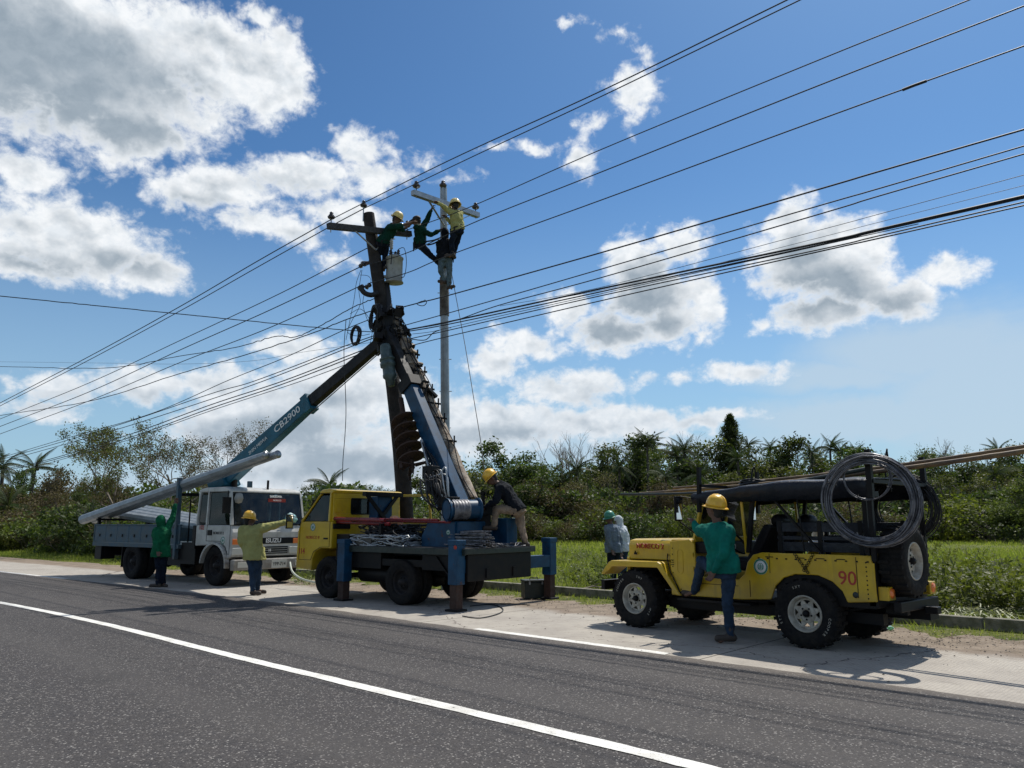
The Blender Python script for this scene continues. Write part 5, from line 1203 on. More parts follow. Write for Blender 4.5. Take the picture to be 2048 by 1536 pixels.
tl([(757, 672), (690, 698), (540, 757), (420, 799), (230, 860), (45, 912)], 'cable leaving the pole above the dark boom end, down left', .011)
tl([(750, 690), (690, 714), (560, 764), (420, 810), (250, 872), (90, 921), (0, 940)], 'heavier cable passing over the half-bare tree on the left', .013)
tl([(748, 694), (690, 720), (560, 770), (420, 817), (250, 878), (90, 924), (0, 943)], 'heavy cable paired under the one passing over the half-bare tree', .013)
tl([(715, 720), (600, 763), (420, 822), (250, 882), (95, 927)], 'lowest cable on the left, ending behind the tree tops', .009)
tl([(748, 684), (600, 705), (500, 722), (360, 728), (200, 726)], 'thin pale cable crossing under the clouds on the left', .004)
plC = wire_plane((*at(750, 664, YO - .4).xy, 0), (-.95, -.2))
wire([(750, 664), (690, 660), (560, 648), (420, 634), (360, 628), (200, 612), (0, 592)], 'cable crossing the others from the pole towards the near left', .010, plC, 'service_cable', ext1=6, cat='cable', wig=.01)
# loose drops under the pole
def drop(px, Y, label, r=.006, nm='loose_wire'):
    s_ = spline([at(x, y, Y) for x, y in px], 8); o = MB().tube(s_, r, 5, caps=False).build(nm, M['wire']); rebase(o, s_[0]); tag(o, label, 'wire', 'loose wires under the timber pole'); return o
drop([(692, 640), (688, 700), (690, 760), (692, 820), (690, 870), (686, 920), (685, 962)], 16.3, 'long slack wire hanging straight down left of the crane boom', .008)
drop([(722, 540), (713, 565), (708, 600), (700, 640), (692, 680)], 16.4, 'wire drooping from the upper shaft down to the small coil')
drop([(724, 540), (718, 580), (720, 610), (702, 645), (696, 665), (715, 672), (740, 668)], 16.4, 'wire looping down past the small coil and back to the pole')
drop([(720, 550), (736, 552), (742, 562), (735, 580)], 16.5, 'short jumper looping beside the spool insulators')
drop([(728, 590), (726, 610), (735, 640), (748, 660)], 16.4, 'thin wire hanging from the bent conduit')
drop([(700, 628), (720, 618), (735, 632), (745, 655), (740, 690)], 16.4, 'thin wire curling behind the small black coil')
drop([(784, 608), (788, 640), (800, 690), (820, 730), (846, 770), (858, 800), (868, 850), (880, 885), (874, 882)], 16.2, 'winch wire running down along the peeling pole')
ro = spline([at(903, 545, 17.4), at(915, 610, 17.2), at(930, 690, 16.6), (at(948, 800, 15.6)), at(961, 880, 14.8), at(969, 942, 14.3)], 8)
o = MB().tube(ro, .008, 5, caps=False).build('hand_line', M['wire']); rebase(o, ro[0]); tag(o, 'hand line running from the climbers down to the man on the crane truck', 'rope')

# ------------------------------------------------------------------ people
def ellipsoid(mb, c, r, rot=None, seg=14, rings=9):
    vs = []; c = Vector(c)
    for i in range(rings + 1):
        ph = PI * i / rings
        for k in range(seg):
            a = 2 * PI * k / seg; v = Vector((r[0] * math.sin(ph) * math.cos(a), r[1] * math.sin(ph) * math.sin(a), r[2] * math.cos(ph)))
            vs.append(c + (rot @ v if rot else v))
    mb.add(vs, [(i * seg + k, i * seg + (k + 1) % seg, (i + 1) * seg + (k + 1) % seg, (i + 1) * seg + k) for i in range(rings) for k in range(seg)], True)
def capsule(mb, a, b, ra, rb, seg=12):
    a, b = Vector(a), Vector(b); d = b - a
    if d.length < 1e-4: d = Vector((0, 0, 1e-3)); b = a + d
    u = d.normalized(); pts = []; rr = []
    for k in range(5):
        t = (k / 4) * PI / 2; pts.append(a - u * ra * math.cos(t)); rr.append(max(.001, ra * math.sin(t)))
    for k in range(5):
        t = (k / 4) * PI / 2; pts.append(b + u * rb * math.sin(t)); rr.append(max(.001, rb * math.cos(t)))
    mb.tube(pts, rr, seg)
def torso(mb, secs, seg=18):
    """secs: (centre, side vector * half width, front vector * half depth)"""
    vs = []
    for c, sx_, fy in secs:
        for k in range(seg):
            a = 2 * PI * k / seg; vs.append(Vector(c) + Vector(sx_) * math.cos(a) * (abs(math.cos(a)) ** -.12 if abs(math.cos(a)) > .01 else 1) + Vector(fy) * math.sin(a))
    n = len(secs); fs = [(i * seg + k, i * seg + (k + 1) % seg, (i + 1) * seg + (k + 1) % seg, (i + 1) * seg + k) for i in range(n - 1) for k in range(seg)]
    mb.add(vs, fs, True); mb.add(vs[:seg], [tuple(reversed(range(seg)))]); mb.add(vs[-seg:], [tuple(range(seg))])
def remesh(mb, name, m, origin, voxel, parent=None, smooth=2, wrinkle=0., wfreq=14, seed=0):
    me = bpy.data.meshes.new(name); me.from_pydata(mb.v, [], mb.f)
    b = bmesh.new(); b.from_mesh(me); bmesh.ops.recalc_face_normals(b, faces=b.faces); b.to_mesh(me); b.free()
    o = bpy.data.objects.new('tmp', me); C.objects.link(o)
    r_ = o.modifiers.new('r', 'REMESH'); r_.mode = 'VOXEL'; r_.voxel_size = voxel; r_.use_smooth_shade = True
    if smooth: s_ = o.modifiers.new('s', 'SMOOTH'); s_.iterations = smooth; s_.factor = .5
    dg = bpy.context.evaluated_depsgraph_get(); me2 = bpy.data.meshes.new_from_object(o.evaluated_get(dg)); bpy.data.objects.remove(o)
    if wrinkle:
        n = len(me2.vertices); co = np.empty(n * 3, np.float32); me2.vertices.foreach_get('co', co); no = np.empty(n * 3, np.float32); me2.vertices.foreach_get('normal', no)
        co = co.reshape(-1, 3); no = no.reshape(-1, 3); dsp = np.array([mnoise.noise((c[0] * wfreq + seed, c[1] * wfreq, c[2] * wfreq * .7)) + .5 * mnoise.noise((c[0] * wfreq * 2.3, c[1] * wfreq * 2.3 + seed, c[2] * wfreq * 2.)) for c in co.tolist()], np.float32)
        co += no * (dsp[:, None] * wrinkle); me2.vertices.foreach_set('co', co.ravel())
    me2.materials.clear(); me2.materials.append(m); me2.name = name
    for p in me2.polygons: p.material_index = 0
    me2.transform(Matrix.Translation(-Vector(origin)))
    o = bpy.data.objects.new(name, me2); C.objects.link(o)
    if parent: o.parent = parent
    else: o.location = origin
    return o
def hand(mb, wrist, d, pn, curl=.5, side=1):
    """palm plus five fingers; d pointing direction, pn palm normal (curl towards it)"""
    d = Vector(d).normalized(); pn = Vector(pn); pn = (pn - d * pn.dot(d)).normalized(); s_ = d.cross(pn) * side
    w0 = Vector(wrist); c = w0 + d * .045
    for k in (-1.5, -.5, .5, 1.5): capsule(mb, w0 + s_ * k * .012, w0 + d * .085 + s_ * k * .02, .017, .013, 8)
    for k, L in zip((-1.5, -.5, .5, 1.5), (.068, .078, .073, .058)):
        p = w0 + d * .088 + s_ * k * .021; a = 0; seg_ = (.45, .32, .23)
        for j in range(3):
            a += curl * (.75 if j == 0 else 1.); dd = d * math.cos(a) + pn * math.sin(a); q_ = p + dd * L * seg_[j]; capsule(mb, p, q_, .0095 - .001 * j, .0085 - .001 * j, 7); p = q_
    p = w0 + d * .03 - s_ * .03; dd = (d * .7 - s_ * .75 + pn * .3).normalized(); q_ = p + dd * .04; capsule(mb, p, q_, .013, .011, 7); dd = (d * .95 - s_ * .15 + pn * .5).normalized(); capsule(mb, q_, q_ + dd * .035, .0105, .009, 7)
def person(label, J, shirt, pants, helmet=None, face=(0, 1, 0), group=None, sleeve=1.0, hood=None, boots='boot', scale=1., gloves=None, loose=.02, head_up=(0, 0, 1), cap=None, belt=False, hem=.04, curl=.6, vox=.011):
    """J: joints in world space: head, neck, shl, shr, ell, elr, wrl, wrr, pel, hpl, hpr, knl, knr, anl, anr, tol, tor"""
    J = {k: Vector(v) for k, v in J.items()}; S_ = scale
    org = Vector(((J['anl'].x + J['anr'].x) / 2, (J['anl'].y + J['anr'].y) / 2, min(J['anl'].z, J['anr'].z) - .08))
    side = (J['shr'] - J['shl']).normalized(); up = (J['neck'] - J['pel']).normalized(); fr = up.cross(side).normalized() * -1
    fr = side.cross(up) * -1
    fr = up.cross(side)
    hs = (J['hpr'] - J['hpl']).normalized()
    f = Vector(face).normalized(); hu = Vector(head_up).normalized(); hu = (hu - f * hu.dot(f)).normalized(); hx = f.cross(hu)
    HR = Matrix((hx, f, hu)).transposed()
    def build_torso(mb, inf, lowcut=0):
        L = (J['neck'] - J['pel']).length; fb = hs.cross(up) * -1; fb = up.cross(hs)
        secs = []
        for t, wd, dp in ((-.16 if not lowcut else -.12, .125, .095), (0, .165, .115), (.22, .150, .105), (.45, .155, .112), (.70, .178, .118), (.86, .165, .10), (.96, .10, .07), (1.02, .058, .056)):
            c = J['pel'] + (J['neck'] - J['pel']) * t - fr * .015 * math.sin(PI * min(1, max(0, t))); mixs = (hs * (1 - t) + side * t).normalized()
            secs.append((c, mixs * (wd + inf) * S_, up.cross(mixs).normalized() * (dp + inf) * S_))
        torso(mb, secs)
    # body
    b = MB(); build_torso(b, 0)
    for s in 'lr':
        capsule(b, J['sh' + s], J['el' + s], .046, .040); capsule(b, J['el' + s], J['wr' + s], .040, .027)
        d = (J['wr' + s] - J['el' + s]); hand(b, J['wr' + s], d, (Vector((0, 0, -1)) if abs(d.normalized().z) < .7 else -fr), curl, 1 if s == 'l' else -1)
        capsule(b, J['hp' + s], J['kn' + s], .080, .055); capsule(b, J['kn' + s], J['an' + s], .053, .036); capsule(b, J['an' + s], J['to' + s], .035, .028)
    capsule(b, J['neck'] - up * .04, J['head'] - hu * .05, .057, .052)
    h = J['head']; ellipsoid(b, h + hu * .015, (.076, .095, .105), HR); ellipsoid(b, h + f * .025 - hu * .055, (.052, .062, .062), HR)
    capsule(b, h + f * .085 + hu * .005, h + f * .112 - hu * .028, .010, .016, 8); capsule(b, h + f * .085 + hx * .03 + hu * .02, h + f * .085 - hx * .03 + hu * .02, .014, .014, 8)
    for s in (-1, 1): ellipsoid(b, h + hx * s * .078 - f * .005 - hu * .012, (.012, .022, .032), HR, 8, 6); capsule(b, h + f * .082 + hx * s * .032 - hu * .03, h + f * .08 + hx * s * .03 - hu * .03, .018, .016, 8)
    capsule(b, h + f * .088 - hu * .062 + hx * .018, h + f * .088 - hu * .062 - hx * .018, .010, .010, 8)
    body = remesh(b, 'person', M['skin'], org, .0085, smooth=1); tag(body, label, 'person', group)
    for s in (-1, 1):
        e = MB(); ellipsoid(e, h + f * .088 + hx * s * .032 - hu * .002 - org, (.010, .008, .007), HR, 8, 6); e.build('eye', M['blackletter'], body)
    sd = sum(map(ord, label)) % 97
    # shirt
    mb = MB(); build_torso(mb, loose, 1)
    pl = J['pel']; fb = up.cross(hs).normalized()
    torso(mb, [(pl - up * hem * 1.2, hs * (.185 + loose) * S_, fb * (.135 + loose) * S_), (pl + up * .14, hs * (.172 + loose) * S_, fb * (.122 + loose) * S_)])
    for s in 'lr':
        ins = J['sh' + s].lerp(J['neck'] - up * .06, .45); capsule(mb, ins, J['sh' + s], .072 + loose * .4, .062 + loose * .6)
        capsule(mb, J['sh' + s], J['el' + s], .060 + loose, .050 + loose * .6)
        if sleeve > 0: capsule(mb, J['el' + s], J['el' + s].lerp(J['wr' + s], .92 * sleeve), .050 + loose * .6, .034 + loose * .4)
    remesh(mb, 'shirt', M[shirt], org, vox, body, 2, .017, 12, sd)
    # trousers
    mb = MB(); fbp = Vector((0, 0, 1)).cross(hs)
    torso(mb, [(pl - up * .13, hs * .15, fb * .12), (pl - up * .03, hs * .172, fb * .128), (pl + up * .08, hs * .160, fb * .120)])
    for s in 'lr': capsule(mb, J['hp' + s], J['kn' + s], .096, .070); capsule(mb, J['kn' + s], J['an' + s] - (J['an' + s] - J['kn' + s]).normalized() * .02, .068, .054)
    remesh(mb, 'trousers', M[pants], org, vox, body, 2, .015, 14, sd + 5)
    for s in 'lr':
        mb = MB(); a, t = J['an' + s], J['to' + s]; k_ = (a - J['kn' + s]).normalized(); d = (t - a); fd = Vector((d.x, d.y, 0)) if abs(d.z) < .12 else d; fd.normalize()
        capsule(mb, a - k_ * .10, a + k_ * .02, .050, .046); capsule(mb, a + k_ * .03 - fd * .035, a + k_ * .03 + fd * .16, .042, .036); capsule(mb, a + k_ * .045 - fd * .04, a + k_ * .045 + fd * .17, .034, .032)
        remesh(mb, 'boot', M[boots], org, .012, body, 1)
    if gloves:
        for s in 'lr':
            mb = MB(); d = (J['wr' + s] - J['el' + s]); ellipsoid(mb, J['wr' + s] + d.normalized() * .06 - org, (.04, .04, .055)); mb.build('glove', M[gloves], body)
    # head wear
    if hood:
        mb = MB(); ellipsoid(mb, h + hu * .02 - f * .012, (.100, .112, .125), HR); capsule(mb, h - hu * .05 - f * .01, J['neck'] - up * .02, .092, .085)
        capsule(mb, h - hu * .045 + f * .045, h - hu * .06 + f * .05, .062, .06)
        remesh(mb, 'hood', M[hood], org, .013, body, 2, .006, 15, sd)
    else:
        mb = MB(); ellipsoid(mb, h + hu * .03 - f * .018, (.083, .094, .10), HR); capsule(mb, h - f * .05 - hu * .01, h - f * .045 - hu * .055, .062, .052); remesh(mb, 'hair', M['hair'], org, .012, body, 1, .004, 30, sd)
    if cap:
        mb = MB(); ellipsoid(mb, h + hu * .045 - f * .01 - org, (.098, .108, .085), HR); capsule(mb, h + hu * .05 + f * .09 - org, h + hu * .035 + f * .16 - org, .035, .03); mb.build('cap', M[cap], body)
    if helmet:
        hm = helmet_mesh(M[helmet], body); hm.matrix_local = Matrix.Translation(h + hu * .035 - f * .01 - org) @ (HR @ Matrix.Rotation(R(-6), 3, 'X')).to_4x4()
    if belt:
        mb = MB(); torso(mb, [(pl + up * .015 - org, hs * .195, fb * .15), (pl + up * .075 - org, hs * .19, fb * .145)])
        for k in range(5):
            a = -1.9 + k * .9; c = pl + up * .03 + hs * math.sin(a) * .2 + fb * math.cos(a) * .15 - org; mb.tube([c, c - Vector((0, 0, .12 + .05 * (k % 3)))], [.022, .014], 6)
        mb.build('tool_belt', M['black'], body)
    return body
def JJ(D, **px):
    """joints given as photo position plus distance"""
    out = {}
    for k, v in px.items(): out[k] = at(v[0], v[1], v[2] if len(v) > 2 else D)
    return out
# 1 man in teal shirt beside the jeep, right foot up on the running board
rb = JW @ Vector((.30, .70, .53)); hnd = JW @ Vector((.22, .76, 1.44))
D = 9.62
j = JJ(D, head=(1430, 1018), neck=(1436, 1046), pel=(1447, 1134), hpl=(1437, 1140, D + .08), hpr=(1458, 1140, D - .03), knr=(1455, 1208, D - .02), anr=(1461, 1270, D - .02), tor=(1440, 1282, D - .03),
       knl=(1403, 1122, D + .30), shl=(1411, 1062, D + .14), shr=(1455, 1062, D - .12), ell=(1399, 1062, D + .36), wrl=(1388, 1047, D + .46), elr=(1448, 1108, D - .18), wrr=(1428, 1143, D - .10))
j['anl'] = rb; j['tol'] = rb + Vector((-.10, .08, -.05))
person('man in teal long-sleeved shirt and yellow hard hat with one foot up on the jeep', j, 'teal_shirt', 'jeans', 'helmet', face=(-.60, .75, .28), hem=.06, loose=.03, belt=False)
# 2 man in lime shirt pointing
D = 15.75
j = JJ(D, head=(499, 1040), neck=(501, 1052), pel=(508, 1108), hpl=(501, 1110), hpr=(515, 1110, D + .02), knl=(505, 1148), anl=(506, 1182), tol=(516, 1188, D - .05), knr=(516, 1148, D + .08), anr=(514, 1180, D + .16), tor=(528, 1184, D + .15),
       shl=(487, 1060), shr=(518, 1058), ell=(483, 1084, D - .05), wrl=(492, 1100, D + .18), elr=(548, 1051, D + .1), wrr=(573, 1044, D + .18))
person('man in pale lime jacket and yellow hard hat with an arm stretched to the right', j, 'lime_shirt', 'jeans', 'helmet', face=(.75, .62, -.05), hem=.10, loose=.045, gloves=None)
# 3 man in green hood reaching up beside the truck bed
D = 17.7
j = JJ(D, head=(322, 1042), neck=(323, 1054), pel=(322, 1104), hpl=(316, 1106), hpr=(328, 1106), knl=(317, 1138), anl=(316, 1168), tol=(306, 1173), knr=(326, 1138, D + .05), anr=(326, 1168, D + .1), tor=(332, 1173),
       shl=(313, 1062, D - .05), shr=(333, 1060, D + .05), ell=(312, 1085, D - .15), wrl=(316, 1103, D - .22), elr=(345, 1036, D + .15), wrr=(351, 1008, D + .2))
person('man in green hooded shirt reaching up to the post of the white truck', j, 'green_shirt', 'darkjeans', None, face=(.5, .86, .1), hood='green_shirt', hem=.09, loose=.032)
# 4 operator on the crane deck
D = 14.15
j = JJ(D, head=(983, 957), neck=(996, 966), pel=(1034, 1018), hpl=(1030, 1020, D - .1), hpr=(1037, 1020, D + .1), knr=(1043, 1056, D + .1), anr=(1051, 1086, D + .1), tor=(1040, 1092, D + .1), knl=(993, 1018, D - .1), anl=(988, 1052, D - .1), tol=(975, 1056, D - .1),
       shl=(1000, 976, D - .17), shr=(1008, 972, D + .17), ell=(992, 1003, D - .22), wrl=(971, 1016, D - .15), elr=(990, 1000, D + .12), wrr=(972, 1013, D + .05))
person('man in dark sweater, khaki trousers and yellow hard hat bending over crane controls', j, 'navy', 'khaki', 'helmet', face=(-.80, -.1, -.62), head_up=(-.5, 0, .8), hem=.06, gloves=None)
lv = empty('control_lever', at(966, 1030, 14.2), 0, 'upright black control lever in front of the bending operator', 'lever')
MB().cyl((0, 0, -.30), (0, 0, .38), .035).cyl((0, 0, .38), (0, 0, .42), .055).box((-.16, -.08, -.35), (.14, .08, .02)).build('lever', M['black'], lv)
# 5, 6 two men walking behind
D = 18.6
j = JJ(D, head=(1219, 1037), neck=(1222, 1049), pel=(1226, 1098), hpl=(1222, 1100), hpr=(1231, 1100), knl=(1220, 1134), anl=(1222, 1166), tol=(1213, 1170), knr=(1229, 1134, D + .15), anr=(1228, 1164, D + .3), tor=(1220, 1168, D + .3),
       shl=(1214, 1056, D - .12), shr=(1232, 1056, D + .12), ell=(1218, 1080, D - .18), wrl=(1224, 1100, D - .2), elr=(1240, 1080, D + .1), wrr=(1242, 1106, D + .05))
person('man in blue-grey shirt and green hard hat walking behind the jeep', j, 'grey_shirt', 'darkjeans', 'greenhelmet', face=(-.85, -.45, -.15), hood=None, hem=.07)
D = 19.6
j = JJ(D, head=(1237, 1042), neck=(1241, 1052), pel=(1244, 1098), hpl=(1240, 1100), hpr=(1248, 1100), knl=(1240, 1134), anl=(1240, 1162), tol=(1232, 1166), knr=(1248, 1134), anr=(1249, 1162), tor=(1241, 1166),
       shl=(1234, 1058, D - .14), shr=(1249, 1058, D + .12), ell=(1238, 1080, D - .2), wrl=(1242, 1100, D - .2), elr=(1255, 1080, D + .1), wrr=(1254, 1102, D + .05))
pz = person('man in white hooded shirt walking close behind the man in the green hard hat', j, 'white_shirt', 'jeans', None, face=(-.9, -.3, -.3), hem=.05, hood='white_shirt')
# 7-10 linemen
D = 16.9
j = JJ(D, head=(794, 438), neck=(787, 449), pel=(768, 482), hpl=(764, 484, D - .06), hpr=(772, 484, D + .08), knl=(757, 508, D + .1), anl=(741, 524, D + .22), tol=(729, 531, D + .2), knr=(770, 510, D + .15), anr=(767, 536, D + .15), tor=(768, 541, D + .1),
       shl=(781, 455, D - .16), shr=(792, 455, D + .16), ell=(803, 451, D - .2), wrl=(823, 445, D - .1), elr=(806, 459, D + .2), wrr=(822, 448, D + .25))
person('lineman in dark green shirt and pale yellow hard hat leaning out from the timber pole', j, 'darkgreen_shirt', 'darkjeans', 'palehelmet', face=(.9, -.1, -.35), belt=True, sleeve=.0, hem=.02)
D = 17.4
j = JJ(D, head=(833, 442), neck=(840, 450), pel=(840, 486), hpl=(838, 489, D - .08), hpr=(842, 489, D + .08), knl=(858, 508, D - .05), anl=(880, 527, D + .1), tol=(886, 531, D + .15), knr=(860, 510, D + .12), anr=(882, 530, D + .2), tor=(888, 534, D + .25),
       shl=(833, 455, D - .14), shr=(847, 452, D + .14), elr=(856, 435, D + .2), wrr=(863, 419, D + .1), ell=(862, 470, D - .12), wrl=(880, 460, D - .05))
person('lineman in dark green shirt hanging back on his belt left of the steel pole', j, 'darkgreen_shirt', 'darkjeans', None, face=(-.8, .2, -.2), cap='hair', belt=True, hem=.02)
D = 17.32
j = JJ(D, head=(890, 468), neck=(890, 478), pel=(890, 514), hpl=(885, 516), hpr=(897, 516), knl=(881, 540, D - .02), anl=(889, 562, D + .05), tol=(882, 567, D + .0), knr=(899, 544, D), anr=(898, 572, D + .05), tor=(903, 577, D),
       shl=(879, 486, D), shr=(903, 486, D), ell=(877, 504, D + .08), wrl=(884, 500, D + .28), elr=(905, 504, D + .08), wrr=(898, 500, D + .28))
person('lineman in black hoodie and pale jeans clinging to the steel pole, back to the road', j, 'navy', 'paleblue', None, face=(0, 1, .1), hood='navy', belt=True, hem=.05)
D = 17.1
j = JJ(D, head=(910, 412), neck=(911, 422), pel=(915, 458), hpl=(911, 461, D - .05), hpr=(919, 461, D + .08), knl=(903, 484, D - .05), anl=(905, 508, D), tol=(900, 513, D), knr=(913, 486, D + .15), anr=(907, 512, D + .2), tor=(903, 516, D + .2),
       shl=(903, 426, D - .14), shr=(920, 427, D + .14), ell=(888, 414, D - .2), wrl=(876, 406, D - .35), elr=(903, 446, D + .1), wrr=(893, 436, D + .0))
person('lineman in lime shirt and pale yellow hard hat at the tilted steel crossarm', j, 'lime_shirt', 'darkjeans', 'palehelmet', face=(-.5, .85, -.1), belt=True, hem=.03)
def strap(a, b, Y, label):
    p = [at(a[0], a[1], Y), at((a[0] + b[0]) / 2, (a[1] + b[1]) / 2 + 2, Y - .05), at(b[0], b[1], Y)]; s_ = spline(p, 6); o = MB().tube(s_, .018, 6).build('safety_strap', M['black']); rebase(o, s_[0]); tag(o, label, 'strap')
strap((852, 483), (884, 474), 17.3, 'upper safety strap between the hanging lineman and the steel pole')
strap((855, 490), (880, 480), 17.2, 'lower safety strap with ring between the hanging lineman and the steel pole')
# ------------------------------------------------------------------ vegetation
rg = np.random.default_rng(12)
def leaves(cent, size, droop=0., aspect=.45, out=None):
    n = len(cent); d = rg.normal(size=(n, 3)); d[:, 2] -= droop
    if out is not None: d += out
    d /= np.linalg.norm(d, axis=1)[:, None]; r = rg.normal(size=(n, 3)); s = np.cross(d, r); s /= np.linalg.norm(s, axis=1)[:, None]
    L = (size * rg.uniform(.6, 1.35, n))[:, None]; b = cent; t = cent + d * L; m_ = cent + d * L * .5
    q_ = np.stack([b, m_ + s * L * aspect * .5, t, m_ - s * L * aspect * .5], 1); return q_.reshape(-1, 3)
def clumps(nc, rad, squash, cz, per, spread, size, hollow=.55, droop=.2, aspect=.45, lobes=5):
    """leaf clumps spread through an uneven crown volume"""
    lob = rg.normal(size=(lobes, 3)) * np.array([.42, .42, .30]) * rad * np.array([1, 1, squash]); lr = rg.uniform(.38, .68, lobes) * rad
    k = rg.integers(0, lobes, nc); d = rg.normal(size=(nc, 3)); d /= np.linalg.norm(d, axis=1)[:, None]
    c = lob[k] + d * (lr[k] * rg.uniform(hollow, 1.08, nc))[:, None] * np.array([1, 1, squash * .9])
    cr = rg.uniform(.5, 1.4, nc) * spread; per_ = rg.integers(int(per * .5), int(per * 1.5), nc); idx = np.repeat(np.arange(nc), per_)
    p = c[idx] + rg.normal(size=(len(idx), 3)) * cr[idx][:, None] * 1.0 * np.array([.55, .55, .4]); p[:, 2] += cz
    return leaves(p, size, droop, aspect), c + np.array([0, 0, cz])
def mesh_obj(name, me, parent=None, loc=None):
    o = bpy.data.objects.new(name, me); C.objects.link(o)
    if parent: o.parent = parent
    if loc is not None: o.location = loc
    return o
def branches(mb, p, d, L, r, depth, rs, tips, spread=.55, up=.12, seg=6, kink=.25, kids=(2, 3)):
    n = 3; pts = [p]; q_ = Vector(p); dd = Vector(d).normalized()
    for i in range(n):
        dd = (dd + Vector((rs.uniform(-1, 1), rs.uniform(-1, 1), rs.uniform(-1, 1))) * kink + Vector((0, 0, up))).normalized(); q_ = q_ + dd * L / n; pts.append(q_.copy())
    mb.tube(pts, [r, r * .87, r * .75, r * .62], max(3, seg), caps=False)
    if depth <= 0: tips.append((q_.copy(), dd.copy())); return
    if depth <= 2: tips.append((pts[2].copy(), dd.copy()))
    for k in range(rs.randint(*kids)):
        a = rs.uniform(0, 2 * PI); e = Vector((math.cos(a), math.sin(a), rs.uniform(-.2, .5))); nd = (dd + e * spread * rs.uniform(.6, 1.4)).normalized()
        branches(mb, pts[rs.choice((2, 3, 3))], nd, L * rs.uniform(.62, .85), r * .6, depth - 1, rs, tips, spread, up, seg - 1, kink, kids)
PROTO = {}
def proto(name, crown_m, h, rad, squash, nc, per, spread, size, seed, droop=.2, aspect=.45, trunk=.18, hollow=.5, bark='bark'):
    rs = random.Random(seed); mb = MB(); tips = []
    branches(mb, Vector((0, 0, -.2)), Vector((rs.uniform(-.1, .1), rs.uniform(-.1, .1), 1)), h * .5, trunk, 3, rs, tips, .6, .1, 7)
    tm = mb.build('trunk', M[bark]); td = tm.data; bpy.data.objects.remove(tm)
    v, c = clumps(nc, rad, squash, h - rad * squash * .95, per, spread, size, hollow, droop, aspect)
    tp = np.array([t[0][:] for t in tips]); idx = rg.integers(0, len(tp), nc * per // 5); v2 = leaves(tp[idx] + rg.normal(size=(len(idx), 3)) * spread * .6, size, droop, aspect)
    PROTO[name] = (td, raw_mesh('crown', np.vstack([v, v2]), 4, M[crown_m]))
for k in range(3): proto('dark%d' % k, 'leafdark', 8.5, 3.7, .85, 300, 46, .62, .34, 20 + k, hollow=.25)
for k in range(2): proto('mid%d' % k, 'leafmid', 7.5, 3.4, .85, 260, 40, .6, .31, 30 + k, hollow=.3)
for k in range(2): proto('dry%d' % k, 'leafdry', 6.5, 3.2, .8, 220, 30, .7, .24, 40 + k, hollow=.3)
def cone_proto():
    n = 13000; t = rg.uniform(0, 1, n) ** .8; a = rg.uniform(0, 6.28, n); whorl = .6 + .4 * np.sin(t * 46 + a * 3) ; r_ = (1 - t) ** .62 * 4.2 * rg.uniform(.1, 1, n) ** .6 * whorl; z = 2.2 + t * 11.3 - r_ * .25
    mb = MB().tube([(0, 0, -.2), (0, 0, 7), (.1, 0, 13)], [.25, .15, .03], 7); tm = mb.build('trunk', M['bark']); td = tm.data; bpy.data.objects.remove(tm)
    PROTO['cypress'] = (td, raw_mesh('crown', leaves(np.stack([r_ * np.cos(a), r_ * np.sin(a), z], 1), .42, -.3, .22), 4, M['leafdark']))
cone_proto()
proto('bamboo', 'leafmid', 8, 2.4, 1.5, 200, 20, .5, .30, 52, droop=.8, aspect=.25)
def bush_proto(name, m, rad, h, nc, per, size, seed, aspect=.45, twigs=True):
    rs = random.Random(seed); mb = MB(); tips = []
    for k in range(6):
        a = rs.uniform(0, 6.28); branches(mb, Vector((math.cos(a) * .2, math.sin(a) * .2, -.1)), Vector((math.cos(a) * .7, math.sin(a) * .7, 1)), h * .42, .03, 2, rs, tips, .6, .05, 5)
    tm = mb.build('stems', M['palebark' if 'dry' in name else 'bark']); td = tm.data; bpy.data.objects.remove(tm)
    v, c = clumps(nc, rad, h / rad / 1.9, h * .47, per, rad * .17, size, .35, .1, aspect, 6); v[:, 2] = np.maximum(v[:, 2], 0.0)
    PROTO[name] = (td, raw_mesh('foliage', v, 4, M[m]))
bush_proto('bushdark', 'leafdark', 1.6, 2.4, 130, 26, .16, 1); bush_proto('bushmid', 'leafmid', 1.6, 2.1, 130, 26, .15, 2); bush_proto('bushbright', 'leafbright', 1.3, 1.5, 110, 26, .13, 3); bush_proto('bushdry', 'leafdry', 1.7, 2.5, 90, 20, .13, 4)
def bare_proto(name, h, seed, depth=5, r=.13, m='palebark', spread=.5, leaf=None, nleaf=0, lsize=.1, kids=(2, 3), up=.14, L0=.32):
    rs = random.Random(seed); mb = MB(); tips = []
    branches(mb, Vector((0, 0, -.2)), Vector((.05, 0, 1)), h * L0, r, depth, rs, tips, spread, up, 7, .22, kids)
    tm = mb.build('trunk', M[m]); td = tm.data; bpy.data.objects.remove(tm); cm = None
    if leaf:
        tp = np.array([t[0][:] for t in tips]); idx = rg.integers(0, len(tp), nleaf); cm = raw_mesh('foliage', leaves(tp[idx] + rg.normal(size=(nleaf, 3)) * .13, lsize, .3, .5), 4, M[leaf])
    PROTO[name] = (td, cm)
bare_proto('bare0', 9, 61, 5, .14); bare_proto('bare1', 8, 62, 5, .12)
bare_proto('thin', 3.6, 63, 4, .035, 'bark', .55, 'leafmid', 420, .10)
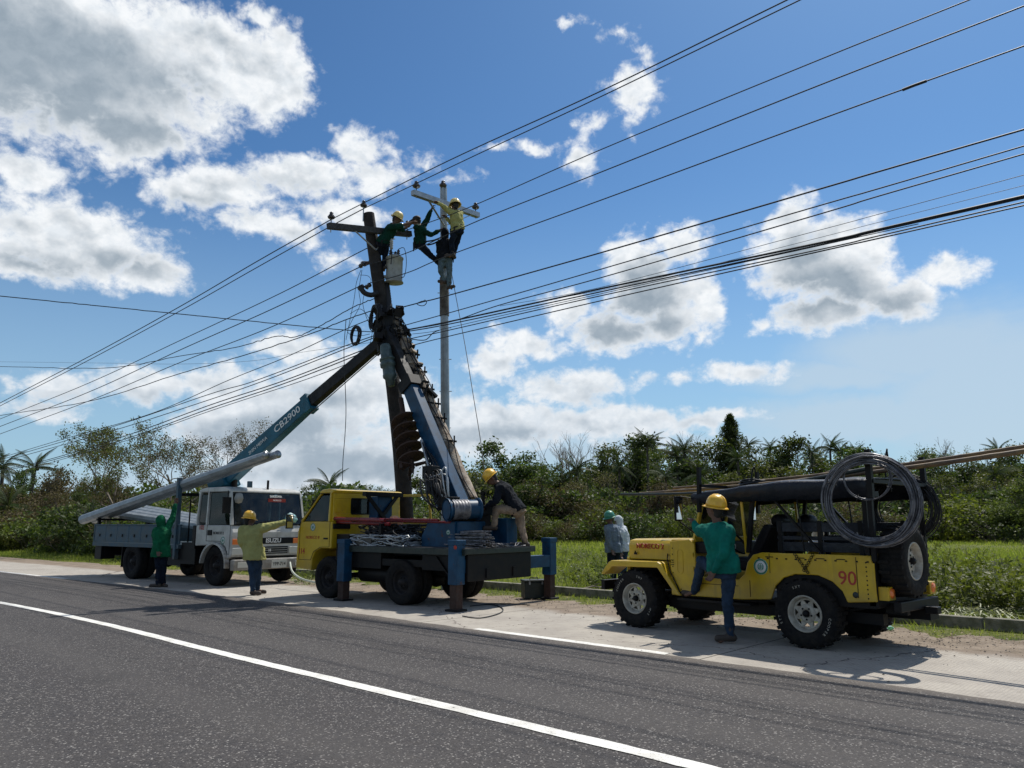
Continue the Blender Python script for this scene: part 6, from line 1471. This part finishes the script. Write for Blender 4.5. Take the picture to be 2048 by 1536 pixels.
# palm
def palm_frond():
    vs = []; n = 30; L = 3.1
    rach = [Vector((L * t, 0, .75 * t - 1.55 * t * t)) for t in [i / n for i in range(n + 1)]]; out = []
    for i in range(2, n + 1):
        p = rach[i]; t = i / n; l = .62 * math.sin(PI * min(1, .12 + t * .86)) + .08; d = (rach[i] - rach[i - 1]).normalized()
        for s in (-1, 1):
            for jj in (0, .5):
                pp = p - d * L / n * jj; e = (Vector((0, s, 0)) * .75 + d * .6 + Vector((0, 0, -.75 - .4 * random.random()))).normalized() * l * random.uniform(.85, 1.1)
                w = d * .022; out += [pp - w, pp + w, pp + e * .6 + w * .8, pp + e]
    return np.array([v[:] for v in out]), rach
fv, rach = palm_frond(); FR = raw_mesh('frond', fv, 4, M['frond'])
rm = MB().tube(rach[::3], [.035, .03, .028, .024, .02, .018, .015, .012, .01, .008, .006][:len(rach[::3])], 4, caps=False)
bmf = rm.build('x', M['frond']); tmpd = bmf.data; bpy.data.objects.remove(bmf)
bm_ = bmesh.new(); bm_.from_mesh(FR); bm_.from_mesh(tmpd); bm_.to_mesh(FR); bm_.free()
PT = {}
for h_ in (5.5, 7.0, 8.5):
    t_ = MB().tube([(.0, 0, -.2), (.12, 0, h_ * .3), (.3, .05, h_ * .7), (.35, .08, h_)], [.20, .15, .13, .11], 8).build('trunk', M['bark']); PT[h_] = t_.data; bpy.data.objects.remove(t_)
NC = MB()
for k in range(6): ellipsoid(NC, (.18 * math.cos(k), .18 * math.sin(k), -.12), (.10, .10, .12), None, 7, 5)
no_ = NC.build('coconuts', M['leafmid']); NCD = no_.data; bpy.data.objects.remove(no_)
WHERE = {}
def palm(px, top, Y, label, nf=15, fs=1., zoff=0):
    p = at(px, top, Y); hh = p.z - fs * .55; h_ = min(PT, key=lambda q_: abs(q_ - hh)); s_ = hh / h_
    rt = empty('palm_tree', (p.x, Y, 0), random.uniform(0, 6), label, 'palm tree', 'coconut palms in the tree line')
    t = mesh_obj('trunk', PT[h_], rt); t.scale = (1, 1, s_); tx = Vector((.35, .08, hh))
    for k in range(nf):
        f = mesh_obj('frond', FR, rt, tx); el_ = random.uniform(-.75, .75) if k > 3 else random.uniform(-1.2, -.8)
        f.rotation_euler = (random.uniform(-.25, .25), el_, k * 2.4 + random.uniform(-.2, .2)); s2 = fs * random.uniform(.85, 1.1); f.scale = (s2, s2, s2)
    mesh_obj('coconuts', NCD, rt, tx)
GRP = {'dark': 'dark leafy trees in the far tree line', 'mid': 'paler leafy trees in the far tree line', 'dry': 'dry brown trees in the far tree line', 'bush': 'bushes along the foot of the tree line', 'bare': 'leafless trees in the far tree line'}
def plant(kind, px, top, Y, label, cat='tree', name='tree', wide=1., group=None, base=None, zb=0.):
    td, cm = PROTO[kind]; p = at(px, top, Y)
    zt = max([v.co.z for v in (cm or td).vertices]) if kind not in PHT else PHT[kind]; PHT[kind] = zt
    s_ = (p.z - zb) / zt; rt = empty(name, (p.x, Y, zb), random.uniform(0, 6.28), label, cat, group); rt.scale = (s_ * wide, s_ * wide, s_)
    mesh_obj('trunk' if name != 'bush' else 'stems', td, rt)
    if cm: mesh_obj('crown' if name != 'bush' else 'foliage', cm, rt)
    return rt
PHT = {}
# right-hand tree line: (kind, x, top, distance)
ROW = [('dark0', 1046, 892, 78), ('dark1', 1010, 925, 70), ('dark2', 1085, 905, 80), ('bare0', 1120, 885, 88), ('bare1', 1165, 868, 92), ('dark1', 1195, 890, 84), ('bare0', 1240, 885, 96), ('dark0', 1225, 880, 90), ('mid0', 1265, 892, 92),
       ('dark2', 1345, 905, 90), ('dark1', 1395, 890, 90), ('mid1', 1425, 885, 96), ('dark0', 1490, 882, 92), ('bare1', 1405, 872, 98), ('bare0', 1600, 884, 98), ('bare1', 1900, 885, 98), ('dark2', 1540, 892, 88), ('dark1', 1580, 895, 90), ('mid0', 1320, 880, 100), ('dark0', 1640, 905, 95), ('mid1', 1690, 900, 100), ('dark2', 1735, 895, 100), ('dark1', 1800, 905, 96),
       ('dark0', 1880, 898, 96), ('dark2', 1945, 900, 92), ('dark0', 2020, 878, 90), ('dark1', 2080, 872, 84), ('mid0', 2140, 880, 80), ('mid1', 1980, 930, 78), ('dark2', 1310, 930, 78), ('dark0', 1440, 925, 80), ('mid0', 1560, 930, 80), ('dark1', 1660, 935, 82), ('mid1', 1770, 935, 84), ('dark0', 1850, 930, 84), ('dark1', 1150, 930, 74), ('dry1', 1215, 945, 70), ('dry0', 1180, 960, 64), ('dry0', 1290, 965, 68), ('dry1', 1360, 975, 66), ('mid1', 1500, 950, 76), ('dry0', 1100, 965, 66), ('dark2', 1060, 950, 62), ('dry1', 2030, 960, 62), ('mid0', 1930, 955, 66)]
POSN = ['behind the operator', 'left of the dry trees', 'behind the walkers', 'above the jeep hood', 'behind the windscreen', 'behind the roof', 'behind the coils', 'right of the coils', 'at the right edge']
def posn(x):
    return POSN[min(8, max(0, int((x - 980) / 122)))]
ADJ = {'dark': 'dark green leafy tree', 'mid': 'paler green leafy tree', 'dry': 'brown half-dry tree', 'bare': 'leafless grey tree'}
names_used = {}
def uniq(s, x, Y):
    b = s
    if b in names_used:
        b = s + (', standing farther back' if Y > names_used[s] else ', standing nearer')
        k = 0
        alt = [', its crown lower', ', its crown broader', ', half hidden', ', showing only its top', ', filling a gap', ', merging with its neighbours']
        while b in names_used and k < 6: b = s + alt[k]; k += 1
    names_used[s] = Y; names_used[b] = Y
    if len(b.split()) > 16: print('LONG', len(b.split()), b)
    return b
for kd, x, top, Y in ROW:
    top -= 10
    kk = ''.join(c for c in kd if c.isalpha()); plant(kd, x, top, Y, uniq(ADJ[kk] + ' of the tree line ' + posn(x), x, Y), group=GRP[kk], wide=random.uniform(1.1, 1.45))
plant('cypress', 1459, 824, 94, 'tall pointed dark tree rising highest out of the tree line', wide=1.0)
for x, top, Y in ((1735, 878, 98), (1822, 884, 100), (1875, 890, 102), (1945, 888, 100)): plant('bamboo', x, top, Y, uniq('feathery bamboo clump of the tree line ' + posn(x), x, Y), 'bamboo', 'bamboo_clump', .8, 'bamboo clumps in the tree line')
for x, top, Y, fs in ((1292, 872, 82, 1.15), (1355, 898, 84, 1.0), (1375, 888, 86, 1.0), (1535, 885, 96, .8), (1500, 880, 98, .8), (1628, 893, 92, .95), (1655, 885, 94, .95), (1685, 890, 94, .95), (1712, 898, 92, .9), (1480, 905, 84, .9), (1330, 940, 72, 1.0), (1405, 935, 74, 1.0), (1160, 925, 76, 1.), (1985, 935, 76, 1.), (1760, 955, 74, .9), (2000, 890, 95, .9), (1232, 920, 78, 1.)):
    palm(x, top + 6, Y, uniq('coconut palm of the tree line ' + posn(x), x, Y), 17, fs * .7)
# bushes along the foot of the line and climbing vegetation between
k = 0
for i in range(92):
    x = 985 + (i % 46) * 25.5 + random.uniform(-10, 10); row = i // 46; Y = (60 + random.uniform(-4, 5)) if row else (68 + random.uniform(-3, 6))
    if x > 1880 and row: continue
    kd = random.choice(['bushdark', 'bushmid', 'bushdry', 'bushdry', 'bushmid', 'bushdark']) if row else random.choice(['bushdark', 'bushdry', 'bushdark'])
    top = (random.uniform(1000, 1042) if row else random.uniform(958, 1008))
    lab = uniq({'bushdark': 'dark green', 'bushmid': 'mid green', 'bushdry': 'dry brown', 'bushbright': 'bright green'}[kd] + ' bush at the tree line foot ' + posn(x), x, Y)
    plant(kd, x, top, Y, lab, 'bush', 'bush', random.uniform(.9, 1.3), GRP['bush'])
o = plant('bushdark', 1795, 1012, 62, 'low round dark bush at the edge of the field right of the jeep', 'bush', 'bush', 1.4)
plant('bushdry', 1690, 985, 60, 'large brown bush seen through the wire coil of the jeep', 'bush', 'bush', 1.3)
plant('bushbright', 1880, 985, 60, 'bright green shrub right of the wire coils at the field edge', 'bush', 'bush', 1.4)
plant('mid1', 2030, 950, 56, 'spreading olive tree by the field at the right edge', wide=1.25); plant('bushdark', 1985, 1018, 58, 'dark shrub under the spreading olive tree at the right edge', 'bush', 'bush', 1.3)
# left side: vine-covered thicket, palms, half-bare tree
GL = 'thicket left of the white truck'
LROW0 = [('dark0', -60, 905, 40), ('dark1', 20, 930, 38), ('dry0', 70, 925, 36), ('dark2', 120, 935, 42), ('dry1', 165, 955, 34), ('dark1', 215, 945, 38), ('dry0', 255, 955, 33), ('dark0', 300, 955, 38), ('dry1', 345, 960, 34), ('dark2', 395, 970, 40), ('dry0', 440, 965, 36), ('dark1', 500, 985, 44), ('dry1', 20, 965, 31), ('dry0', 120, 975, 30), ('dark0', 210, 985, 30), ('dark1', -40, 960, 30)]
LROW = [(a, b, c - 6, d + 13) for a, b, c, d in LROW0]
for kd, x, top, Y in LROW:
    kk = ''.join(c for c in kd if c.isalpha()); pl_ = 'at the far left edge' if x < 60 else 'left of the truck bed' if x < 190 else 'above the truck bed' if x < 330 else 'behind the white cab'
    plant(kd, x, top, Y, uniq({'dark': 'dark', 'dry': 'brown vine-choked'}[kk] + ' tree in the thicket ' + pl_, x, Y), group=GL, wide=random.uniform(.8, 1.05))
for i in range(34):
    x = -60 + (i % 17) * 33 + random.uniform(-8, 8); row = i // 17; Y = 41 - max(0, x) * .03 + row * 2.5 + random.uniform(-.8, .8); top = (1048 if row == 0 else 1005) + random.uniform(-14, 12)
    Y = max(Y, 30)
    kd = random.choice(['bushmid', 'bushbright', 'bushdry', 'bushdark', 'bushmid'] if row == 0 else ['bushdry', 'bushdry', 'bushdark', 'bushmid'])
    lab = uniq({'bushdark': 'dark green', 'bushmid': 'mid green', 'bushdry': 'dry brown', 'bushbright': 'bright green'}[kd] + ' shrub ' + ('at the far left' if x < 60 else 'left of the truck bed' if x < 190 else 'behind the truck bed' if x < 350 else 'behind the white cab') + (' by the verge' if row == 0 else ' deeper in the thicket'), x, Y)
    plant(kd, x, top, Y, lab, 'bush', 'bush', random.uniform(.9, 1.2), GL)
for x, top, Y, fs in ((18, 922, 54, .62), (62, 926, 56, .6), (-30, 930, 50, .6), (30, 1000, 43, .55), (655, 962, 120, 1.2)):
    palm(x, top, Y, uniq('coconut palm ' + ('low among the shrubs at the far left' if top > 1000 else 'in the distance between the two trucks' if x > 500 else 'at the far left edge of the view'), x, Y), 13, fs)
# half-bare tree
rs = random.Random(77); mb = MB(); tips = []
for a in (-.9, .15, 1.0): branches(mb, Vector((a * .25, 0, -.2)), Vector((a * .95, rs.uniform(-.3, .3), 1)), 2.2, .11, 6, rs, tips, .66, .05, 7, .27, (2, 3))
hb_ = empty('tree', at(325, 1062, 37).xy.to_3d(), 0, 'wide half-bare tree with twisted branches and sparse leaves behind the white truck', 'tree')
tm = mb.build('trunk', M['palebark'], hb_)
tp = np.array([t[0][:] for t in tips]); zmax = tp[:, 2].max(); sc_h = (at(340, 838, 37).z) / zmax; hb_.scale = (sc_h * 1.05, sc_h * .9, sc_h)
idx = rg.integers(0, len(tp), 15000); mesh_obj('crown', raw_mesh('crown', leaves(tp[idx] + rg.normal(size=(len(idx), 3)) * .12, .080, .3, .5), 4, M['leafdry']), hb_)
w_ = 1 / (1 + np.exp((tp[:, 0] + .5) * 1.6)); w_ /= w_.sum(); idx = rg.choice(len(tp), 7500, p=w_); mesh_obj('green_leaves', raw_mesh('green_leaves', leaves(tp[idx] + rg.normal(size=(len(idx), 3)) * .12, .10, .2, .5), 4, M['leafmid']), hb_)
# distant trees between the trucks
for x, top, Y in ((635, 968, 130), (672, 962, 125), (695, 965, 128), (725, 966, 128), (755, 975, 135), (560, 975, 130), (610, 985, 130), (800, 985, 120), (850, 975, 110), (905, 960, 95), (945, 930, 82), (975, 905, 84)):
    plant('dark%d' % (x % 3), x, top, Y, uniq('distant dark tree ' + ('over the yellow cab' if x < 790 else 'behind the crane boom' if x < 930 else 'left of the bending operator'), x, Y), group='distant trees between the trucks', wide=1.4)
for i in range(14):
    x = 560 + i * 32; plant(('bushdark', 'bushmid', 'bushdry')[i % 3], x, random.uniform(1000, 1020) - max(0, (x - 830) * .12), 58 + random.uniform(-3, 5), uniq(('dark', 'green', 'brown')[i % 3] + ' bush seen far behind the ' + ('gap between the trucks' if x < 640 else 'yellow cab' if x < 780 else 'crane boom' if x < 900 else 'bending operator'), x, 58), 'bush', 'bush', 1.7, 'bushes far behind the crane truck')
th = plant('thin', 935, 900, 24, 'thin sapling with sparse leaves behind the leaning pole', 'tree', 'tree', 1.0)
plant('thin', 905, 930, 26, 'smaller thin sapling left of the sparse one, behind the boom', 'tree', 'tree', 1.2)
plant('bushdry', 948, 985, 30, 'dry twiggy bush behind the crane controls', 'bush', 'bush', .6); plant('bushmid', 905, 1010, 30, 'green bush behind the boom foot', 'bush', 'bush', .8)

# wood mass behind the tree line so no horizon shows through
n = 26000; X = rg.uniform(-70, 170, n); Yy = rg.uniform(102, 114, n); Z = rg.uniform(0, 1, n) ** .8 * (6.2 + 1.6 * np.sin(X * .21) + 1.1 * np.sin(X * .53 + 2)); Z[X < -8] *= .75
wm = mesh_obj('far_woods', raw_mesh('far_woods', leaves(np.stack([X, Yy, Z], 1), .85, .1, .7), 4, M['leafdark'])); tag(wm, 'mass of dark woodland closing the view behind the tree line', 'woods', kind='stuff')
n = 14000; X = rg.uniform(-75, -12, n); Yy = 60 + rg.uniform(0, 5, n) + (-X * .08); Z = rg.uniform(0, 1, n) * (4.0 + .5 * np.sin(X * .4)); wm = mesh_obj('thicket_mass', raw_mesh('thicket_mass', leaves(np.stack([X, Yy, Z], 1), .5, .1, .6), 4, M['leafdark'])); tag(wm, 'tangled mass of leaves deep in the thicket on the left', 'thicket', kind='stuff')

# grass: blades as real geometry
def off_edge(x, y):
    """distance on the field side of the asphalt edge"""
    best = None; P2 = np.array([[p.x, p.y] for p in EP]); N2 = np.array([[nrm(i).x, nrm(i).y] for i in range(len(EP))])
    d2 = (x[:, None] - P2[None, :, 0]) ** 2 + (y[:, None] - P2[None, :, 1]) ** 2; i = d2.argmin(1)
    return (x - P2[i, 0]) * N2[i, 0] + (y - P2[i, 1]) * N2[i, 1]
def blades(n, xr, yr, h, w, test, zb=-.05):
    x = rg.uniform(*xr, n); y = yr[0] + (yr[1] - yr[0]) * rg.uniform(0, 1, n) ** 1.3; vis = (np.abs(x) < y * .74 + 1.5); x, y = x[vis], y[vis]; o = off_edge(x, y); hs, keep = test(x, y, o); x, y, hs = x[keep], y[keep], hs[keep]
    n = len(x); a = rg.uniform(0, 6.28, n); hh = hs * h * rg.uniform(.45, 1.3, n); lean = rg.normal(size=(n, 2)) * hh[:, None] * .38; ww = w * rg.uniform(.6, 1.4, n) * (y / 14).clip(.8, 3)
    b = np.stack([x, y, np.full(n, zb)], 1); s = np.stack([np.cos(a) * ww, np.sin(a) * ww, np.zeros(n)], 1); t = b + np.stack([lean[:, 0], lean[:, 1], hh], 1)
    return np.stack([b - s, b + s, t], 1).reshape(-1, 3)
def noise2(x, y, f): return np.sin(x * f + 1.3 * np.sin(y * f * .7)) * np.cos(y * f * .9 + 1.7 * np.sin(x * f * .6))
def t1(x, y, o):      # verge and field near by
    nz = noise2(x, y, 1.7) + .6 * noise2(x + 9, y, 4.1); k = (o > 3.7 + .35 * nz); hs = np.where(o < 5.2, .45 + .15 * nz, .8 + .35 * nz).clip(.2, 2); dens = rg.uniform(0, 1, len(x)) < np.where(o < 4.4, .35 + .3 * nz, .95)
    return hs, k & dens
g1 = blades(330000, (-34, 24), (8.5, 42), .15, .006, t1)
def t2(x, y, o):
    nz = noise2(x, y, .5) + .6 * noise2(x + 9, y, 1.3); return (.8 + .3 * nz).clip(.3, 2), (o > 6) & (rg.uniform(0, 1, len(x)) < .75)
g2 = blades(170000, (-45, 60), (26, 75), .24, .009, t2)
go2 = mesh_obj('grass', raw_mesh('grass', np.vstack([g1, g2]), 3, M['grass'])); tag(go2, 'uneven green grass of the verge and the field', 'grass', kind='stuff')
# weeds: leafy stem plants and strappy dead leaves by the drain edge
def weed_mesh(seed, strap):
    rs = random.Random(seed); v = []
    for k in range(16 if not strap else 26):
        a = rs.uniform(0, 6.28); L = rs.uniform(.25, .75); e = Vector((math.cos(a), math.sin(a), 0)); b = e * rs.uniform(0, .25); pz = [b + e * L * t * (.55 if not strap else 1.1) + Vector((0, 0, L * (1.2 if not strap else .7) * t - (.6 if strap else .3) * L * t * t)) for t in (0, .33, .66, 1)]
        if strap:
            s = e.cross(Vector((0, 0, 1))) * .016
            for i in range(3): f = (1, .9, .6, .05); v += [pz[i] - s * f[i], pz[i] + s * f[i], pz[i + 1] + s * f[i + 1], pz[i + 1] - s * f[i + 1]]
        else:
            s = e.cross(Vector((0, 0, 1))) * .005
            for i in range(3): v += [pz[i] - s, pz[i] + s, pz[i + 1] + s, pz[i + 1] - s]
            for j in range(9):
                t = rs.uniform(.2, 1); i = min(2, int(t * 3)); p = pz[i].lerp(pz[i + 1], t * 3 - i); d = Vector((rs.uniform(-1, 1), rs.uniform(-1, 1), rs.uniform(-.3, .6))).normalized(); q_ = d.cross(Vector((rs.random(), rs.random(), 1))).normalized(); l = rs.uniform(.07, .15)
                v += [p, p + d * l * .5 + q_ * l * .2, p + d * l, p + d * l * .5 - q_ * l * .2]
    return np.array([q_[:] for q_ in v])
WM = [(weed_mesh(k, False), 'leafmid') for k in range(4)] + [(weed_mesh(k + 9, False), 'leafbright') for k in range(2)]
M['strapleaf'] = mat('dead_strap_leaves', (.42, .42, .24), .5, island=True, col2=(.14, .20, .05), trans=.3, spec=.6)
SM = [(weed_mesh(k + 30, True), 'strapleaf') for k in range(3)]
rs = random.Random(8)
def scatter(n, fx, fy, meshes, label, smin, smax, cat='weeds', name='weeds'):
    out = {}
    for k in range(n):
        x, y = rs.uniform(*fx), rs.uniform(*fy); p = ground_at(x, y, -.05); me, m_ = rs.choice(meshes); s_ = rs.uniform(smin, smax); a = rs.uniform(0, 6.28); c_, d_ = math.cos(a) * s_, math.sin(a) * s_
        v = me @ np.array([[c_, d_, 0], [-d_, c_, 0], [0, 0, s_ * rs.uniform(.8, 1.2)]]) + np.array(p[:]); out.setdefault(m_, []).append(v)
    first = None
    for m_, vs in out.items():
        o = mesh_obj(name if first is None else 'bright_leaves', raw_mesh(name, np.vstack(vs), 4, M[m_]), first)
        if first is None: first = o; tag(o, label, cat, kind='stuff')
scatter(95, (1850, 2090), (1165, 1232), WM, 'thick growth of leafy green weeds right of the jeep tail', .5, 1.15)
scatter(95, (1830, 2080), (1195, 1238), SM, 'bent pale strap-leaved grass beside the drain edge right of the jeep tail', .7, 1.15, 'strap grass', 'strap_grass')
scatter(45, (1120, 1225), (1110, 1180), WM, 'leafy green weeds in the field between the crane truck and the jeep', .45, .8)
scatter(26, (1850, 2060), (1090, 1165), WM, 'small leafy weeds out in the field right of the jeep', .5, .9)
scatter(22, (0, 200), (1090, 1112), WM, 'leafy weeds on the grass verge at the far left', .5, .9)
scatter(14, (585, 640), (1150, 1176), SM + WM, 'weeds under the white truck bumper beside the yellow cab', .3, .5)
scatter(14, (840, 900), (1150, 1180), WM, 'weeds in the grass behind the crane truck wheels', .3, .5)
# fallen leaves on the dirt: too many and small to count
n = 2600; t = rg.uniform(0, 1, n); li = rg.integers(30, len(EP) - 12, n); P3 = np.array([EP[i][:] for i in range(len(EP))]); N3 = np.array([nrm(i)[:] for i in range(len(EP))])
A = P3[li] * (1 - t)[:, None] + P3[li + 1] * t[:, None] + N3[li] * (rg.normal(3.75, .35, n))[:, None]; A[:, 2] = .0 + rg.uniform(0, .012, n)
lv_ = leaves(A, .045, 0, .5); lv_[:, 2] = np.abs(lv_[:, 2]) * .35 + .002
M['litter'] = mat('dry_leaf_litter', (.32, .24, .15), .8, island=True, col2=(.12, .08, .05))
ll = mesh_obj('leaf_litter', raw_mesh('leaf_litter', lv_, 4, M['litter'])); tag(ll, 'dry fallen leaves scattered along the dirt beside the concrete', 'leaf litter', kind='stuff')
# loose gravel on the dirt and the concrete lip
n = 1500; li = rg.integers(30, len(EP) - 12, n); t = rg.uniform(0, 1, n); of = np.where(rg.uniform(0, 1, n) < .88, rg.normal(3.2, .5, n), rg.uniform(-.25, 2.8, n))
A = P3[li] * (1 - t)[:, None] + P3[li + 1] * t[:, None] + N3[li] * of[:, None]; A[:, 2] = .004; sz = rg.uniform(.004, .014, n)[:, None]
dirs = np.array([[1, 0, 0], [0, 1, 0], [-1, 0, 0], [0, -1, 0]]) ; tops = A + np.array([0, 0, .75]) * sz; fv_ = []
for k in range(4): fv_.append(np.stack([A + dirs[k] * sz * 1.1, A + dirs[(k + 1) % 4] * sz * .9, tops + dirs[(k + 1) % 4] * sz * .3, tops + dirs[k] * sz * .35], 1))
gr_ = np.concatenate(fv_, 1).reshape(-1, 3); M['gravel'] = mat('gravel_stone', (.30, .27, .23), .9, island=True, col2=(.14, .12, .10))
gv_ = mesh_obj('gravel', raw_mesh('gravel', gr_, 4, M['gravel'])); tag(gv_, 'loose gravel spilled over the dirt and the concrete shoulder', 'gravel', kind='stuff')
# small things
p = ground_at(1068, 1196); tbx = empty('toolbox', p, .25, 'dark metal toolbox with a handle standing in front of the far outrigger', 'toolbox')
MB().box((-.22, -.14, 0), (.22, .14, .30)).build('box', M['olive'], tbx, .01); MB().box((-.23, -.15, .302), (.23, .15, .345)).build('lid', M['olive'], tbx, .01)
MB().tube([(-.08, 0, .34), (-.08, 0, .375), (.08, 0, .375), (.08, 0, .34)], .012, 6).build('handle', M['black'], tbx); MB().box((-.14, -.155, .26), (-.11, -.148, .32)).box((.11, -.155, .26), (.14, -.148, .32)).build('clasp', M['steel'], tbx)
p = ground_at(1770, 1258); mb = MB(); rs = random.Random(2)
nr = [(rs.uniform(.8, 1.2)) for _ in range(60)]
vs = []
for i in range(6):
    for k in range(10): a = 2 * PI * k / 10; rr = (.10, .12, .11, .09, .05, .015)[i] * rs.uniform(.7, 1.25); vs.append((math.cos(a) * rr, math.sin(a) * rr, (.0, .02, .05, .085, .11, .115)[i] * rs.uniform(.85, 1.1)))
mb.add(vs, [(i * 10 + k, i * 10 + (k + 1) % 10, (i + 1) * 10 + (k + 1) % 10, (i + 1) * 10 + k) for i in range(5) for k in range(10)]); mb.add(vs[50:], [tuple(range(10))])
o = mb.build('plastic_bag', M['plastic']); o.location = p; tag(o, 'crumpled pale blue plastic bag on the grass behind the jeep', 'bag')
h_ = spline([at(580, 1125, 17.6), at(584, 1142, 17.3), at(598, 1155, 17.0), at(622, 1163, 16.7), at(650, 1166, 16.5)], 8)
o = MB().tube(h_, .022, 8).build('hose', M['greenhose']); rebase(o, h_[0]); tag(o, 'pale hose drooping from the white truck bumper to behind the yellow cab', 'hose')
hs_ = [ground_at(x, y, .012) for x, y in ((925, 1232), (960, 1236), (1000, 1226), (1004, 1216), (980, 1209), (940, 1212), (1000, 1207), (1060, 1210))]
o = MB().tube(spline(hs_, 8), .009, 6).build('ground_cable', M['wire']); rebase(o, hs_[0]); tag(o, 'thin black cable lying in a loop on the concrete by the near rear outrigger', 'cable')
for k, (x, y) in enumerate(((1165, 1178), (1180, 1172), (1150, 1182), (1195, 1176))):
    q0 = ground_at(x, y, .03); MB_ = MB().tube([q0, q0 + Vector((.25, .1, .05)), q0 + Vector((.5, .1, .0))], [.02, .016, .01], 6).build('dead_branch', M['palebark']); rebase(MB_, q0); tag(MB_, ('longest', 'thin', 'leftmost', 'rightmost')[k] + ' dead brown branch lying in the grass between crane truck and jeep', 'branch', 'dead branches in the grass')
